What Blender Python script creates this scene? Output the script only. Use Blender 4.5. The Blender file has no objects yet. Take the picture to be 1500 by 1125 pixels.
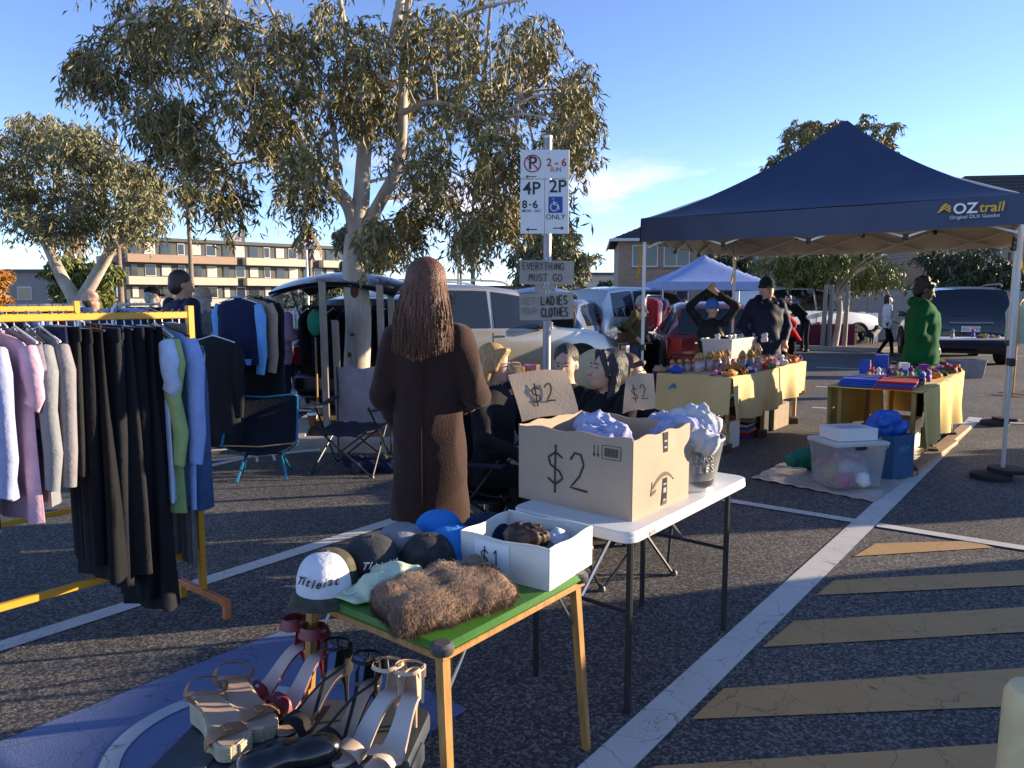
import bpy, math, random
import numpy as np
from mathutils import Vector, Matrix
R = math.radians
random.seed(7); RNG = np.random.default_rng(7)
scene = bpy.context.scene
COL = scene.collection
# ---------------------------------------------------------------- camera
F_PX, HOR, CAMZ = 1085.0, 437.0, 1.58
PITCH = math.atan((562.5-HOR)/F_PX)
cam = bpy.data.cameras.new('camera'); camo = bpy.data.objects.new('camera', cam); COL.objects.link(camo)
camo.location = (0, 0, CAMZ); camo.rotation_euler = (math.pi/2-PITCH, 0, 0)
cam.sensor_width = 36; cam.lens = 36*F_PX/1500; cam.clip_start = .05; cam.clip_end = 3000
scene.camera = camo
# ---------------------------------------------------------------- sky and sun
SUN_AZ, SUN_EL = R(78), R(10.5)
w = bpy.data.worlds.new('World'); scene.world = w; w.use_nodes = True
nt = w.node_tree; bg = nt.nodes['Background']
sky = nt.nodes.new('ShaderNodeTexSky'); sky.sky_type = 'NISHITA'; sky.sun_disc = False
sky.sun_elevation = SUN_EL; sky.sun_rotation = SUN_AZ; sky.air_density = .62; sky.dust_density = .02; sky.ozone_density = 2.5
bg.inputs[1].default_value = .14
tc = nt.nodes.new('ShaderNodeTexCoord')
mp = nt.nodes.new('ShaderNodeMapping'); mp.inputs['Scale'].default_value = (2.6, 2.6, 9.0); mp.inputs['Location'].default_value = (.35, 0, .1)
nt.links.new(tc.outputs['Generated'], mp.inputs[0])
nz = nt.nodes.new('ShaderNodeTexNoise'); nz.inputs['Scale'].default_value = 1.7; nz.inputs['Detail'].default_value = 7; nz.inputs['Roughness'].default_value = .55
nt.links.new(mp.outputs[0], nz.inputs['Vector'])
cr = nt.nodes.new('ShaderNodeValToRGB'); cr.color_ramp.elements[0].position = .55; cr.color_ramp.elements[1].position = .74
nt.links.new(nz.outputs['Fac'], cr.inputs[0])
sx = nt.nodes.new('ShaderNodeSeparateXYZ'); nt.links.new(tc.outputs['Generated'], sx.inputs[0])
mr = nt.nodes.new('ShaderNodeMapRange'); mr.inputs[1].default_value = .20; mr.inputs[2].default_value = .09; mr.inputs[3].default_value = 0; mr.inputs[4].default_value = .75
nt.links.new(sx.outputs['Z'], mr.inputs[0])
mu = nt.nodes.new('ShaderNodeMath'); mu.operation = 'MULTIPLY'
nt.links.new(cr.outputs[0], mu.inputs[0]); nt.links.new(mr.outputs[0], mu.inputs[1])
mx = nt.nodes.new('ShaderNodeMix'); mx.data_type = 'RGBA'
nt.links.new(mu.outputs[0], mx.inputs[0]); nt.links.new(sky.outputs[0], mx.inputs[6]); mx.inputs[7].default_value = (5.6, 5.2, 5.0, 1)
tn = nt.nodes.new('ShaderNodeMix'); tn.data_type = 'RGBA'; tn.blend_type = 'MULTIPLY'; tn.inputs[0].default_value = 1; tn.inputs[7].default_value = (1.08, .95, 1.0, 1)
nt.links.new(mx.outputs[2], tn.inputs[6]); nt.links.new(tn.outputs[2], bg.inputs[0])
sl = bpy.data.lights.new('sun', 'SUN'); sl.energy = 4.8; sl.angle = R(.5); sl.color = (1, .80, .55)
so = bpy.data.objects.new('sun', sl); COL.objects.link(so)
sd = Vector((math.sin(SUN_AZ)*math.cos(SUN_EL), math.cos(SUN_AZ)*math.cos(SUN_EL), math.sin(SUN_EL)))
so.rotation_euler = sd.to_track_quat('Z', 'Y').to_euler(); so.location = (20, 5, 12)
vs = scene.view_settings; vs.view_transform = 'Standard'; vs.look = 'None'; vs.exposure = 1.45; vs.gamma = 1
scene.render.engine = 'CYCLES'; scene.cycles.max_bounces = 6
# ---------------------------------------------------------------- pixel helpers
_F = Vector((0, math.cos(PITCH), -math.sin(PITCH))); _U = Vector((0, math.sin(PITCH), math.cos(PITCH)))
def ray(px, py): return _F+Vector((1, 0, 0))*((px-750)/F_PX)+_U*((562.5-py)/F_PX)
def G(px, py, z=0.0):
    d = ray(px, py); t = (z-CAMZ)/d.z; return Vector((d.x*t, d.y*t, z))
def AT(px, py, Y):
    d = ray(px, py); t = Y/d.y; return Vector((d.x*t, Y, CAMZ+d.z*t))
# ---------------------------------------------------------------- materials
MATS = {}
def mat(name, col=(.5, .5, .5), rough=.7, metal=0, var=.15, scale=9, bump=0, bscale=60, alpha=1, trans=0, sheen=0, coat=0, stretch=None, col2=None, spec=.5):
    if name in MATS: return MATS[name]
    m = bpy.data.materials.new(name); m.use_nodes = True; t = m.node_tree; b = t.nodes['Principled BSDF']
    b.inputs['Roughness'].default_value = rough; b.inputs['Metallic'].default_value = metal
    b.inputs['Specular IOR Level'].default_value = spec
    if trans: b.inputs['Transmission Weight'].default_value = trans
    if alpha < 1: b.inputs['Alpha'].default_value = alpha
    if sheen: b.inputs['Sheen Weight'].default_value = sheen
    if coat: b.inputs['Coat Weight'].default_value = coat; b.inputs['Coat Roughness'].default_value = .06
    c = t.nodes.new('ShaderNodeTexCoord'); out = c.outputs['Object']
    if stretch:
        k = t.nodes.new('ShaderNodeMapping'); k.inputs['Scale'].default_value = stretch; t.links.new(out, k.inputs[0]); out = k.outputs[0]
    n = t.nodes.new('ShaderNodeTexNoise'); n.inputs['Scale'].default_value = scale; n.inputs['Detail'].default_value = 5; n.inputs['Roughness'].default_value = .6
    t.links.new(out, n.inputs['Vector'])
    r = t.nodes.new('ShaderNodeValToRGB'); e = r.color_ramp.elements; e[0].position = .3; e[1].position = .7
    c2 = col2 if col2 else tuple(min(1, x*(1+var)) for x in col)
    e[0].color = (*[x*(1-var) for x in col], 1); e[1].color = (*c2, 1)
    t.links.new(n.outputs['Fac'], r.inputs[0]); t.links.new(r.outputs[0], b.inputs['Base Color'])
    if bump:
        n2 = t.nodes.new('ShaderNodeTexNoise'); n2.inputs['Scale'].default_value = bscale; n2.inputs['Detail'].default_value = 4
        t.links.new(out, n2.inputs['Vector'])
        bp = t.nodes.new('ShaderNodeBump'); bp.inputs['Strength'].default_value = bump; bp.inputs['Distance'].default_value = .02
        t.links.new(n2.outputs['Fac'], bp.inputs['Height']); t.links.new(bp.outputs[0], b.inputs['Normal'])
    MATS[name] = m; return m
def fab(name, col, rough=.9, var=.12, bump=.25): return mat('fabric_'+name, col, rough, 0, var, 14, bump, 45, sheen=.03, spec=.12)
def paintcrack(name, col, wear):
    m = bpy.data.materials.new(name); m.use_nodes = True; t = m.node_tree; b = t.nodes['Principled BSDF']; N = t.nodes.new; L = t.links.new
    c = N('ShaderNodeTexCoord'); v = N('ShaderNodeTexVoronoi'); v.feature = 'DISTANCE_TO_EDGE'; v.inputs['Scale'].default_value = 5.5
    n0 = N('ShaderNodeTexNoise'); n0.inputs['Scale'].default_value = 6; n0.inputs['Detail'].default_value = 6
    ad = N('ShaderNodeMix'); ad.data_type = 'RGBA'; ad.inputs[0].default_value = .16; L(c.outputs['Object'], ad.inputs[6]); L(n0.outputs['Color'], ad.inputs[7]); L(c.outputs['Object'], n0.inputs['Vector'])
    L(ad.outputs[2], v.inputs['Vector'])
    r = N('ShaderNodeValToRGB'); r.color_ramp.elements[0].position = .0; r.color_ramp.elements[1].position = .014; r.color_ramp.elements[0].color = (.35, .35, .35, 1); L(v.outputs['Distance'], r.inputs[0])
    n1 = N('ShaderNodeTexNoise'); n1.inputs['Scale'].default_value = 130; n1.inputs['Detail'].default_value = 3; L(c.outputs['Object'], n1.inputs['Vector'])
    n3 = N('ShaderNodeTexNoise'); n3.inputs['Scale'].default_value = 2.5; n3.inputs['Detail'].default_value = 6; L(c.outputs['Object'], n3.inputs['Vector'])
    s = N('ShaderNodeMath'); s.operation = 'MULTIPLY_ADD'; s.inputs[1].default_value = .7; L(n1.outputs['Fac'], s.inputs[0]); L(n3.outputs['Fac'], s.inputs[2])
    r2 = N('ShaderNodeValToRGB'); r2.color_ramp.elements[0].position = wear; r2.color_ramp.elements[1].position = wear+.13; L(s.outputs[0], r2.inputs[0])
    mm = N('ShaderNodeMath'); mm.operation = 'MULTIPLY'; L(r.outputs[0], mm.inputs[0]); L(r2.outputs[0], mm.inputs[1])
    r3 = N('ShaderNodeMix'); r3.data_type = 'RGBA'; r3.inputs[6].default_value = (.05, .05, .052, 1)
    n4 = N('ShaderNodeValToRGB'); n4.color_ramp.elements[0].color = (*[x*.72 for x in col], 1); n4.color_ramp.elements[1].color = (*col, 1); L(n3.outputs['Fac'], n4.inputs[0])
    L(n4.outputs[0], r3.inputs[7]); L(mm.outputs[0], r3.inputs[0]); L(r3.outputs[2], b.inputs['Base Color'])
    bp = N('ShaderNodeBump'); bp.inputs['Strength'].default_value = .35; bp.inputs['Distance'].default_value = .006; L(n1.outputs['Fac'], bp.inputs['Height']); L(bp.outputs[0], b.inputs['Normal'])
    b.inputs['Roughness'].default_value = .75; MATS[name] = m; return m
def asphalt():
    m = bpy.data.materials.new('asphalt'); m.use_nodes = True; t = m.node_tree; b = t.nodes['Principled BSDF']; N = t.nodes.new; L = t.links.new
    c = N('ShaderNodeTexCoord')
    v = N('ShaderNodeTexVoronoi'); v.inputs['Scale'].default_value = 95; L(c.outputs['Object'], v.inputs['Vector'])
    n1 = N('ShaderNodeTexNoise'); n1.inputs['Scale'].default_value = 120; n1.inputs['Detail'].default_value = 3; L(c.outputs['Object'], n1.inputs['Vector'])
    n2 = N('ShaderNodeTexNoise'); n2.inputs['Scale'].default_value = .7; n2.inputs['Detail'].default_value = 7; n2.inputs['Roughness'].default_value = .65; L(c.outputs['Object'], n2.inputs['Vector'])
    sp = N('ShaderNodeSeparateColor'); L(v.outputs['Color'], sp.inputs[0])
    r = N('ShaderNodeValToRGB'); e = r.color_ramp.elements; e[0].position = .25; e[0].color = (.032, .032, .034, 1); e[1].position = 1; e[1].color = (.30, .28, .26, 1)
    x = e.new(.62); x.color = (.085, .082, .08, 1)
    a = N('ShaderNodeMath'); a.operation = 'MULTIPLY_ADD'; a.inputs[1].default_value = .62; L(sp.outputs[0], a.inputs[0])
    a2 = N('ShaderNodeMath'); a2.operation = 'MULTIPLY'; a2.inputs[1].default_value = .55; L(n1.outputs['Fac'], a2.inputs[0]); L(a2.outputs[0], a.inputs[2]); L(a.outputs[0], r.inputs[0])
    r2 = N('ShaderNodeValToRGB'); r2.color_ramp.elements[0].position = .3; r2.color_ramp.elements[0].color = (.62, .62, .64, 1); r2.color_ramp.elements[1].position = .7; r2.color_ramp.elements[1].color = (1.15, 1.12, 1.08, 1); L(n2.outputs['Fac'], r2.inputs[0])
    mlt = N('ShaderNodeMix'); mlt.data_type = 'RGBA'; mlt.blend_type = 'MULTIPLY'; mlt.inputs[0].default_value = 1; L(r.outputs[0], mlt.inputs[6]); L(r2.outputs[0], mlt.inputs[7]); L(mlt.outputs[2], b.inputs['Base Color'])
    bp = N('ShaderNodeBump'); bp.inputs['Strength'].default_value = .9; bp.inputs['Distance'].default_value = .006; L(a.outputs[0], bp.inputs['Height']); L(bp.outputs[0], b.inputs['Normal'])
    b.inputs['Roughness'].default_value = .82; b.inputs['Specular IOR Level'].default_value = .3; MATS['asphalt'] = m; return m
# ---------------------------------------------------------------- mesh builder
class MB:
    def __init__(s): s.v = []; s.f = []; s.m = []
    def add(s, vs, fs, mi=0):
        o = len(s.v); s.v += [tuple(x) for x in vs]; s.f += [tuple(i+o for i in f) for f in fs]; s.m += [mi]*len(fs); return s
    def box(s, c, d, rz=0, bev=0, mi=0, M=None):
        hx, hy, hz = d[0]/2, d[1]/2, d[2]/2; V = []; idx = {}
        for sx_ in (-1, 1):
            for sy in (-1, 1):
                for sz in (-1, 1):
                    for ax in range(3):
                        p = [sx_*(hx-bev), sy*(hy-bev), sz*(hz-bev)]; p[ax] = (sx_, sy, sz)[ax]*(hx, hy, hz)[ax]
                        idx[(sx_, sy, sz, ax)] = len(V); V.append(p)
        Fs = []
        if bev <= 0:
            V = [(x*hx, y*hy, z*hz) for x in (-1, 1) for y in (-1, 1) for z in (-1, 1)]
            Fs = [(0, 1, 3, 2), (4, 6, 7, 5), (0, 4, 5, 1), (2, 3, 7, 6), (0, 2, 6, 4), (1, 5, 7, 3)]
        else:
            q = [(-1, -1), (1, -1), (1, 1), (-1, 1)]
            for ax in range(3):
                for sg in (-1, 1):
                    f = []
                    for a, b_ in q:
                        k = [a, b_]; k.insert(ax, sg); f.append(idx[(*k, ax)])
                    Fs.append(tuple(f if sg > 0 else f[::-1]))
            for ax in range(3):
                o = [i for i in range(3) if i != ax]
                for a in (-1, 1):
                    for b_ in (-1, 1):
                        k0 = [0, 0, 0]; k0[o[0]] = a; k0[o[1]] = b_; k1 = list(k0); k0[ax] = -1; k1[ax] = 1
                        Fs.append((idx[(*k0, o[0])], idx[(*k1, o[0])], idx[(*k1, o[1])], idx[(*k0, o[1])]))
            for a in (-1, 1):
                for b_ in (-1, 1):
                    for d_ in (-1, 1): Fs.append(tuple(idx[(a, b_, d_, k)] for k in range(3)))
        cz, sz_ = math.cos(rz), math.sin(rz); W = []
        for p in V:
            if M is not None: p = M @ Vector(p); W.append((p.x+c[0], p.y+c[1], p.z+c[2]))
            else: W.append((p[0]*cz-p[1]*sz_+c[0], p[0]*sz_+p[1]*cz+c[1], p[2]+c[2]))
        return s.add(W, Fs, mi)
    def loft(s, rings, cap=True, closed=True, mi=0):
        n = len(rings[0]); V = [p for r in rings for p in r]; Fs = []
        for i in range(len(rings)-1):
            for j in range(n if closed else n-1):
                k = (j+1) % n; Fs.append((i*n+j, i*n+k, (i+1)*n+k, (i+1)*n+j))
        if cap and closed: Fs.append(tuple(range(n))[::-1]); Fs.append(tuple((len(rings)-1)*n+j for j in range(n)))
        return s.add(V, Fs, mi)
    def tube(s, path, r, n=8, mi=0, cap=True, flat=None):
        P = [Vector(p) for p in path]; rs = r if hasattr(r, '__len__') else [r]*len(P); rings = []; u = None
        for i, p in enumerate(P):
            d = (P[min(i+1, len(P)-1)]-P[max(i-1, 0)]).normalized()
            if u is None: u = d.orthogonal().normalized()
            else:
                u = u-d*u.dot(d); u = u.normalized() if u.length > 1e-5 else d.orthogonal().normalized()
            w_ = d.cross(u); rings.append([p+(u*math.cos(2*math.pi*k/n)+w_*math.sin(2*math.pi*k/n))*rs[i] for k in range(n)])
        return s.loft(rings, cap, True, mi)
    def sweep(s, path, w_, h, up=(0, 0, 1), mi=0):
        P = [Vector(p) for p in path]; rings = []; ws = w_ if hasattr(w_, '__len__') else [w_]*len(P)
        ups = up if isinstance(up, list) else [up]*len(P)
        for i, p in enumerate(P):
            d = (P[min(i+1, len(P)-1)]-P[max(i-1, 0)]).normalized(); a = d.cross(Vector(ups[i]))
            a = a.normalized() if a.length > 1e-5 else d.orthogonal().normalized(); b_ = a.cross(d); a = a*ws[i]/2; b_ = b_*h/2
            rings.append([p+a+b_, p-a+b_, p-a-b_, p+a-b_])
        return s.loft(rings, True, True, mi)
    def lathe(s, prof, n=16, c=(0, 0, 0), mi=0, sx=1, sy=1, cap=True):
        return s.loft([[(c[0]+r*sx*math.cos(2*math.pi*k/n), c[1]+r*sy*math.sin(2*math.pi*k/n), c[2]+z) for k in range(n)] for r, z in prof], cap, True, mi)
    def sheet(s, P, th, mi=0):
        nu, nv = len(P), len(P[0]); Q = np.array([[tuple(p) for p in r] for r in P], float)
        du = np.gradient(Q, axis=0); dv = np.gradient(Q, axis=1); nn = np.cross(du, dv); nn /= np.linalg.norm(nn, axis=2, keepdims=True)+1e-9
        A = (Q+nn*th/2).reshape(-1, 3); B = (Q-nn*th/2).reshape(-1, 3); o = nu*nv; Fs = []
        for i in range(nu-1):
            for j in range(nv-1):
                a, b_, c, d = i*nv+j, i*nv+j+1, (i+1)*nv+j+1, (i+1)*nv+j; Fs += [(a, d, c, b_), (a+o, b_+o, c+o, d+o)]
        e = [i*nv for i in range(nu)]+[(nu-1)*nv+j for j in range(1, nv)]+[i*nv+nv-1 for i in range(nu-2, -1, -1)]+[j for j in range(nv-2, 0, -1)]
        for k in range(len(e)): a, b_ = e[k], e[(k+1) % len(e)]; Fs.append((a, b_, b_+o, a+o))
        return s.add(np.vstack([A, B]).tolist(), Fs, mi)
    def poly(s, pts, th, z0=0, mi=0):   # flat outline extruded up
        n = len(pts); return s.add([(p[0], p[1], z0) for p in pts]+[(p[0], p[1], z0+th) for p in pts], [tuple(range(n))[::-1], tuple(range(n, 2*n))]+[(i, (i+1) % n, n+(i+1) % n, n+i) for i in range(n)], mi)
    def tf(s, M, a=0):
        s.v[a:] = [tuple(M @ Vector(p)) for p in s.v[a:]]; return s
    def build(s, name, m=None, parent=None, smooth=40, world=False):
        me = bpy.data.meshes.new(name); V = s.v
        if world and parent is not None: l = parent.location; V = [(x-l.x, y-l.y, z-l.z) for x, y, z in V]
        me.from_pydata(V, [], s.f)
        ms = m if isinstance(m, (list, tuple)) else [m]
        for q in ms: me.materials.append(q)
        if len(ms) > 1: me.polygons.foreach_set('material_index', s.m)
        if smooth:
            me.polygons.foreach_set('use_smooth', [True]*len(s.f)); me.set_sharp_from_angle(angle=R(smooth))
        o = bpy.data.objects.new(name, me); COL.objects.link(o); o.parent = parent; return o
def tag(o, label=None, cat=None, group=None, kind=None):
    for k, v in (('label', label), ('category', cat), ('group', group), ('kind', kind)):
        if v: o[k] = v
    return o
def thing(name, label, cat, loc=(0, 0, 0), rz=0, group=None):
    o = bpy.data.objects.new(name, None); COL.objects.link(o); o.location = loc; o.rotation_euler = (0, 0, rz); o.empty_display_size = .1
    return tag(o, label, cat, group)
def struct(name, mb, m, smooth=0): return tag(mb.build(name, m, None, smooth), kind='structure')
def copy_tree(o, parent=None):
    c = o.copy(); COL.objects.link(c); c.parent = parent
    for ch in o.children: copy_tree(ch, c)
    return c
# ---------------------------------------------------------------- signed-distance bodies (smooth unions turned into one mesh)
def cap_(a, b, ra, rb, m=0): return ('c', np.array(a, float), np.array(b, float), ra, rb, m)
def ell(c, r, m=0, rz=0, rx=0):
    return ('e', np.array(c, float), np.array(r, float), np.array(Matrix.Rotation(rz, 3, 'Z') @ Matrix.Rotation(rx, 3, 'X')), 0, m)
def stk(rows, m=0): return ('s', np.array(rows, float), None, 0, 0, m)
def sdf(p, P):
    t = p[0]
    if t == 'c':
        ab = p[2]-p[1]; q = P-p[1]; h = np.clip(q@ab/max(ab@ab, 1e-9), 0, 1); return np.linalg.norm(q-h[:, None]*ab, axis=1)-(p[3]+(p[4]-p[3])*h)
    if t == 'e':
        q = (P-p[1])@p[3]; k = np.linalg.norm(q/p[2], axis=1); k2 = np.linalg.norm(q/p[2]**2, axis=1); return k*(k-1)/np.maximum(k2, 1e-6)
    S = p[1]; z = P[:, 2]; g = [np.interp(z, S[:, 0], S[:, i]) for i in range(1, 5)]
    q = np.sqrt(((P[:, 0]-g[0])/g[2])**2+((P[:, 1]-g[1])/g[3])**2); d = (q-1)*np.minimum(g[2], g[3])
    return np.maximum(d, np.maximum(S[0, 0]-z, z-S[-1, 0]))
def sdf_mesh(name, prims, mats, parent, vox=.015, k=.02, fold=0, fs=18, ridge=0, foldmats=None):
    lo = np.full(3, 1e9); hi = -lo
    for p in prims:
        if p[0] == 'c':
            for q, r_ in ((p[1], p[3]), (p[2], p[4])): lo = np.minimum(lo, q-r_); hi = np.maximum(hi, q+r_)
        elif p[0] == 'e': r_ = p[2].max(); lo = np.minimum(lo, p[1]-r_); hi = np.maximum(hi, p[1]+r_)
        else:
            S = p[1]; lo = np.minimum(lo, [(S[:, 1]-S[:, 3]).min(), (S[:, 2]-S[:, 4]).min(), S[0, 0]]); hi = np.maximum(hi, [(S[:, 1]+S[:, 3]).max(), (S[:, 2]+S[:, 4]).max(), S[-1, 0]])
    lo -= vox*2.5+k; hi += vox*2.5+k; n = np.ceil((hi-lo)/vox).astype(int)+1
    ax = [lo[i]+vox*np.arange(n[i]) for i in range(3)]
    D = np.full(n, 1.0); I = np.zeros(n, np.int16); B = np.full(n, 1.0)
    for p in prims:       # evaluate each primitive only near itself
        if p[0] == 'c': a = np.minimum(p[1]-p[3], p[2]-p[4]); b = np.maximum(p[1]+p[3], p[2]+p[4])
        elif p[0] == 'e': a = p[1]-p[2].max(); b = p[1]+p[2].max()
        else: S = p[1]; a = np.array([(S[:, 1]-S[:, 3]).min(), (S[:, 2]-S[:, 4]).min(), S[0, 0]]); b = np.array([(S[:, 1]+S[:, 3]).max(), (S[:, 2]+S[:, 4]).max(), S[-1, 0]])
        i0 = np.maximum(((a-lo-k*2.5-.03)/vox).astype(int), 0); i1 = np.minimum(((b-lo+k*2.5+.03)/vox).astype(int)+2, n)
        sl_ = tuple(slice(i0[i], i1[i]) for i in range(3)); sh = tuple(i1-i0)
        g = np.stack(np.meshgrid(*[ax[i][sl_[i]] for i in range(3)], indexing='ij'), -1).reshape(-1, 3)
        d = sdf(p, g)
        if fold and (foldmats is None or p[5] in foldmats):
            d = d+fold*(np.sin(g[:, 0]*fs+2.1*np.sin(g[:, 2]*fs*.35))*np.sin(g[:, 1]*fs*.9+1.3)+.7*np.sin(g[:, 2]*fs*1.1+3*np.sin(g[:, 0]*fs*.4)+g[:, 1]*fs*.6))
        if ridge:
            x_, y_, z_ = g[:, 0]*fs*1.6, g[:, 1]*fs*1.6, g[:, 2]*fs*1.6; d = d+ridge*(np.abs(np.sin(x_*.62+y_*.5+1.9*np.sin(y_*.31+z_*.2)))+.7*np.abs(np.sin(y_*.9-x_*.35+z_*.5+1.4*np.sin(x_*.4)))-.9)
        d = d.reshape(sh); c = D[sl_]; h = np.clip(.5+.5*(c-d)/k, 0, 1); nd = c*(1-h)+d*h-k*h*(1-h)
        w_ = d < B[sl_]; I[sl_] = np.where(w_, p[5], I[sl_]); B[sl_] = np.where(w_, d, B[sl_]); D[sl_] = nd
    neg = D < 0; n0, n1, n2 = n; cs = np.zeros((n0-1, n1-1, n2-1, 3)); ct = np.zeros((n0-1, n1-1, n2-1))
    offs = [(i, j, l) for i in (0, 1) for j in (0, 1) for l in (0, 1)]
    def sub(A, o): return A[o[0]:n0-1+o[0], o[1]:n1-1+o[1], o[2]:n2-1+o[2]]
    for o in offs:
        for a in range(3):
            if o[a]: continue
            o2 = list(o); o2[a] = 1; d0, d1 = sub(D, o), sub(D, o2); cr_ = (d0 < 0) != (d1 < 0)
            t = np.where(cr_, d0/np.where(cr_, d0-d1, 1), 0); q = np.array(o, float)
            for b in range(3): cs[..., b] += np.where(cr_, q[b]+(t if b == a else 0), 0)
            ct += cr_
    act = ct > 0; vid = np.full(act.shape, -1); vid[act] = np.arange(act.sum()); ii = np.argwhere(act)
    V = lo+(ii+cs[act]/ct[act][:, None])*vox; mi = I[ii[:, 0], ii[:, 1], ii[:, 2]]; Fs = []
    for a in range(3):
        b, c = (a+1) % 3, (a+2) % 3; s0 = [slice(None)]*3; s0[a] = slice(0, -1); s1 = [slice(None)]*3; s1[a] = slice(1, None)
        e = np.argwhere(neg[tuple(s0)] != neg[tuple(s1)]); fl = neg[tuple(s0)][tuple(e.T)]; q = []
        for db, dc in ((1, 1), (0, 1), (0, 0), (1, 0)):
            x = e.copy(); x[:, b] -= db; x[:, c] -= dc; q.append(vid[tuple(x.T)])
        q = np.stack(q, 1); q[~fl] = q[~fl][:, ::-1]; Fs.append(q)
    Fs = np.vstack(Fs); me = bpy.data.meshes.new(name); me.from_pydata(V.tolist(), [], Fs.tolist())
    for q in mats: me.materials.append(q)
    me.polygons.foreach_set('material_index', mi[Fs[:, 0]].astype(np.int32)); me.polygons.foreach_set('use_smooth', [True]*len(Fs))
    o = bpy.data.objects.new(name, me); COL.objects.link(o); o.parent = parent; return o
# ---------------------------------------------------------------- lettering
STK = {'A': [[(0, 0), (.5, 1), (1, 0)], [(.2, .38), (.8, .38)]], 'C': [[(.95, .8), (.6, 1), (.2, .85), (0, .5), (.2, .12), (.6, 0), (.95, .2)]], 'D': [[(.05, 0), (.05, 1), (.55, .95), (.95, .6), (.9, .3), (.5, 0), (.05, 0)]],
 'E': [[(.95, 1), (.05, 1), (.05, 0), (.95, 0)], [(.05, .52), (.8, .52)]], 'G': [[(.95, .8), (.55, 1), (.15, .85), (0, .45), (.2, .08), (.6, 0), (.95, .2), (.95, .45), (.6, .45)]], 'H': [[(.05, 0), (.05, 1)], [(.95, 0), (.95, 1)], [(.05, .5), (.95, .5)]],
 'I': [[(.5, 0), (.5, 1)]], 'L': [[(.1, 1), (.1, 0), (.95, .03)]], 'M': [[(0, 0), (.1, 1), (.5, .35), (.9, 1), (1, 0)]], 'N': [[(.05, 0), (.05, 1), (.95, 0), (.95, 1)]], 'O': [[(.5, 1), (.12, .85), (0, .5), (.12, .12), (.5, 0), (.88, .12), (1, .5), (.88, .85), (.5, 1)]],
 'R': [[(.05, 0), (.05, 1), (.7, .95), (.85, .72), (.6, .5), (.05, .48)], [(.45, .48), (.95, 0)]], 'S': [[(.92, .85), (.5, 1), (.1, .82), (.2, .58), (.75, .42), (.92, .18), (.5, 0), (.05, .14)]], 'T': [[(0, 1), (1, 1)], [(.5, 1), (.5, 0)]],
 'U': [[(.05, 1), (.05, .3), (.25, .02), (.7, .02), (.95, .3), (.95, 1)]], 'V': [[(0, 1), (.5, 0), (1, 1)]], 'Y': [[(0, 1), (.5, .5), (1, 1)], [(.5, .5), (.5, 0)]],
 '$': [[(.92, .78), (.5, .92), (.1, .76), (.2, .56), (.75, .42), (.92, .22), (.5, .06), (.05, .2)], [(.52, 1.15), (.48, -.18)]], '2': [[(.02, .8), (.25, 1), (.6, .98), (.78, .72), (.55, .4), (.02, .04), (1, 0)]], '1': [[(.2, .8), (.5, 1), (.5, 0)], [(.1, 0), (.95, 0)]]}
def strokes(mb, text, x, y, h, wd, th, sp=.35, jit=.03, mi=0):   # marker lettering in the xy plane, z up
    for ch in text:
        if ch != ' ':
            for st in STK[ch]:
                p = [(x+(a+random.uniform(-jit, jit))*wd, y+(b+random.uniform(-jit, jit))*h, .0015) for a, b in st]; q = [p[0]]
                for a, b in zip(p, p[1:]): q += [tuple(a[i]+(b[i]-a[i])*t for i in range(3)) for t in (.33, .67, 1)]
                mb.sweep(q, th, .0012, (0, 0, 1), mi)
        x += wd*(1+sp) if ch != 'I' else wd*(.6+sp)
    return mb
def text(name, body, size, m, parent, M, ext=.0006, bold=0, shear=0, align='CENTER'):
    cu = bpy.data.curves.new(name, 'FONT'); cu.body = body; cu.size = size; cu.extrude = ext; cu.align_x = align; cu.align_y = 'CENTER'; cu.offset = bold; cu.shear = shear; cu.resolution_u = 3
    o = bpy.data.objects.new('tmp', cu); me = bpy.data.meshes.new_from_object(o); bpy.data.objects.remove(o)
    me.transform(M); me.materials.clear(); me.materials.append(m); r_ = bpy.data.objects.new(name, me); COL.objects.link(r_); r_.parent = parent; return r_
def frame(o, xd, zd):  # matrix: local x along xd, local y along zd (up on the surface), local z outward
    x = Vector(xd).normalized(); y = Vector(zd); y = (y-x*y.dot(x)).normalized(); z = x.cross(y)
    return Matrix(((x.x, y.x, z.x, o[0]), (x.y, y.y, z.y, o[1]), (x.z, y.z, z.z, o[2]), (0, 0, 0, 1)))
# common materials
M_BLACK = mat('black_plastic', (.02, .02, .022), .45); M_STEEL = mat('steel', (.45, .45, .46), .35, 1); M_WHITEP = mat('white_plastic', (.72, .72, .70), .4, var=.04)
M_WMET = mat('white_metal', (.72, .72, .70), .4, var=.05); M_INK = mat('marker_ink', (.02, .02, .02), .6); M_GALV = mat('galvanised_steel', (.42, .43, .44), .42, .85, .2, 14)
M_CARD = mat('cardboard', (.38, .29, .21), .85, 0, .08, 6, .08, 90); M_CARDG = mat('grey_cardboard', (.34, .30, .26), .88, 0, .12, 5, .08, 90)
M_WOOD = mat('varnished_wood', (.38, .20, .06), .45, 0, .3, 5, .1, 30, stretch=(8, 8, 1)); M_RAW = mat('weathered_wood', (.30, .25, .20), .85, 0, .3, 6, .3, 30, stretch=(8, 8, .7))
M_CONC = mat('concrete', (.36, .33, .29), .9, 0, .2, 5, .4, 60); M_YEL = mat('yellow_steel', (.62, .30, .02), .45, 0, .12, 6); M_ORG = mat('orange_primer_steel', (.55, .17, .06), .5, 0, .2, 12)
M_GLASS = mat('tinted_glass', (.012, .014, .017), .05, 0, .1, spec=.8); M_RUB = mat('rubber', (.018, .018, .019), .85, 0, .2); M_RIM = mat('alloy', (.5, .5, .52), .3, .9)
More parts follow.
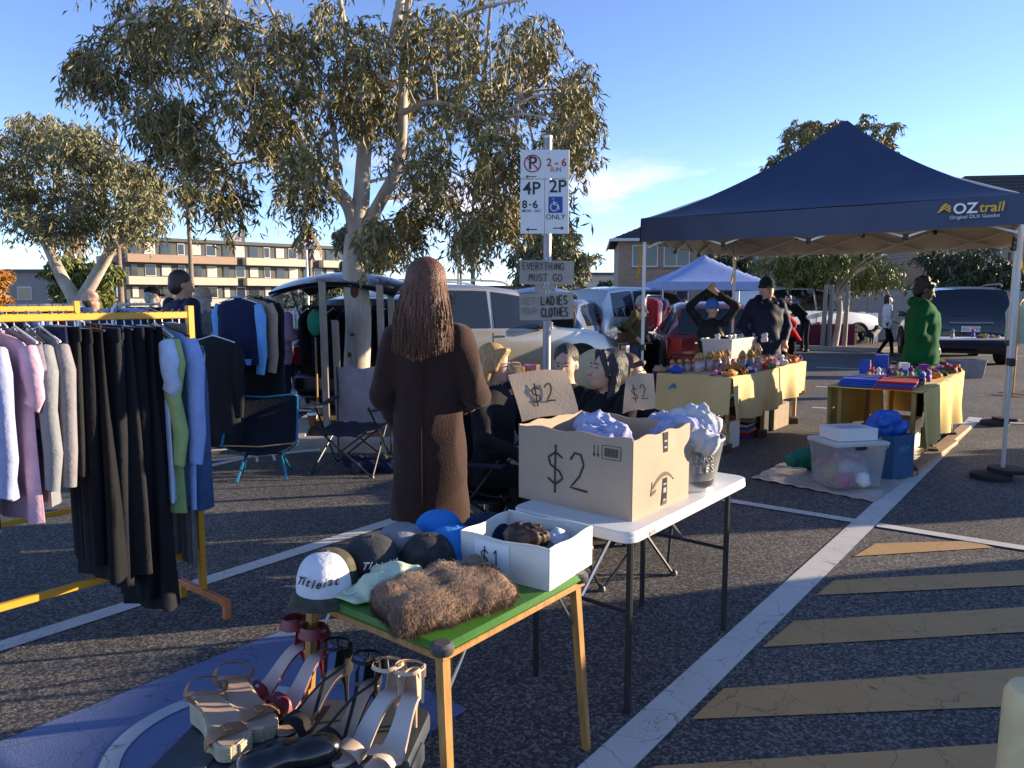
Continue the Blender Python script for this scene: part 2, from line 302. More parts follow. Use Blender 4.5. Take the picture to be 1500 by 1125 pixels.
# ================================================================ GROUND
LD = (G(1425, 616)-G(888, 1125)).normalized(); LN = Vector((LD.y, -LD.x, 0))   # along the painted bay lines, and across to the right
g = MB(); g.add([(-400, -60, 0), (400, -60, 0), (400, 900, 0), (-400, 900, 0)], [(0, 1, 2, 3)]); struct('ground', g, asphalt())
PW = paintcrack('white_road_paint', (.62, .61, .58), .50); PY = paintcrack('ochre_road_paint', (.50, .30, .12), .46); PB = paintcrack('blue_road_paint', (.13, .18, .35), .40); PWW = paintcrack('worn_white_paint', (.46, .50, .56), .52)
def line(a, b, wd, m=PW, z=.004, name='bay_line'):
    a, b = Vector(a), Vector(b); d = (b-a).normalized(); n = Vector((d.y, -d.x, 0))*wd/2; k = max(1, int((b-a).length/2)); V = []; Fs = []
    for i in range(k+1):
        p = a+(b-a)*i/k; V += [(p.x-n.x, p.y-n.y, z), (p.x+n.x, p.y+n.y, z)]
    for i in range(k): Fs.append((2*i, 2*i+1, 2*i+3, 2*i+2))
    return struct(name, MB().add(V, Fs), m)
line(G(888, 1125)-LD*2, G(1425, 616)+LD*.3, .15)
line(G(0, 950)-LD*2, G(555, 768)+LD*2.5, .115)
line(G(1060, 733), G(1262, 766)-LN*.05, .10, z=.008); line(G(1285, 770), G(1600, 820), .10, z=.008)
line(G(1190, 597), G(1240, 600), .1); line(G(1420, 618), G(1530, 622), .1, z=.008); line(G(1195, 517), G(1500, 522), .1); line(G(1195, 566), G(1235, 569), .1); line(G(1195, 538), G(1430, 547), .1)
line(G(60, 668), G(470, 642), .1); line(G(285, 688), G(380, 666), .1)
for q in (((1250, 816), (1283, 797), (1425, 793), (1455, 803)), ((1195, 873), (1222, 851), (1700, 826), (1760, 846)), ((1117, 949), (1163, 911), (1700, 878), (1760, 912)), ((1013, 1055), (1060, 1010), (1700, 966), (1760, 1025)), ((880, 1170), (960, 1124), (1700, 1075), (1800, 1150))):
    P = [G(*c) for c in q]; struct('hatch_bar', MB().add([(p.x, p.y, .005) for p in P], [(0, 1, 2, 3)]), PY)
B0, B1, B2 = G(430, 918), G(622, 1010), G(8, 1082); e1 = (B1-B0).normalized(); e2 = Vector((e1.y, -e1.x, 0)); e2 = e2 if e2.dot(B2-B0) > 0 else -e2
bl = [B0, B0+e1*1.15, B0+e1*1.15+e2*1.6, B0+e2*1.6]; struct('disabled_bay_panel', MB().add([(p.x, p.y, .004) for p in bl], [(0, 1, 2, 3)]), PB)
rc = G(330, 1092); rg = MB(); V = []
for k in range(49):
    a = 2*math.pi*(k/48*.86)+1.2
    for r_ in (.335, .40): V.append((rc.x+r_*math.cos(a), rc.y+r_*math.sin(a), .008))
rg.add(V, [(2*k, 2*k+1, 2*k+3, 2*k+2) for k in range(48)]); struct('wheelchair_symbol', rg, PWW)
# kerbed islands
def island(pts, name):
    c = sum((Vector(p) for p in pts), Vector())/len(pts); 
    k = MB(); o = [Vector(p) for p in pts]; i_ = [p+(c-p).normalized()*.2 for p in o]; n = len(o)
    rings = [[(p.x, p.y, -.02) for p in o], [(p.x, p.y, .11) for p in o], [(p.x+(c-p).normalized().x*.03, p.y+(c-p).normalized().y*.03, .135) for p in o], [(p.x, p.y, .135) for p in i_], [(p.x, p.y, .03) for p in i_]]
    k.loft(rings, cap=False); struct(name+'_kerb', k, M_CONC, 30)
    struct(name+'_bed', MB().add([(p.x, p.y, .09) for p in i_], [tuple(range(n))]), mat('mulch', (.10, .06, .035), .95, 0, .5, 25, .8, 40))
TB = G(523, 628)
island([G(425, 662), G(575, 664), G(700, 655), G(690, 610), G(480, 600), G(437, 628)], 'tree_island')
island([G(1085, 510), G(1290, 516), G(1400, 512), G(1400, 500), G(1250, 496), G(1090, 497)], 'fence_island')
lit = MB()
for i in range(70):
    p = G(random.uniform(0, 1500), random.uniform(560, 1120)); a = random.uniform(0, 6.3); l = random.uniform(.012, .035); d = Vector((math.cos(a), math.sin(a), 0))*l; n = Vector((-d.y, d.x, 0))*.14
    lit.add([p-d+Vector((0, 0, .009)), p+n+Vector((0, 0, .012)), p+d+Vector((0, 0, .016)), p-n+Vector((0, 0, .010))], [(0, 1, 2, 3)])
tag(lit.build('fallen_leaves', mat('dry_leaf', (.10, .06, .035), .8), None, 0), 'dry gum leaves scattered over the asphalt', 'leaves', kind='stuff')
# ================================================================ GREEN CARD TABLE
GZ = .64
ga, gb, gc = G(648, 950, GZ), G(862, 838, GZ), G(413, 872, GZ); gx = (gb-ga).normalized(); gy = Vector((-gx.y, gx.x, 0)); GLx = (gb-ga).length; GLy = (gc-ga).length
def GT(u, v, z=0): return ga+gx*u+gy*v+Vector((0, 0, z))
t = thing('card_table', 'green topped folding card table on wooden legs', 'table', (*GT(GLx/2, GLy/2).xy, 0), math.atan2(gx.y, gx.x))
M_GREEN = mat('green_vinyl', (.055, .17, .02), .38, 0, .12, 7, .05, 80)
MB().box((0, 0, GZ-.014), (GLx, GLy, .028), 0, .012).build('table_top', M_GREEN, t)
MB().box((0, 0, GZ-.038), (GLx-.015, GLy-.015, .02), 0, .003).build('apron', M_WOOD, t)
for sx_, sy in ((-1, -1), (1, -1), (1, 1), (-1, 1)):
    x, y = sx_*(GLx/2-.035), sy*(GLy/2-.035)
    MB().tube([(x+sx_*.02, y+sy*.045, 0), (x, y, GZ-.03)], [.017, .021], 4).build('leg', M_WOOD, t)
    MB().lathe([(.03, -.012), (.034, -.004), (.034, .012), (.024, .020)], 10, (sx_*(GLx/2-.024), sy*(GLy/2-.024), GZ-.018)).build('corner_bracket', mat('dull_metal', (.16, .15, .14), .45, .7), t)
    MB().tube([(x, y, GZ-.19), (x-sx_*.11, y, GZ-.04)], .005, 6).build('stay', M_STEEL, t)
# ================================================================ WHITE FOLDING TABLE
WZ = .74
wa, wb, wc = G(925, 783, WZ), G(1097, 698, WZ), G(782, 741, WZ); wx = (wb-wa).normalized(); wy = Vector((-wx.y, wx.x, 0)); WLx = (wb-wa).length; WLy = .56
def WT(u, v, z=0): return wa+wx*u+wy*v+Vector((0, 0, z))
W_RZ = math.atan2(wx.y, wx.x)
t = thing('folding_table', 'white plastic folding table with thin black metal legs', 'table', (*WT(WLx/2, WLy/2).xy, 0), W_RZ)
def rrect(lx, ly, r_, n=5):
    return [(sx_*(lx/2-r_)+r_*math.cos(a0+k*math.pi/2/n), sy*(ly/2-r_)+r_*math.sin(a0+k*math.pi/2/n)) for sx_, sy, a0 in ((1, 1, 0), (-1, 1, math.pi/2), (-1, -1, math.pi), (1, -1, 1.5*math.pi)) for k in range(n+1)]
m = MB(); m.loft([[(x*s_, y*s_, z) for x, y in rrect(WLx, WLy, .05)] for z, s_ in ((WZ-.045, .985), (WZ-.04, 1), (WZ-.022, 1), (WZ-.020, .995), (WZ-.006, .995), (WZ, .985))]); m.build('table_top', mat('moulded_white_plastic', (.66, .66, .64), .45, 0, .05, 6, .15, 150), t, 35)
m = MB().box((WLx*.0-WLx/2+.16, -WLy/2-.001, WZ-.03), (.05, .004, .014)); m.build('maker_plate', mat('plate_grey', (.3, .3, .3), .5), t)
for sx_ in (-1, 1):
    for sy in (-1, 1): MB().tube([(sx_*(WLx/2-.10), sy*(WLy/2-.06), WZ-.04), (sx_*(WLx/2-.10), sy*(WLy/2-.06), 0)], .0135, 8).build('leg', M_BLACK, t)
    MB().tube([(sx_*(WLx/2-.10), -WLy/2+.06, .40), (sx_*(WLx/2-.10), WLy/2-.06, .40)], .009, 6).build('crossbar', M_BLACK, t)
    MB().tube([(sx_*(WLx/2-.10), 0, .40), (sx_*.12, 0, WZ-.06)], .009, 6).build('brace', M_STEEL, t)
# ---------------------------------------------------------------- the big cardboard box
b0, b1, b2 = G(925, 764, WZ), G(1004, 729, WZ), G(763, 727, WZ)
bx = (b1-b0).normalized(); by = Vector((-bx.y, bx.x, 0)); BX = (b1-b0).length+.02; BY = (b2-b0).length; BH = .315
t = thing('cardboard_box', 'big open cardboard box marked $2 on white folding table', 'box', (*(b0+bx*BX/2+by*BY/2).xy, WZ), math.atan2(bx.y, bx.x))
m = MB()
def wall(x0, y0, x1, y1, nz_=6):
    n = 14; P = []
    for i in range(n+1):
        u = i/n; row = []
        for j in range(nz_+1):
            v = j/nz_; bow = .006*math.sin(math.pi*u)*math.sin(math.pi*v*.9); nx, ny = (y1-y0), -(x1-x0); l = math.hypot(nx, ny)
            row.append((x0+(x1-x0)*u+nx/l*bow, y0+(y1-y0)*u+ny/l*bow, v*(BH+.006*math.sin(u*17+x0*9)*(j == nz_))))
        P.append(row)
    return MB().sheet(P, .005)
hx, hy = BX/2, BY/2
for nm, q in (('side_panel', (-hx, -hy, hx, -hy)), ('front_panel', (-hx, hy, -hx, -hy)), ('side_panel', (hx, hy, -hx, hy)), ('back_panel', (hx, -hy, hx, hy))): wall(*q).build(nm, M_CARD, t)
MB().box((0, 0, .006), (BX-.012, BY-.012, .008)).build('base', M_CARD, t)
# upright flap at the left (far) edge of the $2 face, and one at the back
fl = MB(); P = [[(-.5*BX*0+0, 0, 0)]]
def flap(pw, pts, nm):
    m = MB(); a, b, c, d = [Vector(p) for p in pts]; P = [[a+(b-a)*i/6+((d+(c-d)*i/6)-(a+(b-a)*i/6))*j/5+Vector((0, 0, .006*math.sin(i*.9+j))) for j in range(6)] for i in range(7)]
    m.sheet(P, .005); return m.build(nm, M_CARD, t)
Li = t.matrix_basis.inverted() if False else (Matrix.Translation(t.location) @ Matrix.Rotation(t.rotation_euler.z, 4, 'Z')).inverted()
YB = b2.y
fp = [Li @ AT(765, 618, YB+.01), Li @ AT(848, 602, YB+.09), Li @ AT(829, 541, YB+.12), Li @ AT(744, 547, YB+.03)]
flap(t, fp, 'flap'); n_ = (fp[1]-fp[0]).cross(fp[3]-fp[0]).normalized(); n_ = n_ if (Li.to_3x3() @ Vector((0, -1, 0))).dot(n_) > 0 else -n_
cx = (fp[0]+fp[1]+fp[2]+fp[3])/4; q = MB(); strokes(q, '$2', -.06, -.035, .075, .042, .007, .5); q.tf(frame(cx+n_*.005, fp[1]-fp[0], fp[3]-fp[0])); q.build('price_mark', M_INK, t)
fp2 = [Li @ AT(912, 606, YB+.52), Li @ AT(960, 596, YB+.56), Li @ AT(957, 546, YB+.58), Li @ AT(917, 552, YB+.55)]
flap(t, fp2, 'flap'); n_ = (fp2[1]-fp2[0]).cross(fp2[3]-fp2[0]).normalized(); n_ = n_ if (Li.to_3x3() @ Vector((0, -1, 0))).dot(n_) > 0 else -n_
cx = (fp2[0]+fp2[1]+fp2[2]+fp2[3])/4; q = MB(); strokes(q, '$2', -.045, -.035, .07, .034, .004, .45); q.tf(frame(cx+n_*.006, fp2[1]-fp2[0], fp2[3]-fp2[0])); q.build('price_mark', M_INK, t)
q = MB(); strokes(q, '$2', -.10, -.075, .15, .085, .0085, .35, .02); q.tf(frame((-hx-.0085, .02+.0, BH*.50), (0, -1, 0), (0, 0, 1))); q.build('price_mark', M_INK, t)
q = MB(); Mx = frame((-hx-.0075, -hy+.06, BH-.062), (0, -1, 0), (0, 0, 1)); k = len(q.v)
for i in range(2): q.box((-.108+i*.018, 0, 0), (.003, .045, .001)); q.add([(-.108+i*.018-.007, -.012, 0), (-.108+i*.018+.007, -.012, 0), (-.108+i*.018, -.026, 0)], [(0, 1, 2)])
for s_ in ((0, .026, .085, .002), (0, -.026, .085, .002), (-.042, 0, .002, .052), (.042, 0, .002, .052)): q.box((s_[0]-.03, s_[1], 0), (s_[2], s_[3], .001))
for i in range(16): q.box((-.06+i*.004, 0, 0), (.0018 if i % 3 else .0008, .034, .001))
q.tf(Mx); q.build('printed_marks', M_INK, t)
q = MB(); 
arc = [(-.085+.17*i/16, .028-.000-.055*abs((i/16-.52)*1.7)**2.0, 0) for i in range(17)]; q.sweep(arc, [.004+.014*math.sin(math.pi*min(1, (i+2)/17)) for i in range(17)], .001, (0, 0, 1))
q.add([(-.10, -.045, 0), (-.094, .012, 0), (-.088, .012, 0), (-.091, -.03, 0), (-.058, -.022, 0), (-.066, -.036, 0)], [(0, 1, 2, 3), (0, 3, 4, 5)])
q.tf(frame((.0, -hy-.0085, .115), (1, 0, 0), (0, 0, 1))); q.build('arrow_print', mat('brown_print', (.07, .055, .04), .7), t)
tapes = [MB().box((.01, -hy-.0075, (z0+z1)/2), (.04, .001, z1-z0)).build('packing_tape', mat('dark_tape', (.025, .025, .027), .3), t) for z0, z1 in ((.015, .125), (BH-.085, BH-.004))]
for z in (.035, .075, .1, BH-.04, BH-.065): MB().box((.01, -hy-.0085, z), (.022, .0008, .007 if z != .075 else .02)).build('tape_print', mat('tape_print', (.25, .28, .30), .5), tapes[0 if z < .13 else 1])
def heap(name, label, cat, loc, rx, ry, rz_, m, n=9, seed=1, group=None, vox=.012, th=.05):
    rr = random.Random(seed); t = thing(name, label, cat, loc, 0, group); pr = []
    for i in range(n):
        a = rr.uniform(0, 6.28); r0 = rr.uniform(.1, .75); x, y = rx*r0*math.cos(a), ry*r0*math.sin(a); z = rz_*rr.uniform(.25, .8)*(1-.4*r0); b = rr.uniform(0, 6.28); l = rr.uniform(.3, .6)
        pr.append(cap_((x, y, z), (x+rx*l*math.cos(b), y+ry*l*math.sin(b), z*rr.uniform(.6, 1.05)), th*rr.uniform(.6, 1.1), th*rr.uniform(.5, 1), i % len(m)))
    pr.append(ell((0, 0, rz_*.3), (rx*.8, ry*.8, rz_*.45), 0)); sdf_mesh('cloth_folds', pr, m, t, vox*.8, .016, .004, min(95, max(24, 42*.07/th)), ridge=min(.014, .26*th)); return t
FLIL = fab('lilac_fleece', (.30, .33, .52)); FGREYL = fab('pale_grey', (.42, .43, .46))
heap('fleece_garments', 'lilac fleece clothes piled inside the cardboard box', 'clothes', b0+bx*BX*.45+by*BY*.5+Vector((0, 0, .225)), .12, .17, .13, [FLIL], 11, 3)
# ---------------------------------------------------------------- galvanised tub
tc_ = min((b1+bx*.185+by*(a_/50) for a_ in range(0, 30)), key=lambda q: abs(q.x/q.y-(1004-750)/F_PX*math.cos(PITCH)*1.0)); t = thing('metal_tub', 'round galvanised ice tub holding clothes on the white table', 'tub', (tc_.x, tc_.y, WZ))
MB().lathe([(.148, 0), (.150, .01), (.153, .05), (.158, .052), (.185, .215), (.192, .222), (.192, .232), (.183, .232), (.150, .02), (.02, .018)], 32).build('tub_body', M_GALV, t)
MB().lathe([(.1515, .008), (.1555, .05), (.1515, .052)], 32, cap=False).build('polished_band', mat('bright_steel', (.6, .6, .6), .25, 1), t)
dirc = (Vector((0, 0, 0))-tc_).normalized(); an0 = math.atan2(dirc.y, dirc.x)
for row, s_ in ((.155, 'DRINKS'), (.105, 'BOTTLES')):
    for i, ch in enumerate(s_):
        a = an0+.55+(i-len(s_)/2)*.19-.1; rr_ = .172+(row-.13)*.2
        text('embossed_letter', ch, .05, M_GALV, t, frame((rr_*math.cos(a), rr_*math.sin(a), row), (-math.sin(a), math.cos(a), 0), (0, 0, 1)), .003)
for sg in (-1, 1): MB().tube([(sg*.19*math.cos(1), .19*math.sin(1)*sg-.05*sg, .2), (sg*.23*math.cos(1), sg*.22*math.sin(1), .19), (sg*.19*math.cos(1), sg*.19*math.sin(1)+.05*sg, .2)], .006, 6).build('handle', M_STEEL, t)
heap('jumper_pile', 'lilac and pale grey jumpers heaped over the metal tub', 'clothes', (tc_.x-.02, tc_.y-.02, WZ+.2), .19, .19, .17, [FLIL, FGREYL, FLIL], 13, 5, vox=.012, th=.06)
heap('dark_garments', 'black garment hanging out of the metal tub rim', 'clothes', (tc_.x+.13, tc_.y+.09, WZ+.2), .10, .09, .07, [fab('black', (.012, .012, .014))], 6, 8, th=.03)
# ---------------------------------------------------------------- $1 storage box on the green table
sb = G(757, 832, GZ); p0 = G(804, 866, GZ); p1 = G(866, 826, GZ); p2 = G(696, 826, GZ)
ux = (p1-p0).normalized(); SLx = (p1-p0).length; SLy = (p2-p0).length
t = thing('storage_box', 'white open storage box with a handwritten $1 sheet', 'box', (*(p0+ux*SLx/2+Vector((-ux.y, ux.x, 0))*SLy/2).xy, GZ), math.atan2(ux.y, ux.x))
M_CANV = mat('white_canvas', (.68, .66, .60), .75, 0, .08, 8, .15, 60); m = MB(); hx, hy, SH = SLx/2, SLy/2, .135
for q in ((-hx, -hy, hx, -hy), (hx, -hy, hx, hy), (hx, hy, -hx, hy), (-hx, hy, -hx, -hy)):
    P = [[(q[0]+(q[2]-q[0])*i/8, q[1]+(q[3]-q[1])*i/8, SH*j/4*(1+.03*math.sin(i*1.1+q[0]*40)*(j == 4))) for j in range(5)] for i in range(9)]
    MB().sheet(P, .006).build('side', M_CANV, t); MB().tube([P[i][4] for i in range(9)], .005, 6).build('piping', M_CANV, t)
MB().box((0, 0, .004), (SLx-.01, SLy-.01, .006)).build('base', M_CANV, t)
MB().box((-hx-.0055, .045, .066), (.001, .14, .115)).build('paper_sheet', mat('paper', (.78, .78, .78), .8, var=.03), t)
q = MB(); strokes(q, '$1', -.045, -.028, .06, .034, .0035, .4); q.tf(frame((-hx-.0068, .045, .066), (0, -1, 0), (0, 0, 1))); q.build('price_mark', M_INK, t)
c_ = t.location
heap('brown_satin_garment', 'crumpled dark brown satin garment in the white box', 'clothes', (c_.x-.01, c_.y-.03, GZ+.08), .085, .09, .10, [mat('brown_satin', (.03, .014, .009), .62, 0, .2, 14, .1)], 9, 4, vox=.009, th=.035)
heap('sage_garment', 'folded sage green garment in the white box', 'clothes', (c_.x+.01, c_.y-.0, GZ+.045), .12, .12, .08, [fab('sage', (.14, .20, .12))], 8, 6, vox=.011, th=.035)
heap('white_garment', 'small white garment beside the sage one in white box', 'clothes', (c_.x+.085, c_.y+.01, GZ+.06), .05, .06, .075, [fab('white', (.62, .63, .66))], 6, 9, vox=.010, th=.03)
# ---------------------------------------------------------------- caps
def cap(label, loc, rz, crown, brim, front=None, word=None, wordm=None, side=None, tilt=0, flatten=1.0, wsize=.042):
    t = thing('baseball_cap', label, 'cap', loc, rz, 'caps on the green table'); t.rotation_euler = (tilt, 0, rz)
    a, b, h = .098, .112, .125*flatten; m = MB(); nth, nph = 36, 10; rings = []
    for j in range(nph+1):
        ph = j/nph*math.pi/2; rr_ = math.cos(ph)**.62; z = h*math.sin(ph)**.85; row = []
        for i in range(nth):
            th = 2*math.pi*i/nth; seam = 1-.012*(abs(math.sin(th*3))**.25 < .55); fr = 1+.05*max(0, -math.sin(th))*(math.sin(ph*2))
            row.append((a*rr_*math.cos(th)*seam, b*rr_*math.sin(th)*seam*fr, z))
        rings.append(row)
    n = nth; Vv = [p for r_ in rings for p in r_]; Fs = []; mi = []
    for j in range(nph):
        for i in range(n):
            Fs.append((j*n+i, j*n+(i+1) % n, (j+1)*n+(i+1) % n, (j+1)*n+i)); th = 2*math.pi*(i+.5)/n; mi.append(1 if front and 1.12*math.pi < th < 1.88*math.pi else 0)
    m.v = Vv; m.f = Fs; m.m = mi; m.build('crown', [crown, front or crown], t, 60)
    P = []
    for i in range(15):
        th = math.pi*(1.04+.92*i/14); row = []
        for j in range(6):
            u = j/5; c, s_ = math.cos(th), math.sin(th); row.append((a*c*(1+.08*u), b*s_-.085*u*(abs(s_)**.6), .006-.022*u*(c*c)*1.1-.004*u))
        P.append(row)
    MB().sheet(P, .004).build('brim', brim, t, 60); MB().lathe([(.008, 0), (.007, .005), (.002, .007)], 10, (0, 0, h-.001)).build('button', crown, t)
    if word:
        for i, ch in enumerate(word):
            th = 1.5*math.pi+(i-(len(word)-1)/2)*wsize*.50/.098; z = .060+.003*math.sin(i*1.3); ph = math.asin(min(1, (z/h)**(1/.85))); rr_ = math.cos(ph)**.62; sl_ = Vector((0, 0, 1))
            o = Vector((a*rr_*math.cos(th)*1.03, b*rr_*math.sin(th)*1.09-.002, z)); out = Vector((math.cos(th), math.sin(th), .28)).normalized(); xd = Vector((-math.sin(th), math.cos(th), 0)); text('embroidery', ch, wsize, wordm, t, frame(o+out*.002, xd, out.cross(xd)), .0012, .0006, .35)
    if side:
        for i, ch in enumerate(side):
            th = 1.5*math.pi+1.02+i*.15; z = .02; o = Vector((a*math.cos(th)*1.015, b*math.sin(th)*1.03, z)); xd = Vector((-math.sin(th), math.cos(th), 0)); text('embroidery', ch, .021, M_WHITEP, t, frame(o+Vector((math.cos(th), math.sin(th), 0))*.002, xd, (0, 0, 1)), .001, .0004)
    return t
M_CAMO = mat('camouflage', (.035, .04, .02), .85, 0, .5, 28, .1, col2=(.10, .085, .05)); M_DCAMO = mat('dark_camouflage', (.012, .013, .014), .85, 0, .5, 34, .1, col2=(.035, .035, .035))
M_TEXTW = mat('white_thread', (.75, .75, .75), .7); M_TEXTB = mat('black_thread', (.01, .01, .012), .7)
FW = fab('cap_white', (.66, .66, .70)); FCH = fab('charcoal', (.045, .045, .05)); FGM = fab('grey_marle', (.20, .21, .23)); FNAVY = fab('navy', (.012, .017, .05)); FSKY = fab('bright_blue', (.03, .20, .55))
def gpix(px, py, z=GZ): p = G(px, py, z); return (p.x, p.y, z+.001)
cap('cap with white front panel, black script and camouflage peak', gpix(480, 862), R(-4), M_CAMO, M_CAMO, FW, 'Titleist', M_TEXTB, 'PRO V1', wsize=.036)
cap('charcoal cap with white script behind the white fronted cap', gpix(545, 838), R(28), FCH, FCH, FCH, 'Titleist', M_TEXTW, 'PRO', wsize=.034)
cap('pale grey marle cap with dark script at the table rear', gpix(588, 818), R(15), FGM, FGM, FGM, 'Kings', M_TEXTB, wsize=.038)
cap('dark camouflage cap seen from behind next to blue cap', gpix(628, 836), R(190), M_DCAMO, M_DCAMO)
cap('bright blue cap lying behind the dark camouflage cap', gpix(664, 822), R(120), FSKY, FSKY, None, tilt=.12)
cap('bright blue cap with pale round badge at table back', gpix(642, 796), R(-10), FSKY, FSKY, FSKY, 'O', M_TEXTW)
cap('navy cap with white monogram against the white storage box', gpix(712, 800), R(-18), FNAVY, FNAVY, FNAVY, 'N', M_TEXTW, wsize=.05)
M_BUCK = mat('pale_green_print', (.50, .58, .42), .85, 0, .12, 10, .2, 40)
t = thing('patterned_sun_hat', 'crumpled pale green patterned sun hat beside the fur', 'hat', gpix(566, 872), R(-20))
pr = [ell((0, 0, .03), (.095, .085, .04)), ell((-.07, -.055, .012), (.075, .06, .012)), cap_((-.06, .05, .05), (.08, .04, .06), .026, .03), cap_((-.05, -.03, .055), (.06, -.01, .07), .022, .026), cap_((.05, -.05, .03), (.11, .02, .03), .02, .024), ell((.02, .03, .075), (.05, .04, .025))]
sdf_mesh('hat_body', pr, [M_BUCK], t, .006, .015, .004, 60)
q = MB(); rr_ = random.Random(3)
for x, y, r_ in ((-.09, -.07, .024), (-.045, -.08, .016), (-.11, -.035, .014)): q.add([(x+r0*math.cos(k*.524), y+r0*math.sin(k*.524), .0265) for r0 in (r_, r_*.6) for k in range(12)], [(k, (k+1) % 12, 12+(k+1) % 12, 12+k) for k in range(12)])
q.build('ring_print', mat('white_print', (.7, .72, .7), .8), t, 0)
# ---------------------------------------------------------------- fur stole
fc = G(646, 888, GZ); t = thing('fur_stole', 'folded brown fur stole lying across the green table', 'fur', (fc.x, fc.y, GZ), 0)
fx = (G(745, 858, GZ)-G(585, 900, GZ)).normalized(); fy = Vector((-fx.y, fx.x, 0)); pr = []
def fpt(u, v, z): p = fx*u+fy*v; return (p.x, p.y, z)
for i in range(6):
    u = -.17+i*.068; pr.append(cap_(fpt(u-.01, -.105, .032), fpt(u+.02, .10, .048), .038, .036)); 
pr += [cap_(fpt(-.15, 0, .045), fpt(.15, 0, .05), .05, .05), cap_(fpt(-.14, -.06, .045), fpt(.15, -.06, .048), .045, .042), cap_(fpt(-.14, .06, .05), fpt(.15, .06, .052), .045, .045), cap_(fpt(-.17, -.1, .035), fpt(.18, -.11, .035), .036, .032), cap_(fpt(-.16, .02, .06), fpt(.16, .0, .068), .042, .036), cap_(fpt(-.14, .1, .04), fpt(.17, .1, .045), .036, .036), cap_(fpt(-.1, .05, .07), fpt(.12, .07, .07), .034, .03)]
M_FUR = mat('brown_fur', (.15, .085, .05), .8, 0, .45, 9, .3, 70, sheen=.1, col2=(.34, .21, .13)); fo = sdf_mesh('pelt', pr, [M_FUR], t, .010, .018, .007, 34)
me = fo.data; nv = len(me.vertices); co = np.zeros(nv*3); no = np.zeros(nv*3); me.vertices.foreach_get('co', co); me.vertices.foreach_get('normal', no); co = co.reshape(-1, 3); no = no.reshape(-1, 3)
sel = RNG.integers(0, nv, 22000); b_ = co[sel]+RNG.normal(0, .004, (22000, 3)); fdir = np.array([-fy.x*.75-fx.x*.3, -fy.y*.75-fx.y*.3, -.25]); dr = no[sel]*.28+fdir+RNG.normal(0, .13, (22000, 3)); dr /= np.linalg.norm(dr, axis=1)[:, None]; sd_ = np.cross(dr, no[sel]); sd_ /= np.linalg.norm(sd_, axis=1)[:, None]+1e-6
L_ = RNG.uniform(.014, .026, (22000, 1)); V = np.stack([b_-sd_*.0008, b_+sd_*.0008, b_+dr*L_], 1).reshape(-1, 3); V[:, 2] = np.maximum(V[:, 2], .001)
m = MB(); m.v = V.tolist(); m.f = [(3*i, 3*i+1, 3*i+2) for i in range(22000)]; m.m = [0]*22000; tag(m.build('fur_hairs', M_FUR, t, 0), kind='stuff')
# ---------------------------------------------------------------- tub with shoes
SZ = .30; sc = G(435, 1085, SZ); t = thing('storage_bin', 'dark grey plastic storage bin carrying the shoes', 'bin', (sc.x, sc.y, 0), R(-8))
M_BIN = mat('dark_grey_plastic', (.05, .06, .075), .4, 0, .1, 8, .05, 100)
m = MB(); m.loft([[(x*s_, y*s_, z) for x, y in rrect(.70, .46, .05)] for z, s_ in ((0, .86), (.01, .88), (SZ-.05, .96), (SZ-.045, 1), (SZ-.01, 1), (SZ, .985))]); m.build('bin_body', M_BIN, t, 35)
for i in range(4): MB().box((-.24+i*.16, 0, SZ+.003), (.10, .38, .008), 0, .003).build('lid_rib', M_BIN, t)
for sg in (-1, 1): MB().box((sg*.352, 0, SZ-.05), (.02, .16, .06), 0, .006).build('latch', M_BIN, t)
for i in range(5): MB().box((-.27+i*.13, -.225, SZ*.45), (.05, .012, SZ*.7), 0, .004).build('side_rib', M_BIN, t)
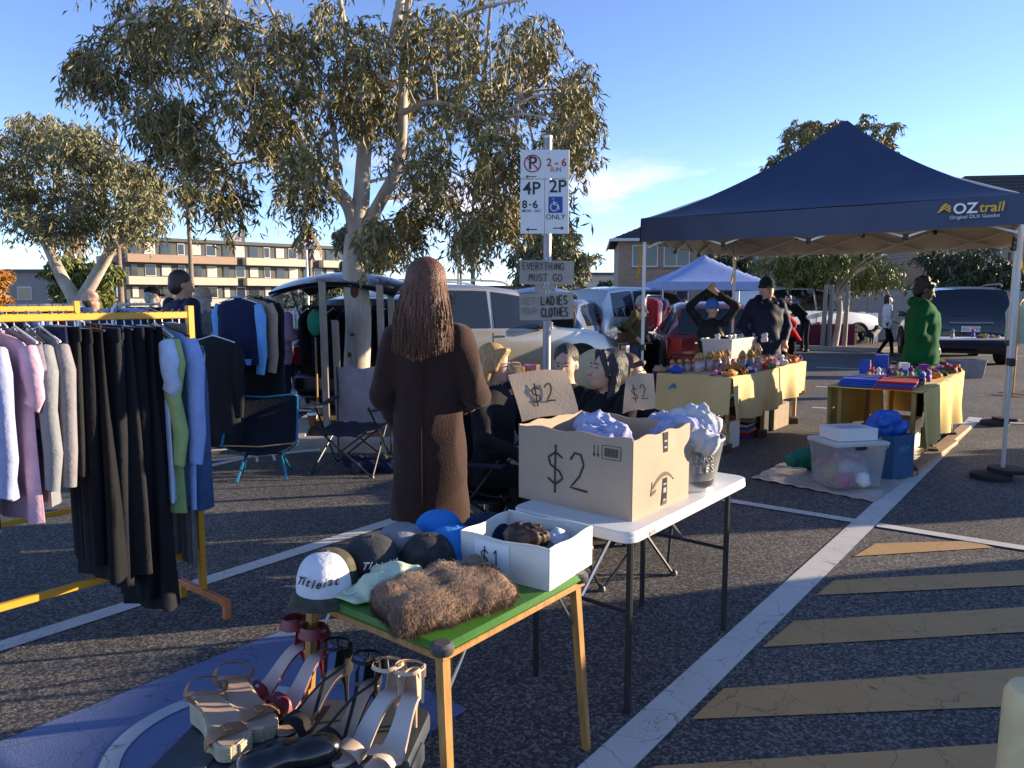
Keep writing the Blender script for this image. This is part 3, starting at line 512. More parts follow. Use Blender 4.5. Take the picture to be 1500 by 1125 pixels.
def shoe(label, loc, rz, kind, up, sole, lining, group, side=1):
    t = thing({'wedge': 'wedge_sandal', 'stud': 'heeled_sandal', 'strap': 'heeled_sandal', 'nude': 'heeled_sandal'}[kind], label, 'shoe', loc, rz, group); n = 20; Lh = .25; hh = .06 if kind == 'wedge' else .10; t.scale = (1.42, 1.16, 1.0) if kind == 'wedge' else (1.08, 1.05, 1.05)
    def cz(u): return (.045 if kind == 'wedge' else .008)+hh*(0 if u < .32 else (1 if u > .86 else (lambda q: q*q*(3-2*q))((u-.32)/.54)))*(.35 if kind == 'wedge' else 1)
    def wd(u): return .074*(.55+.45*math.sin(math.pi*min(1, (u+.12)*1.55)*.5+0)) if u < .3 else .084*(1-.38*math.sin(math.pi*min(1, (u-.3)/.45)*.5)) if u < .8 else .053*(1-max(0, (u-.9)/.1)**2*.6)
    def xc(u): return side*.010*math.sin(math.pi*u*1.2)
    rings = []; top = []
    for i in range(n+1):
        u = i/n; y = -Lh/2+Lh*u; w_ = wd(u)/2*(math.sqrt(max(.05, 1-(1-min(1, u/.12))**2)) if u < .12 else 1); z = cz(u); zb = .0 if kind == 'wedge' else z-.007
        rings.append([(xc(u)-w_, y, z), (xc(u)+w_, y, z), (xc(u)+w_*.97, y, (z+zb)/2), (xc(u)+w_, y, zb), (xc(u)-w_, y, zb), (xc(u)-w_*.97, y, (z+zb)/2)]); top.append([(xc(u)-w_*.96, y, z+.001), (xc(u), y, z-.0015), (xc(u)+w_*.96, y, z+.001)])
    s_ = MB().loft(rings).build('sole', sole, t, 30); MB().sheet(top, .003).build('insole', lining, t)
    if kind == 'wedge':
        for k in range(5): MB().tube([(rings[i][0][0]-.001, rings[i][0][1], rings[i][0][2]*(k+.5)/5.2) for i in range(n+1)]+[(rings[i][1][0]+.001, rings[i][1][1], rings[i][1][2]*(k+.5)/5.2) for i in range(n, -1, -1)], .0062, 6).build('rope_coil', sole, t)
    else: MB().tube([(xc(.93), Lh*.43, cz(.93)-.005), (xc(.93), Lh*.45, cz(.9)*.5), (xc(.93), Lh*.455, 0)], [.018, .007, .005], 8).build('heel', up, t)
    def strap(pts, w_, th=.0025, up_=None, nm='strap', mm=None):
        P = [Vector(p) for p in pts]; Q = []
        for i in range(len(P)-1):
            a, b, c, d = P[max(i-1, 0)], P[i], P[i+1], P[min(i+2, len(P)-1)]
            for k in range(5): u = k/5; Q.append(.5*((2*b)+(c-a)*u+(2*a-5*b+4*c-d)*u*u+(3*b-a-3*c+d)*u**3))
        Q.append(P[-1]); c0 = sum(Q, Vector())/len(Q); return MB().sweep(Q, w_, th, [tuple((q_-Vector((c0.x, c0.y, c0.z-.02))).normalized()) for q_ in Q]).build(nm, mm or up, t)
    hz = cz(1); toe = -Lh*.26
    if kind == 'wedge':
        strap([(-.042, toe+.01, .022), (-.032, toe, .05), (0, toe-.005, .063), (.034, toe, .05), (.042, toe+.01, .022)], .034)
        MB().box((0, toe-.004, .066), (.018, .036, .007), 0, .003).build('bow_knot', up, t)
        strap([(-.026, Lh*.36, hz), (-.042, Lh*.40, hz+.03), (-.02, Lh*.57, hz+.045), (.02, Lh*.57, hz+.04), (.042, Lh*.40, hz+.03), (.026, Lh*.36, hz)], .014)
        strap([(-.042, Lh*.40, hz+.03), (-.03, Lh*.24, hz+.05), (.02, Lh*.20, hz+.035), (.042, Lh*.40, hz+.03)], .012)
    else:
        zt = cz(.25)
        if kind == 'stud':
            s1 = strap([(-.044, toe, zt), (-.034, toe, zt+.030), (0, toe-.005, zt+.042), (.034, toe, zt+.030), (.044, toe, zt)], .042)
            for k in range(4): a = .5+k*.72; MB().lathe([(.0065, 0), (.006, .002), (.003, .002), (.003, .0005)], 10).tf(frame((-.042*math.cos(a), toe-.002, zt+.004+.041*math.sin(a)), (0, 1, 0), (math.sin(a), 0, math.cos(a)))).build('eyelet', M_STEEL, t)
            w1 = .032
        else:
            strap([(-.044, toe, zt), (-.030, toe-.008, zt+.026), (.0, toe-.014, zt+.036), (.030, toe-.008, zt+.026), (.044, toe, zt)], .038 if kind == 'nude' else .05); w1 = .010
        if kind == 'strap': strap([(-.04, toe+.02, zt+.01), (.0, .02, hz*.7+.02), (.036, Lh*.3, hz+.03), (.036, Lh*.42, hz+.06)], .010); strap([(.04, toe+.02, zt+.01), (.0, .035, hz*.7+.03), (-.036, Lh*.3, hz+.04), (-.036, Lh*.42, hz+.06)], .010)
        # heel counter and ankle strap
        P = [[(xc(1)+.027*math.sin(a)*(1-.1*j), Lh*.40+.028*math.cos(a)+.006*j/3, hz+.062*j/3) for j in range(4)] for a in [-2.0+4.0*i/10 for i in range(11)]]; MB().sheet(P, .003).build('heel_counter', up, t)
        az = hz+.085; strap([(.028, Lh*.46, az), (.040, Lh*.33, az+.008), (.026, Lh*.19, az+.004), (-.026, Lh*.19, az), (-.040, Lh*.33, az+.006), (-.028, Lh*.46, az), (0, Lh*.50, az), (.028, Lh*.46, az)], w1)
        for sg in (-1, 1): strap([(sg*.027, Lh*.45, hz+.05), (sg*.030, Lh*.44, az+.004)], .010)
        MB().box((.040, Lh*.33, az+.008), (.004, .016, .016), 0, .001).build('buckle', M_STEEL, t)
        if side > 0: strap([(.040, Lh*.33, az), (.048, Lh*.28, az-.03), (.05, Lh*.25, az-.08)], .008)
    return t
L_TAN = mat('tan_leather', (.26, .13, .065), .6, 0, .12, 14, .1); L_NUDE = mat('nude_leather', (.47, .34, .25), .5, 0, .06, 14, .05); L_RED = mat('dark_red_leather', (.17, .012, .018), .5, 0, .15, 16, .1); L_BLK = mat('black_suede', (.010, .009, .010), .9, var=.2)
L_JUTE = mat('jute_rope', (.46, .38, .26), .9, 0, .15, 60, .15, 120); L_INS = mat('beige_insole', (.40, .28, .20), .6, var=.06); L_PINK = mat('pale_insole', (.50, .36, .33), .6, var=.05); L_WHT = mat('white_insole', (.48, .43, .41), .5, var=.05)
def sp(px, py, z=SZ+.008): p = G(px, py, z); return (p.x, p.y, z)
shoe('tan wedge sandal with rope sole at the bin corner', sp(322, 1078), R(38), 'wedge', L_TAN, L_JUTE, L_INS, 'tan wedge pair', 1)
shoe('tan wedge sandal tucked behind its matching one', sp(365, 1052), R(40), 'wedge', L_TAN, L_JUTE, L_INS, 'tan wedge pair', -1)
shoe('dark red studded stiletto touching the black sandals', sp(432, 1028), R(-35), 'stud', L_RED, L_RED, L_PINK, 'red stiletto pair', 1)
shoe('dark red studded stiletto standing behind the tan wedges', sp(402, 1012), R(-40), 'stud', L_RED, L_RED, L_PINK, 'red stiletto pair', -1)
shoe('black suede strappy stiletto behind the other black one', sp(462, 1052), R(-38), 'strap', L_BLK, L_BLK, L_INS, 'black stiletto pair', -1)
shoe('black suede strappy stiletto beside the nude stilettos', sp(508, 1076), R(-38), 'strap', L_BLK, L_BLK, L_INS, 'black stiletto pair', 1)
shoe('nude leather stiletto lying next to the black pair', sp(540, 1090), R(-34), 'nude', L_NUDE, L_NUDE, L_WHT, 'nude stiletto pair', -1)
shoe('nude leather stiletto at the end of the shoe row', sp(578, 1098), R(-24), 'nude', L_NUDE, L_NUDE, L_WHT, 'nude stiletto pair', 1)
t = thing('black_loafer', 'glossy black leather slip-on shoe on the bin', 'shoe', sp(425, 1124), R(-72))
sdf_mesh('shoe_upper', [ell((0, -.075, .026), (.046, .065, .028)), ell((0, .0, .03), (.04, .11, .03)), ell((0, .08, .036), (.037, .055, .04)), cap_((-.02, -.02, .05), (.02, -.02, .05), .012, .012)], [mat('patent_black', (.008, .008, .009), .22, coat=.4)], t, .006, .05)
MB().loft([[(x*.05, y*.14, z) for x, y in [(math.cos(k*.4), math.sin(k*.4)) for k in range(16)]] for z in (0, .012)]).build('sole', M_RUB, t)
# bollard
bp_ = G(1500, 1020, .62); t = thing('bollard', 'cream painted round-topped bollard beside the ochre hatching', 'bollard', (bp_.x+.055, bp_.y+.03, 0))
MB().lathe([(.075, 0), (.072, .56), (.070, .60), (.060, .622), (.03, .632), (.002, .634)], 28).build('post', mat('cream_paint', (.66, .50, .26), .5, 0, .12, 8, .1), t); MB().lathe([(.11, 0), (.11, .02), (.08, .03)], 20).build('base_collar', M_CONC, t)
# ================================================================ CLOTHES RACKS
def garment(kind, label, p, rz, m, length, width=.42, th=.05, seed=0, name=None, group=None, trim=None, drop=.05, sleeve=.55):
    rr = random.Random(seed); nm = name or {'shirt': 'hanging_shirt', 'pants': 'hanging_trousers', 'skirt': 'hanging_skirt', 'belt': 'belt_bundle', 'jacket': 'hanging_jacket'}[kind]
    t = thing(nm, label, {'shirt': 'shirt', 'pants': 'trousers', 'skirt': 'skirt', 'belt': 'belts', 'jacket': 'jacket'}[kind], p, rz+rr.uniform(-.12, .12), group or 'clothes hanging on racks')
    n = 28; hw = width/2; ph = [rr.uniform(0, 6.28) for _ in range(4)]
    def ring(z, hw_, ht, cy=0, amp=0.):
        o = []
        for k in range(n):
            a = 2*math.pi*k/n; c, s_ = math.cos(a), math.sin(a); x = math.copysign(abs(c)**.8, c); q = 1+amp*(math.sin(5*a+ph[0]+z*2)+.6*math.sin(9*a+ph[1]-z*3))
            o.append((ht*s_*q+amp*.06*math.sin(x*9+ph[2]), cy+hw_*x*(1+amp*.15*math.sin(z*7+ph[3])), z))
        return o
    top = -drop; rings = []
    if kind in ('shirt', 'jacket'):
        prof = [(0, .06, .5), (-.012, .10, .6), (-.035, .72, .8), (-.075, .97, 1), (-.14, 1, 1.1)]
        for z, a, b in prof: rings.append(ring(top+z, hw*a, th/2*b, 0, .03))
        k = 9
        for i in range(1, k+1): u = i/k; rings.append(ring(top-.14-(length-.14)*u, hw*(.96+.05*u), th/2*(1.1+.5*u), 0, .06+.22*u))
        MB().loft(rings).build('garment_body', m, t, 70)
        for sg in (-1, 1):
            sl_ = sleeve; path = [(0, sg*hw*.90, top-.07), (.008*sg, sg*(hw+.015), top-.16), (.015*sg+rr.uniform(-.02, .02), sg*(hw+.02*rr.random()), top-.14-sl_*.35), (rr.uniform(-.012, .012), sg*(hw+.02*rr.random()-.005), top-.14-sl_*.7), (.02*sg, sg*(hw+.0), top-.14-sl_)]
            r_ = MB(); r_.tube(path, [.05, .062, .05, .054, .042], 10); r_.v = [(x*.62, y, z) for x, y, z in r_.v]; r_.build('sleeve', m, t, 70)
        if trim:
            MB().tube([(.03*math.cos(a), .075*math.sin(a), top+.006) for a in [k*.5236 for k in range(13)]], .008, 6).build('collar', trim, t)
            MB().loft([[(x*1.04, y*1.02, z) for x, y, z in ring(top-length+dz, hw*1.0, th/2*1.6, 0, .1)] for dz in (0, .02, .055)]).build('hem_band', trim, t, 70)
    elif kind == 'pants':
        for sg in (-1, 1):
            rings = []
            for i in range(11):
                u = i/10; rings.append(ring(top-length*u, hw*(.5 if i else .48)*(1-.18*u), th/2*(.7+.35*min(1, u*4)), sg*hw*(.44-.06*u), .03+.10*u))
            MB().loft(rings).build('trouser_leg', m, t, 70)
        MB().loft([ring(top+.012, hw*.98, th*.42), ring(top-.03, hw*1.0, th*.46), ring(top-.05, hw*.99, th*.46)]).build('waistband', m, t, 70)
    elif kind == 'skirt':
        for i in range(11): u = i/10; rings.append(ring(top-length*u+(.02*math.sin(ph[0]) if i == 10 else 0), hw*(.8+.25*u), th/2*(.7+.9*u), 0, .03+.22*u))
        MB().loft(rings).build('skirt_body', m, t, 70)
    else:
        for i in range(5): y = -.08+i*.04; MB().sweep([(0, y, top+.02), (.01, y+.01, top-length*.5), (-.006, y, top-length)], .035, .006, (1, 0, 0)).build('belt', m, t); MB().box((0, y, top-length-.014), (.012, .036, .03), 0, .003).build('buckle', M_STEEL, t)
    hk = MB(); hk.tube([(0, -.004, .006), (0, -.014, .016), (0, 0, .028), (0, .016, .014), (0, .006, -.012), (0, 0, top+.0)], .0026, 6); hk.build('hanger_hook', M_STEEL, t)
    if kind != 'belt': MB().tube([(0, -hw*.92, top-.045 if kind in ('shirt', 'jacket') else top+.004), (0, 0, top+.014), (0, hw*.92, top-.045 if kind in ('shirt', 'jacket') else top+.004)], .005, 6).build('hanger_arm', M_WHITEP if seed % 2 else M_BLACK, t)
    return t
def rack(name, label, base, d, L, H, m, foot_m, low=.30, sq=.032, stub=.045):
    t = thing(name, label, 'clothes rack', (base.x, base.y, 0), math.atan2(d.y, d.x))       # right-hand post at the origin, rack runs to -x
    for i, x in enumerate((0, -L)):
        MB().box((x, 0, (H+stub+.1)/2), (sq, sq, H+stub-.1), 0, .003).build('post', m, t)
        MB().box((x, 0, .085), (sq, .46, sq), 0, .003).build('foot_bar', foot_m, t)
        for sg in (-1, 1): MB().box((x, sg*.215, .035), (sq, sq, .07), 0, .003).build('foot', m if sg > 0 else foot_m, t)
    MB().box((-L/2, 0, H), (L-sq, sq*.8, sq), 0, .003).build('top_bar', m, t); MB().box((-L/2, 0, low), (L-sq, sq*.8, sq), 0, .003).build('lower_bar', m, t)
    return t
RA = G(299, 890); RH = 1.50
rack('yellow_clothes_rack', 'yellow steel clothes rack with orange foot bar, full of black garments', RA, LD, 1.75, RH, M_YEL, M_ORG)
RB = G(131, 742, .30); RB.z = 0
rack('yellow_clothes_rack', 'yellow steel clothes rack parked behind the black garments', RB, LD, 1.75, RH+.02, M_YEL, M_ORG)
def on_bar(base, px, H, d=LD):
    k = (px-750)/F_PX/math.cos(PITCH); u = (base.x-k*base.y)/(k*d.y-d.x); p = base+d*u; return Vector((p.x, p.y, H+.0))
FB = [fab('black%d' % i, c) for i, c in enumerate(((.010, .010, .012), (.014, .015, .019), (.009, .010, .015), (.018, .018, .02)))]
DEN = fab('denim', (.055, .10, .20), bump=.4); DDEN = fab('dark_denim', (.018, .026, .055), bump=.4); FPK = fab('pale_pink', (.52, .33, .42)); FLV = fab('taupe_lilac', (.30, .25, .30)); FGK = fab('grey_knit', (.21, .20, .22)); FLB = fab('light_blue', (.26, .36, .66)); FPB = fab('pale_blue', (.44, .54, .74)); FGN = fab('lime_green', (.30, .40, .16)); FGP = fab('warm_grey', (.15, .145, .14)); FBR = fab('brown_leather', (.055, .028, .022))
RZG = math.atan2(LD.y, LD.x)
items = [(268, 'pants', 'faded blue denim jeans at the end of the yellow rack', DEN, 238, .34, 70, .16), (258, 'pants', 'warm grey trousers hanging beside the denim jeans', FGP, 352, .30, 20, .05), (243, 'shirt', 'light blue long sleeved shirt on the yellow rack', FLB, 265, .44, 12, .05), (232, 'shirt', 'lime green top between two blue shirts', FGN, 270, .40, 20, .05), (222, 'shirt', 'pale blue short sleeved top next to the long black clothes', FPB, 252, .42, 16, .05),
 (212, 'pants', 'long black trousers next to the pale blue top', FB[0], 395, .36, 40, .06), (200, 'skirt', 'black skirt reaching lowest of the row', FB[1], 408, .40, 42, .06), (188, 'pants', 'black wide trousers second lowest in the row', FB[2], 400, .38, 42, .06), (176, 'skirt', 'black pleated skirt between wide trousers and jeans', FB[3], 355, .38, 40, .06), (163, 'pants', 'short dark denim jeans with studded seam', DDEN, 165, .30, 26, .05), (152, 'pants', 'black trousers hanging behind the dark denim', FB[1], 380, .36, 40, .06),
 (139, 'belt', 'bundle of brown leather belts with buckles', FBR, 66, .2, 30, .05), (130, 'skirt', 'ragged hem black skirt under the belts', FB[0], 360, .42, 36, .06), (116, 'pants', 'black trousers by the belt bundle', FB[2], 345, .36, 36, .06), (104, 'pants', 'mid blue jeans between black trousers', DEN, 200, .28, 30, .06), (92, 'pants', 'charcoal trousers beside the blue jeans', FB[3], 215, .34, 30, .05), (80, 'pants', 'navy trousers next to the grey knit', FNAVY, 190, .34, 30, .05), (64, 'shirt', 'long grey knitted cardigan on the yellow rack', FGK, 215, .44, 18, .05),
 (46, 'shirt', 'grey marle sweatshirt hanging on the yellow rack', FGM, 250, .46, 18, .05), (28, 'shirt', 'taupe lilac tee shirt on the yellow rack', FLV, 140, .44, 16, .05), (8, 'shirt', 'pale pink tee shirt with wide sleeves', FPK, 275, .46, 24, .05), (-18, 'shirt', 'lilac fleece top on the yellow rack end', FLIL, 240, .44, 24, .05), (-45, 'pants', 'navy trousers near the hidden rack post', FNAVY, 300, .34, 24, .05)]
for i, (px, kd, lab, m, lpx, wd_, th, dr) in enumerate(items):
    p = on_bar(RA, px, RH); L_ = lpx/(F_PX/p.y); garment(kd, lab, p, RZG, m, L_, wd_, th/1000*1.7, i, drop=dr, sleeve=.16 if 'tee' in lab or 'short' in lab else .5)
itB = [(118, 'shirt', 'white shirt on the rack behind', FW, .6), (100, 'pants', 'blue jeans on the rack behind', DEN, .85), (84, 'shirt', 'striped navy top on the rack behind', FNAVY, .62), (66, 'pants', 'pale jeans on the rack behind', fab('pale_denim', (.14, .20, .32)), .95), (50, 'pants', 'light blue jeans hung at the rear rack', FLB, .95), (34, 'shirt', 'grey sweatshirt on the rear rack', FGM, .7), (18, 'pants', 'dark denim jeans on the rear rack', DDEN, .95), (2, 'shirt', 'charcoal shirt on the rear rack', FCH, .68)]
for i, (px, kd, lab, m, L_) in enumerate(itB): garment(kd, lab, on_bar(RB, px, RH+.02), RZG, m, L_, .40, .075, 40+i)
def light_rack(label, a, b, H, seed, cols, name='white_clothes_rack', n=8, m=M_WMET, lab='small garment on the far rack'):
    a, b = Vector(a), Vector(b); t = thing(name, label, 'clothes rack', (a.x, a.y, 0)); d = b-a
    for q in (Vector((0, 0, 0)), d): MB().tube([(q.x, q.y, 0), (q.x, q.y, H-.06), tuple(q+d.normalized()*(.06 if q.length < .01 else -.06)+Vector((0, 0, H)))], .014, 8).build('post', m, t)
    u = d.normalized(); MB().tube([tuple(u*.06+Vector((0, 0, H))), tuple(d-u*.06+Vector((0, 0, H)))], .014, 8).build('top_bar', m, t)
    nn = Vector((-u.y, u.x, 0))
    for q in (Vector((0, 0, 0)), d): MB().tube([tuple(q+nn*.22+Vector((0, 0, .03))), tuple(q-nn*.22+Vector((0, 0, .03)))], .014, 8).build('foot_bar', m, t)
    rr = random.Random(seed); rz = math.atan2(d.y, d.x)
    for i in range(n):
        p = a+d*((i+.7)/(n+.4)); c = cols[i % len(cols)]; garment(rr.choice(['shirt', 'shirt', 'pants']), c[1]+' '+lab, (p.x, p.y, H), rz, c[0], rr.uniform(.5, .75), .42, .10, seed*20+i, group=lab)
    return t
CF = [(FNAVY, 'navy'), (FGM, 'grey marle'), (FW, 'white'), (DDEN, 'dark denim'), (FLB, 'light blue'), (FCH, 'charcoal'), (fab('rust', (.25, .07, .03)), 'rust'), (fab('teal', (.03, .22, .26)), 'teal'), (FPB, 'pale blue')]
light_rack('white tubular clothes rack far behind the yellow racks', AT(5, 480, 8.6).xy.to_3d(), AT(128, 480, 9.6).xy.to_3d(), 1.50, 3, CF, n=9, lab='garment on the first far white rack')
light_rack('white rounded clothes rack behind the beanie wearer', AT(165, 470, 7.0).xy.to_3d(), AT(238, 470, 8.0).xy.to_3d(), 1.52, 4, CF[3:]+CF[:3], n=8, lab='garment on the rounded white rack')
light_rack('low white clothes rail carrying shirts beside the pink jumper', AT(432, 480, 10.2).xy.to_3d(), AT(474, 480, 11.2).xy.to_3d(), 1.45, 5, [(FW, 'white'), (FLB, 'light blue'), (FGM, 'grey marle'), (FPB, 'pale blue'), (FPK, 'pale pink')], n=6, lab='shirt on the low white rail')
light_rack('long clothes rail beyond the tree stakes', AT(476, 470, 14.5).xy.to_3d(), AT(516, 470, 15).xy.to_3d(), 1.4, 6, CF, n=6, lab='garment on the long rail')
light_rack('clothes rail of red and pale tops under the far canopy', AT(946, 470, 17.5).xy.to_3d(), AT(968, 470, 19).xy.to_3d(), 1.65, 7, [(fab('red', (.35, .03, .04)), 'red'), (FPK, 'pale pink'), (FW, 'white'), (FCH, 'charcoal')], n=8, lab='top on the canopy rail')
# white folding airer with the college jacket
pa = G(345, 690); t = thing('folding_airer', 'white tubular folding airer behind the blue camp chair', 'clothes airer', (pa.x-.02, pa.y+.35, 0), R(20))
for x, lean in ((-.02, .03), (.14, .22)): MB().tube([(x-lean*1.1, 0, 1.52 if x > .1 else 1.12), (x+.12, .02, 0)], .013, 8).build('leg', M_WMET, t)
MB().tube([(-.55, .02, 1.10), (.06, 0, 1.13)], .011, 8).build('rail', M_WMET, t); MB().tube([(-.10, 0, 1.52), (-.02, .9, 1.50)], .012, 8).build('rail', M_WMET, t); MB().tube([(.0, .95, 1.52), (.10, 1.0, .0)], .013, 8).build('leg', M_WMET, t)
for z in (.12, .2, .28): MB().tube([(-.75, .1, z), (.5, .25, z-.02)], .007, 6).build('base_wire', M_WMET, t)
MB().tube([(-.6, -.1, .06), (.7, .1, .06)], .011, 6).build('base_bar', M_WMET, t)
FSB = fab('sky_blue_sleeve', (.14, .34, .68)); p = AT(348, 433, 6.75)
jk = garment('jacket', 'navy college jacket with sky blue sleeves and striped hem', p, R(75), FNAVY, .60, .46, .15, 91, trim=FSB, drop=.02)
for ch in jk.children:
    if ch.name.startswith('sleeve'): ch.data.materials[0] = FSB
garment('jacket', 'long black coat hanging behind the college jacket', AT(378, 432, 7.0), R(62), FB[0], .95, .50, .17, 92, drop=.02)
garment('jacket', 'long black coat hung low beside the jeans', AT(312, 490, 6.4), R(70), FB[1], .95, .46, .16, 93, drop=.02)
garment('shirt', 'beige shirt between the jacket and the black coat', AT(365, 432, 6.85), R(70), fab('beige', (.30, .24, .18)), .55, .46, .1, 94, drop=.02)
# ================================================================ CAMP CHAIRS, CUP, GROUND HEAPS
p = (G(348, 706)+G(410, 702))/2; t = thing('camp_chair', 'low camp chair with bright blue tubular frame and dark mesh seat', 'chair', (p.x, p.y+.15, 0), R(12)); M_BLUEM = mat('blue_anodised', (.02, .20, .36), .3, .5)
def rpath(P, n=5):
    P = [Vector(q) for q in P]; Q = []
    for i in range(len(P)-1):
        a, b, c, d = P[max(i-1, 0)], P[i], P[i+1], P[min(i+2, len(P)-1)]
        for k in range(n): u = k/n; Q.append(.5*((2*b)+(c-a)*u+(2*a-5*b+4*c-d)*u*u+(3*b-a-3*c+d)*u**3))
    return Q+[P[-1]]
for sg in (-1, 1):
    MB().tube(rpath([(sg*.15, -.02, .20), (sg*.30, -.22, .33), (sg*.305, -.20, .37), (sg*.29, .16, .66), (sg*.27, .18, .70), (sg*.2, .185, .705), (0, .175, .69)]), .010, 8).build('side_frame', M_BLUEM, t)
    MB().tube([(sg*.15, -.02, .20), (sg*.21, -.18, .0)], .011, 8).build('leg', M_BLUEM, t); MB().tube([(sg*.15, .04, .20), (sg*.21, .22, .0)], .011, 8).build('leg', M_BLUEM, t)
    MB().box((sg*.15, .01, .205), (.035, .10, .03), 0, .006).build('hub', M_BLACK, t)
MB().tube([(-.15, .01, .205), (.15, .01, .205)], .010, 8).build('crossbar', M_BLACK, t)
MB().tube([(-.3, -.22, .335), (0, -.24, .318), (.3, -.22, .335)], .006, 6).build('seat_strap', mat('tan_webbing', (.35, .22, .10), .8), t)
P = [[(sx_*.285*(1-.0*v), -.22+.40*v, .335+(.37*max(0, (v-.35)/.65)**1.1)-.10*(1-abs(sx_)**2)*(1-v*.75)) for v in [j/10 for j in range(11)]] for sx_ in [-1+.2*i for i in range(11)]]
MB().sheet(P, .004).build('sling_seat', fab('dark_mesh', (.012, .014, .022)), t)
def quad_chair(label, p, rz, fm, fm2, name='camp_chair'):
    t = thing(name, label, 'chair', p, rz); 
    for sg in (-1, 1):
        MB().tube([(sg*.30, -.24, 0), (-sg*.24, -.20, .40)], .009, 6).build('leg', M_BLACK, t); MB().tube([(sg*.30, .26, 0), (-sg*.22, .22, .40)], .009, 6).build('leg', M_BLACK, t)
        MB().tube([(sg*.30, -.24, 0), (sg*.24, .22, .40)], .009, 6).build('leg', M_BLACK, t); MB().tube([(sg*.30, .26, 0), (sg*.26, -.20, .62)], .009, 6).build('leg', M_BLACK, t)
        MB().tube([(sg*.27, .24, .05), (sg*.29, .30, .93)], .009, 6).build('back_post', M_BLACK, t); MB().sweep([(sg*.31, -.26, .60), (sg*.32, 0, .585), (sg*.30, .28, .64)], .07, .012).build('arm_rest', fm2, t)
        for y in (-.24, .26): MB().lathe([(.022, 0), (.02, .02), (.01, .03)], 8, (sg*.30, y, 0)).build('foot_cap', M_BLACK, t)
    P = [[(x*.29, .30-.05*(1-x*x)*1.2+.03*(1-v), .40+.53*v+.012*math.sin(x*7+v*5)) for v in [j/8 for j in range(9)]] for x in [-1+.2*i for i in range(11)]]; MB().sheet(P, .006).build('back_panel', fm, t)
    P = [[(x*.25, -.22+.50*v, .40-.07*(1-x*x)*math.sin(math.pi*min(1, v+.2))+.01*math.sin(x*9+v*6)) for v in [j/8 for j in range(9)]] for x in [-1+.2*i for i in range(11)]]; MB().sheet(P, .006).build('seat_panel', fm2, t)
    return t
p = G(514, 692); FCG = mat('grey_nylon', (.26, .23, .26), .6, 0, .2, 5, .3, 9); FCD = fab('dark_nylon', (.03, .03, .045), .6)
t = quad_chair('grey nylon folding camp chair in front of the gum tree', (p.x, p.y+.1, 0), R(-14), FCG, FCD)
c = AT(457, 612, p.y-.02); t = thing('coffee_cup', 'brown takeaway coffee cup with white lid on chair arm', 'cup', (c.x, c.y, c.z-.07)); MB().lathe([(.030, 0), (.042, .10)], 16).build('cup_body', mat('kraft_cup', (.16, .07, .035), .7), t); MB().lathe([(.045, .098), (.045, .108), (.040, .118), (.036, .116)], 16).build('lid', M_WHITEP, t)
def gheap(name, lab, cat, px, py, rx, ry, rz_, m, n, seed, th=.07, vox=.02): q = G(px, py); return heap(name, lab, cat, (q.x, q.y, 0), rx, ry, rz_, m, n, seed, vox=vox, th=th)
gheap('navy_garment_heap', 'navy clothes dropped on the asphalt under the grey chair', 'clothes', 545, 690, .26, .14, .16, [FNAVY, FCH], 10, 11)
gheap('plastic_bag_heap', 'pale grey bags of clothes piled by the tree kerb', 'bags', 440, 600, .55, .35, .34, [mat('pale_bag', (.36, .36, .42), .5, 0, .2, 5, .4, 12), FGREYL], 14, 12, .12, .03)
gheap('dark_bag', 'dark bag lying between the seated people', 'bag', 705, 718, .16, .12, .16, [FB[1]], 8, 13)
# tree stakes
for px, pt, pb, Y, lab in ((474, 414, 585, 8.35, 'weathered grey hardwood stake left of the gum trunk'), (492, 470, 575, 8.5, 'short tan stake leaning by the gum trunk'), (557, 418, 560, 8.5, 'weathered stake beside the brown coat'), (573, 420, 560, 8.8, 'weathered stake close to the open car boot')):
    a, b = AT(px-3, pt, Y), AT(px+5, 640, Y); t = thing('tree_stake', lab, 'stake', (b.x, b.y, 0)); MB().box((0, 0, a.z/2), (.075, .05, a.z+.0), 0, .006, M=Matrix.Rotation((a.x-b.x)/a.z, 3, 'Y')).build('post', M_RAW, t); MB().box((a.x-b.x, 0, a.z+.004), (.07, .046, .01)).build('sawn_top', M_RAW, t)
# broom behind
p = AT(463, 520, 9.2); t = thing('green_broom', 'green headed broom standing upside down by the stakes', 'broom', (p.x, p.y, 0)); MB().tube([(0, 0, 0), (0, 0, 1.1)], .013, 8).build('handle', M_WOOD, t)
sdf_mesh('broom_head', [ell((0, 0, 1.28), (.10, .05, .17))], [mat('green_bristle', (.01, .22, .12), .7, 0, .3, 30, .5)], t, .02)
# ================================================================ PARKING SIGN
SP = AT(801, 500, 6.2); t = thing('parking_sign_post', 'grey steel post carrying white parking restriction signs', 'sign', (SP.x, SP.y, 0)); SPX = F_PX/6.2
def zz(py): return AT(800, py, 6.2).z
MB().tube([(0, 0, 0), (0, 0, zz(203))], .034, 14).build('pole', mat('galvanised_pole', (.28, .28, .30), .5, .5, .15, 6), t); MB().lathe([(.036, 0), (.036, .02), (.01, .03)], 14, (0, 0, zz(203))).build('pole_cap', M_GALV, t)
M_SW = mat('sign_white', (.68, .69, .70), .45, var=.03); M_SR = mat('sign_red', (.45, .03, .02), .5); M_SB = mat('sign_black', (.015, .02, .02), .5); M_SBL = mat('sign_blue', (.015, .06, .30), .5); ux_ = SPX
def bd(x0, x1, y0, y1, nm='sign_panel', y=-.045): return MB().box((((x0+x1)/2-801)/ux_, y, (zz(y0)+zz(y1))/2), ((x1-x0)/ux_, .004, zz(y0)-zz(y1)), 0, .0015).build(nm, M_SW, t)
bd(762, 831, 221, 263); bd(762, 796, 264, 343); bd(797, 831, 264, 343)
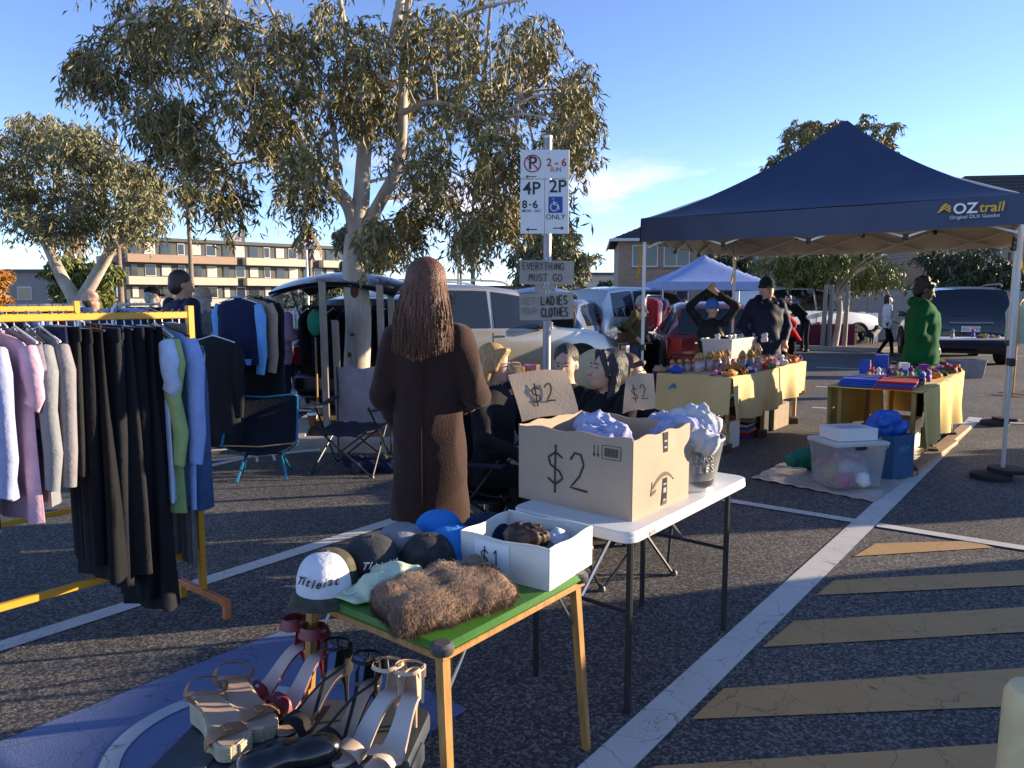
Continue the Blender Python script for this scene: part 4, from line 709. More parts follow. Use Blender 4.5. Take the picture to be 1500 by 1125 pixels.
def st(s_, px, py, h, m=M_SB, b=.002): return text('sign_lettering', s_, h/ux_*1.38, m, t, frame(((px-801)/ux_, -.0485, zz(py)), (1, 0, 0), (0, 0, 1)), .0006, b)
st('P', 779, 241, 18); st('2 - 6', 813, 240, 11, M_SR); st('SUN', 812, 250, 6, M_SR, .0005); st('4P', 778, 278, 18); st('2P', 815, 275, 18); st('8', 768, 301, 11); st('-', 776, 300, 8); st('6', 783, 301, 11); st('MON - SAT', 778, 310, 4, M_SB, .0002); st('ONLY', 812, 319, 7.5, M_SB, .0003)
def arr(px, py, l, dr_, m):
    q = MB(); q.box((0, 0, 0), (l/ux_*.9, .0012, .008)); x = dr_*l/ux_/2; q.add([(x, 0, 0), (x-dr_*.025, 0, .016), (x-dr_*.025, 0, -.016)], [(0, 1, 2)]); q.v = [(a+(px-801)/ux_, b-.0482, c+zz(py)) for a, b, c in q.v]; q.build('arrow', m, t, 0)
arr(777, 260, 17, -1, M_SR); arr(778, 337, 17, -1, M_SB); arr(816, 335, 17, 1, M_SB)
q = MB(); q.tube([((779-801)/ux_+.066*math.cos(k*.2618), -.049, zz(241)+.066*math.sin(k*.2618)) for k in range(25)], .005, 6); q.build('ring', M_SR, t); MB().tube([((779-801)/ux_-.045, -.05, zz(241)+.045), ((779-801)/ux_+.045, -.05, zz(241)-.045)], .005, 6).build('slash', M_SR, t)
MB().box(((812-801)/ux_, -.049, zz(301)), (.115, .003, .13), 0, .001).build('symbol_tile', M_SBL, t); o = ((812-801)/ux_, -.0525, zz(301))
q = MB(); q.tube([(o[0]-.012+.03*math.cos(k*.35+1.9), o[1], o[2]-.02+.03*math.sin(k*.35+1.9)) for k in range(15)], .0045, 6); q.tube([(o[0]-.016, o[1], o[2]+.03), (o[0]-.012, o[1], o[2]-.002), (o[0]+.018, o[1], o[2]-.002), (o[0]+.03, o[1], o[2]-.038)], .006, 6); q.tube([(o[0]-.014, o[1], o[2]+.014), (o[0]+.012, o[1], o[2]+.014)], .005, 6); q.lathe([(.009, -.003), (.009, .003)], 10, (o[0]-.018, o[1], o[2]+.046)); q.build('wheelchair_mark', M_SW, t)
for y0 in (226, 285, 338): MB().lathe([(.007, 0), (.006, .004)], 8).tf(frame((0, -.047, zz(y0)), (1, 0, 0), (0, 0, 1))).build('bolt', M_STEEL, t)
def cardsign(nm, lab, x0, x1, y0, y1, rows, tilt):
    w_, h = (x1-x0)/ux_, zz(y0)-zz(y1); t = thing(nm, lab, 'sign', (SP.x+((x0+x1)/2-801)/ux_, SP.y-.05, (zz(y0)+zz(y1))/2)); t.rotation_euler = (0, tilt, 0)
    P = [[(-w_/2+w_*i/8, .006*math.sin(i*.8), -h/2+h*j/4) for j in range(5)] for i in range(9)]; MB().sheet(P, .005).build('card', M_CARDG, t)
    for s_, x, y, hh, ww, th, mm in rows:
        q = MB(); strokes(q, s_, x, y, hh, ww, th, .32, .05); q.tf(frame((0, -.0115, 0), (1, 0, 0), (0, 0, 1))); q.build('marker_lettering', mm, t)
    for sx_ in (-1, 1): MB().sweep([(.01*sx_+.02, -.012, h/2+.02), (.0, -.012, h/2-.03)], .03, .001, (0, 1, 0)).build('clear_tape', mat('clear_tape', (.6, .6, .6), .15, alpha=.45), t)
INK2 = mat('faded_ink', (.10, .09, .08), .7)
cardsign('cardboard_sign', 'cardboard sign reading EVERYTHING MUST GO', 761, 839, 382, 417, [('EVERYTHING', -.20, .022, .058, .027, .006, M_INK), ('MUST GO', -.145, -.07, .058, .030, .006, M_INK)], .015)
cardsign('cardboard_sign', 'cardboard sign reading GET YOUR LADIES CLOTHES', 761, 839, 429, 468, [('LADIES', -.045, .012, .070, .030, .010, M_INK), ('CLOTHES', -.045, -.085, .070, .0245, .010, M_INK), ('GET', -.205, .022, .052, .032, .003, INK2), ('YOUR', -.21, -.06, .052, .026, .003, INK2)], -.03)
q = cardsign('cardboard_sign', 'small faint cardboard strip between the two larger signs', 783, 812, 417, 428, [], 0)
# ================================================================ BLUE CANOPY
c0 = G(1473, 702); c3 = G(1472, 622); tx = (c3-c0).normalized(); c1 = AT(936, 540, 8.35); c1.z = 0; c2 = c1+(c3-c0); TC = (c0+c1+c2+c3)/4
t = thing('gazebo', 'navy blue pop-up gazebo over the yellow cloth tables', 'gazebo', (TC.x, TC.y, 0)); CN = [c-TC for c in (c0, c1, c2, c3)]
ZE, ZV, ZP = 2.455, 2.20, 3.62; M_TENT = mat('navy_polyester', (.022, .040, .095), .5, 0, .12, 3, .5, 5); M_TIN = mat('silver_lining', (.50, .48, .46), .6, 0, .1, 3, .3, 7); M_LEG = mat('powder_coated_steel', (.60, .60, .58), .35, .2, .05)
def cq(a, b, s_=1): return CN[0]*(1-a)*(1-b)+CN[1]*a*(1-b)+CN[2]*a*b+CN[3]*(1-a)*b
def cz_(a, b):
    A, B_ = abs(2*a-1), abs(2*b-1); mm = max(A, B_); mn = min(A, B_); tt = 1-mm; sag = .10*math.sin(math.pi*min(1, tt*1.05))*(1-(mn/max(mm, 1e-6))**2)
    return ZE+(ZP-ZE)*(.86*tt**1.22+.14*tt**3)-sag+.008*math.sin(a*23+b*9)*math.sin(b*19)*(1-mm)
for k in range(4):
    P = []
    for i in range(31):
        row = []
        for jx in range(20):
            tt = jx/19*.985; s_ = i/30; e_ = CN[k]+(CN[(k+1) % 4]-CN[k])*s_; sag = .10*math.sin(math.pi*min(1, tt*1.05))*(1-abs(2*s_-1)**2); row.append((e_.x*(1-tt), e_.y*(1-tt), ZE+(ZP-ZE)*(.86*tt**1.22+.14*tt**3)-sag+.010*math.sin(s_*31+tt*9+k)*math.sin(tt*17)*(1-tt)*min(1, 6*s_*(1-s_))))
        P.append(row)
    MB().sheet(P, .004).build('canopy_panel', M_TENT, t, 50); MB().sheet([[(x*.995, y*.995, z-.012) for x, y, z in r_] for r_ in P], .003).build('canopy_lining', M_TIN, t, 50)
for k in range(4):
    a, b = CN[k], CN[(k+1) % 4]; n_ = Vector(((b-a).y, -(b-a).x, 0)).normalized(); n_ = n_ if n_.dot((a+b)/2) > 0 else -n_
    P = [[tuple(a+(b-a)*i/30+n_*(.012+.012*math.sin(i*1.3+k)*(j/3))+Vector((0, 0, ZE+.004-(ZE-ZV)*j/3-.018*math.sin(math.pi*i/30)))) for j in range(4)] for i in range(31)]; MB().sheet(P, .004).build('valance', M_TENT, t); MB().sheet([[tuple(Vector(q)-n_*.03) for q in r_] for r_ in P], .003).build('valance_lining', M_TIN, t)
    p = CN[k]; MB().tube([(p.x*.985, p.y*.985, 1.0), (p.x*.985, p.y*.985, ZE-.03)], .023, 4).build('outer_leg', M_LEG, t); MB().tube([(p.x*.985, p.y*.985, 0.02), (p.x*.985, p.y*.985, 1.05)], .017, 4).build('inner_leg', M_LEG, t)
    MB().box((p.x*.985, p.y*.985, 1.03), (.06, .06, .07), 0, .008).build('height_lock', M_BLACK, t)
    w_ = MB()
    for dx in (-.10, .10): w_.lathe([(.16, 0), (.165, .02), (.16, .045), (.11, .055), (.10, .06)], 18, (p.x*.985+dx, p.y*.985, 0)) if dx < 0 else None
    w_.build('leg_weight', M_RUB, t); MB().lathe([(.15, .06), (.155, .075), (.15, .095), (.05, .10)], 18, (p.x*.985+.04, p.y*.985, 0)).build('leg_weight', M_RUB, t)
    m1 = (a+b)/2
    for s0, s1, z0, z1 in ((0, .25, 2.30, 2.02), (0, .25, 2.02, 2.30), (.25, .5, 2.30, 2.02), (.25, .5, 2.02, 2.30), (.5, .75, 2.30, 2.02), (.5, .75, 2.02, 2.30), (.75, 1, 2.30, 2.02), (.75, 1, 2.02, 2.30)): MB().tube([tuple((a+(b-a)*s0)*.97+Vector((0, 0, z0+.12))), tuple((a+(b-a)*s1)*.97+Vector((0, 0, z1+.12)))], .013, 4).build('truss_bar', M_LEG, t)
    for s0 in (.25, .5, .75):
        for zq in (2.14, 2.42): MB().box(tuple((a+(b-a)*s0)*.97+Vector((0, 0, zq))), (.045, .045, .05), 0, .006).build('truss_joint', M_BLACK, t)
    MB().tube([tuple(m1*.97+Vector((0, 0, 2.42))), tuple(m1*.5+Vector((0, 0, 2.55))), (0, 0, 2.62)], .013, 4).build('roof_strut', M_LEG, t)
    MB().tube([tuple(CN[k]*.99+Vector((0, 0, ZE-.01))), tuple(CN[k]*.5+Vector((0, 0, ZE+.40))), (0, 0, ZP-.06)], .012, 4).build('roof_rib', M_LEG, t)
    MB().tube(rpath([tuple(p*1.01+Vector((0, 0, 2.18))), tuple(p*1.012+Vector((.02, 0, 1.98))), tuple(p*1.01+Vector((-.02, 0, 1.80))), tuple(p*1.012+Vector((.015, 0, 1.95)))]), .013, 6).build('yellow_guy_rope', mat('yellow_rope', (.55, .30, .02), .8, 0, .2, 40, .4), t)
MB().tube([(0, 0, 2.45), (0, 0, ZP-.03)], .016, 6).build('centre_pole', M_LEG, t)
a, b = CN[1], CN[0]; n_ = Vector(((b-a).y, -(b-a).x, 0)).normalized(); n_ = n_ if n_.y < 0 else -n_; xd = (b-a).normalized(); o = a+(b-a)*.90+n_*.045+Vector((0, 0, ZE-.10))
M_OZ = mat('logo_yellow', (.75, .42, .03), .6); text('logo_lettering', 'OZ', .125, mat('logo_white', (.8, .8, .8), .6), t, frame(o-xd*.0, xd, (0, 0, 1)), .0008, .003, 0, 'RIGHT'); text('logo_lettering', 'trail', .115, M_OZ, t, frame(o+xd*.01, xd, (0, 0, 1)), .0008, .002, .1, 'LEFT'); text('logo_strapline', 'Original DLX Gazebo', .042, M_WHITEP, t, frame(o-xd*.02-Vector((0, 0, .07)), xd, (0, 0, 1)), .0006)
q = MB()
for i in range(3): q.sweep([(-.05+i*.012, -.02+i*.02, 0), (.0+i*.004, .012+i*.02, 0), (.05, -.02+i*.02, 0)], .013, .001, (0, 0, 1))
q.tf(frame(o-xd*.25, xd, (0, 0, 1))); q.build('logo_mark', M_OZ, t)
# ================================================================ YELLOW CLOTH TABLES
M_YC = mat('pale_yellow_cloth', (.60, .44, .19), .85, 0, .06, 3, .12, 25, sheen=.1); M_YCB = mat('lemon_cloth', (.64, .47, .14), .85, 0, .06, 3, .12, 25)
def cloth_table(label, P0, ex, ey, Lx, Ly, z, m, drop, open_end=False, leglab='wood'):
    t = thing('cloth_covered_table', label, 'table', (P0.x, P0.y, 0)); q = lambda u, v, h: tuple(ex*u+ey*v+Vector((0, 0, h)))
    MB().sheet([[q(Lx*i/14, Ly*j/6, z+.004*math.sin(i*2+j)) for j in range(7)] for i in range(15)], .01).build('cloth_top', m, t)
    for nm, (u0, v0, u1, v1) in (('side_drape', (0, 0, Lx, 0)), ('side_drape', (Lx, Ly, 0, Ly)), ('end_drape', (Lx, 0, Lx, Ly)), ('end_drape', (0, Ly, 0, 0))):
        if open_end and nm == 'end_drape' and u0 == 0: continue
        L_ = math.hypot(u1-u0, v1-v0); n = max(12, int(L_*26)); nx, ny = (v1-v0)/L_, -(u1-u0)/L_; R_ = random.Random(int(L_*100)); ph = [R_.uniform(0, 6) for _ in range(4)]
        P = []
        for i in range(n+1):
            s_ = i/n; row = []
            for j in range(9):
                v = j/8; d_ = drop(s_, nm, u0)*v; amp = .004+.035*v; off = amp*(math.sin(s_*L_*9+ph[0])+.6*math.sin(s_*L_*17+ph[1]+v))+.02*v+.012; row.append(q(u0+(u1-u0)*s_+nx*off, v0+(v1-v0)*s_+ny*off, z-d_))
            P.append(row)
        MB().sheet(P, .004).build(nm, m, t)
    for u in (.12, Lx*.48, Lx-.12):
        for v in (.08, Ly-.08):
            MB().box(q(u, v, (z-.02)/2+.04), (.04, .04, z-.10), math.atan2(ex.y, ex.x), .003).build('leg', M_WOOD, t); MB().box(q(u, v, .035), (.18, .11, .07), math.atan2(ex.y, ex.x)+.3, .006).build('leg_block', mat('dark_timber', (.07, .04, .028), .85, 0, .3, 6), t)
    return t
y1, y1l, y1r = G(1072, 554, .78), G(974, 549, .78), G(1196, 526, .78); ex1 = (y1r-y1).normalized(); ey1 = Vector((-ex1.y, ex1.x, 0)); L1x = min((y1r-y1).length, 2.5); L1y = .82
cloth_table('long table under khaki yellow cloth with people behind', y1, ex1, ey1, L1x, L1y, .78, M_YC, lambda s_, nm, u: .42+.05*math.sin(s_*5))
y2, y2r = G(1351, 575, .76), G(1423, 529, .76); y2l = G(1235, 562, .76); ex2 = LD.copy(); ey2 = Vector((-ex2.y, ex2.x, 0)); L2x = 2.5; L2y = min(.95, (y2l-y2).length)
cloth_table('table under lemon yellow cloth, its timber end left open', y2, ex2, ey2, L2x, L2y, .76, M_YCB, lambda s_, nm, u: .52, True)
for px, c in ((985, (.02, .25, .4)), (998, (.5, .4, .02)), (1035, (.5, .42, .03))):
    p = AT(px, 562 if px == 985 else 567, y1.y+.35); tag(MB().tube(rpath([(p.x-.03, p.y, p.z-.05), (p.x, p.y-.04, p.z), (p.x+.03, p.y, p.z-.04)]), .012, 6).build('cloth_tie', mat('tie%d' % px, c, .7)), {985: 'blue tie knotted into the khaki cloth', 998: 'yellow tie at the khaki cloth corner', 1035: 'yellow tie near the khaki cloth fold'}[px], 'tie')
def item(kind, lab, cat, p, rz, s_, m, m2=None, grp=None):
    t = thing(kind, lab, cat, p, rz, grp)
    if kind == 'trinket_jar': MB().lathe([(.03*s_, 0), (.04*s_, .03*s_), (.036*s_, .08*s_), (.022*s_, .10*s_), (.024*s_, .11*s_)], 10).build('jar_body', m, t); MB().lathe([(.028*s_, .11*s_), (.036*s_, .135*s_), (.02*s_, .165*s_), (.004*s_, .18*s_)], 10).build('lid', m2, t)
    elif kind in ('folded_garment', 'soft_toy', 'handbag'):
        r_ = random.Random(lab+str(p)); pr = [ell((0, 0, .03*s_), (.10*s_, .075*s_, .035*s_))]+[cap_((r_.uniform(-.07, .07)*s_, r_.uniform(-.05, .05)*s_, .04*s_), (r_.uniform(-.08, .08)*s_, r_.uniform(-.05, .05)*s_, r_.uniform(.03, .075)*s_), .025*s_, .03*s_, r_.randint(0, 1)) for _ in range(5)]
        sdf_mesh('soft_body', pr, [m, m2 or m], t, .012, .008, .003, 60, ridge=.008)
    elif kind == 'boxed_toy': MB().box((0, 0, .09*s_), (.14*s_, .10*s_, .18*s_), 0, .003).build('carton', m, t); MB().box((0, -.051*s_, .10*s_), (.11*s_, .003, .10*s_)).build('carton_print', m2, t)
    elif kind == 'figurine': MB().lathe([(.022*s_, 0), (.026*s_, .03*s_), (.014*s_, .055*s_)], 9).build('body', m, t); MB().lathe([(.004*s_, .05*s_), (.020*s_, .062*s_), (.022*s_, .08*s_), (.004*s_, .098*s_)], 9).build('head', m2, t)
    elif kind == 'picture_book': MB().box((0, 0, .012), (.32*s_, .23*s_, .022), 0, .003).build('cover', m, t); MB().box((.004, -.003, .012), (.315*s_, .23*s_, .014)).build('pages', M_WHITEP, t)
    return t
PAL = [('purple', (.17, .03, .25)), ('red', (.40, .02, .03)), ('orange', (.50, .17, .04)), ('royal blue', (.03, .08, .40)), ('white', (.62, .62, .62)), ('black', (.015, .015, .018)), ('tan', (.38, .24, .13)), ('pink', (.50, .16, .26)), ('brown', (.14, .07, .04)), ('grey', (.22, .22, .23)), ('gold', (.50, .30, .06)), ('green', (.04, .22, .06))]
PM = {n: fab('item_'+n.replace(' ', '_'), c, .6) for n, c in PAL}; M_GOLD = mat('gold_lid', (.62, .38, .12), .3, .7); M_CHINA = mat('china', (.55, .50, .45), .15, var=.2, scale=40, col2=(.35, .2, .25))
def T1(u, v): p = y1+ex1*u*L1x+ey1*v*L1y; return (p.x, p.y, .79)
def T2(u, v): p = y2+ex2*u*L2x+ey2*v*L2y; return (p.x, p.y, .77)
for i in range(7): item('trinket_jar', 'china trinket jar with golden lid in the khaki table back row', 'jar', T1(.10+.055*i, .58+.03*(i % 2)), i, 1.15, M_CHINA, M_GOLD, 'golden lidded jars back row')
for i in range(8): item('trinket_jar', 'squat china jar with golden lid at the khaki table front row', 'jar', T1(.03+.04*i, .84-.05*i), i, .8, M_CHINA, M_GOLD, 'golden lidded jars front row')
for i in range(5): item('trinket_jar', 'tall clear jar with pink gold lid on khaki table', 'jar', T1(.30+.05*i, .22+.05*(i % 2)), i, 1.2, mat('jar_glass', (.45, .42, .40), .1, trans=.6), M_GOLD, 'tall clear jars')
R_ = random.Random(21); k = 0
for u in (.02, .08, .14, .20, .27, .34, .41, .48, .54, .60, .66, .72, .78, .84, .90, .96):
    for v in (.06, .24, .42, .60, .78, .94):
        c = PAL[R_.randint(0, len(PAL)-1)]; c2 = PAL[R_.randint(0, len(PAL)-1)]
        if u < .5 and v in (.42, .60): continue
        item('folded_garment', 'small %s soft item on the khaki cloth table' % c[0], 'clothes', T1(u+R_.uniform(-.02, .02), v+R_.uniform(-.06, .06)), R_.uniform(0, 6), R_.uniform(.55, .9), PM[c[0]], PM[c2[0]], '%s items on khaki table' % c[0])
for i, (u, v, c) in enumerate(((.03, .30, 'red'), (.05, .70, 'royal blue'), (.12, .34, 'red'), (.11, .72, 'royal blue'), (.19, .32, 'black'), (.18, .70, 'red'))):
    for j in range(3): q = item('picture_book', 'flat %s book stacked on the lemon cloth table' % ('royal blue' if (j+i) % 2 else c), 'book', T2(u+.006*j, v-.01*j), RZG+math.pi/2+.05*j, 1.0, PM['royal blue' if (j+i) % 2 else c], None, 'flat %s books on lemon table' % ('royal blue' if (j+i) % 2 else c)); q.location.z += j*.024
for i in range(26):
    c, c2 = PAL[R_.randint(0, 11)], PAL[R_.randint(0, 11)]; item('figurine', 'tiny %s toy figure standing on the lemon cloth table' % c[0], 'toy', T2(.22+.03*(i % 9)+R_.uniform(-.01, .01), .15+.28*(i//9)+R_.uniform(-.05, .05)), R_.uniform(0, 6), R_.uniform(.8, 1.3), PM[c[0]], PM[c2[0]], 'tiny %s toy figures' % c[0])
for i, (u, v, c, c2, s_) in enumerate(((.40, .88, 'royal blue', 'red', 1.0), (.48, .75, 'royal blue', 'white', 1.25), (.52, .5, 'white', 'gold', .8), (.57, .30, 'purple', 'gold', .7))): item('boxed_toy', '%s boxed toy with %s print on the lemon table' % (c, c2), 'box', T2(u, v), RZG+.2*i, s_, PM[c], PM[c2])
for i in range(46):
    c, c2 = PAL[R_.randint(0, 11)], PAL[R_.randint(0, 11)]; item('soft_toy', 'small %s soft bundle on the lemon cloth table' % c[0], 'toy', T2(R_.uniform(.52, .97), R_.uniform(.08, .93)), R_.uniform(0, 6), R_.uniform(.6, 1.0), PM[c[0]], PM[c2[0]], '%s bundles on lemon table' % c[0])
def tubbox(nm, lab, p, rz, lx, ly, h, m, lid=None, grp=None):
    t = thing(nm, lab, 'tub', p, rz, grp); q = MB(); q.loft([[(x*s_, y*s_, z) for x, y in rrect(lx, ly, .03)] for z, s_ in ((0, .84), (.01, .86), (h-.03, .98), (h-.028, 1.03), (h, 1.03), (h, .97), (.02, .83))], cap=False); q.add([(x*.85, y*.85, .012) for x, y in rrect(lx, ly, .03)], [tuple(range(24))]); q.build('tub_wall', m, t, 35)
    if lid: MB().loft([[(x*s_, y*s_, z) for x, y in rrect(lx, ly, .03)] for z, s_ in ((h, 1.05), (h+.02, 1.06), (h+.028, 1.0), (h+.03, .9))]).build('lid', lid, t, 35)
    return t
M_CLR = mat('clear_plastic', (.80, .80, .82), .12, trans=.75, alpha=.55, var=.03); M_MILK = mat('milky_plastic', (.55, .53, .50), .35, var=.04)
for i, u in enumerate((.70, .93)): p = T1(u, .93); tubbox('plastic_tub', 'open milky plastic tub %s' % ('by the metal gazebo leg' if i == 0 else 'with pink clip at the table end'), p, RZG, .62, .40, .30, M_MILK); [item('figurine', 'white oddment inside the milky tubs', 'oddment', (p[0]+R_.uniform(-.25, .25), p[1]+R_.uniform(-.2, .2), .98+R_.uniform(0, .05)), 0, 1.2, PM['white'], PM['white'], 'white oddments in tubs') for _ in range(7)]
# goods under and beside the lemon table
tarp = [G(1100, 702), G(1170, 668), G(1335, 690), G(1350, 700), G(1282, 735)]; P = []
for i in range(31):
    u = i/30; a = tarp[0]+(tarp[1]-tarp[0])*u; b = G(1280, 736)+(G(1400, 655)-G(1280, 736))*u; P.append([tuple(a+(b-a)*j/26+Vector((0, 0, .012+.010*math.sin(i*1.1+j*.9)*math.sin(j*.8+i*.3)+.006*math.sin(i*2.3)))) for j in range(27)])
tag(MB().sheet(P, .002).build('plastic_tarp', mat('clear_tarp', (.50, .44, .38), .25, 0, .1, 8, .3, 20, spec=.8)), 'crumpled translucent plastic tarp spread on the asphalt', 'tarp')
p = G(1256, 722); ct = tubbox('clear_tub', 'clear plastic tub full of fabric with grey clip lid', (p.x, p.y+.22, .02), R(12), .50, .38, .36, M_CLR, M_MILK); MB().box((-.02, -.20, .345), (.10, .02, .03), 0, .004).build('clip', M_BLACK, ct)
heap('packed_fabrics', 'white and grey fabrics packed inside the clear tub', 'clothes', (p.x, p.y+.22, .04), .19, .14, .33, [PM['white'], PM['grey'], PM['pink'], fab('pale_lime', (.45, .50, .20))], 22, 31, vox=.016, th=.07)
t = thing('white_carton', 'flat white carton with red print on the clear tub', 'box', (p.x, p.y+.22, .413), R(10)); MB().box((0, 0, .05), (.36, .27, .10), 0, .003).build('carton', M_WHITEP, t); MB().box((-.02, -.02, .101), (.22, .14, .002)).build('carton_print', mat('carton_print', (.55, .45, .45), .5, var=.4, scale=40), t)
p = G(1318, 706); t = thing('blue_carton', 'blue printed carton standing behind the clear tub', 'box', (p.x, p.y+.22, .012), R(28)); MB().box((0, 0, .19), (.28, .30, .38), 0, .004).build('carton', mat('blue_carton', (.02, .09, .20), .6), t)
for dx in (-.141, .141): MB().box((dx, 0, .19), (.004, .06, .375)).build('edge_tape', M_CARD, t)
text('carton_lettering', 'HEM', .08, mat('cyan_print', (.10, .30, .40), .6), t, frame((0, -.152, .26), (1, 0, 0), (0, 0, 1)))
heap('blue_cool_bag', 'bright blue soft bag resting on the blue carton', 'bag', (p.x-.05, p.y+.22, .39), .20, .14, .26, [mat('blue_nylon', (.01, .09, .42), .5, 0, .1, 5, .2, 14)], 10, 41, vox=.014, th=.09)
heap('green_bag', 'dark green shopping bag slumped beside the clear tub', 'bag', (*G(1208, 690).xy, .02), .26, .18, .36, [mat('green_bag_cloth', (.005, .13, .08), .7, 0, .15, 6, .2, 20)], 11, 42, vox=.016, th=.09)
for i, (a, b) in enumerate(((G(1340, 690), G(1415, 628)), (G(1330, 698), G(1395, 650)))): t = thing('timber_plank', ('long' if i == 0 else 'short')+' raw timber plank along the white line', 'plank', (a.x, a.y, 0), math.atan2((b-a).y, (b-a).x)); MB().box(((b-a).length/2, 0, .025+.001*i), ((b-a).length, .11, .045), 0, .004).build('board', mat('pine', (.40, .25, .13), .75, 0, .2, 5, stretch=(1, 8, 8)), t); MB().box((-.001, 0, .026), (.004, .09, .03)).build('sawn_end', M_RAW, t)
for u, lab in ((.25, 'brown carton under the lemon table'), (.55, 'white carton beneath the far lemon table half')): q = y2+ex2*u*L2x+ey2*.45; t = thing('carton', lab, 'box', (q.x, q.y, 0), RZG); MB().box((0, 0, .16), (.45, .40, .32), 0, .004).build('carton', M_CARD if u < .5 else M_WHITEP, t); MB().box((0, 0, .322), (.06, .40, .003)).build('tape', M_CARDG, t)
for u, v, lab in ((.08, .3, 'white carton under the khaki table'), (.45, .3, 'pile of magazines under the khaki table'), (.62, .35, 'dark tub under the khaki table'), (.75, .3, 'beige bag under the khaki table')):
    q = y1+ex1*u*L1x+ey1*v; t = thing('carton' if 'carton' in lab else 'goods_pile', lab, 'box' if 'carton' in lab else 'goods', (q.x, q.y, 0), RZG)
    if 'magazines' in lab:
        for j in range(9): MB().box((R_.uniform(-.03, .03), R_.uniform(-.03, .03), .015+j*.03), (.34, .26, .026), R_.uniform(-.2, .2)).build('magazine', PM[PAL[j % 12][0]], t)
    else: MB().box((0, 0, .15), (.55, .45, .30), 0, .01).build('carton' if 'carton' in lab else 'bundle', {'w': M_WHITEP, 'd': M_RUB, 'b': fab('beige', (.3, .24, .18))}[lab[0]], t); MB().box((0, 0, .302), (.5, .4, .01)).build('top_flap', M_CARDG, t)
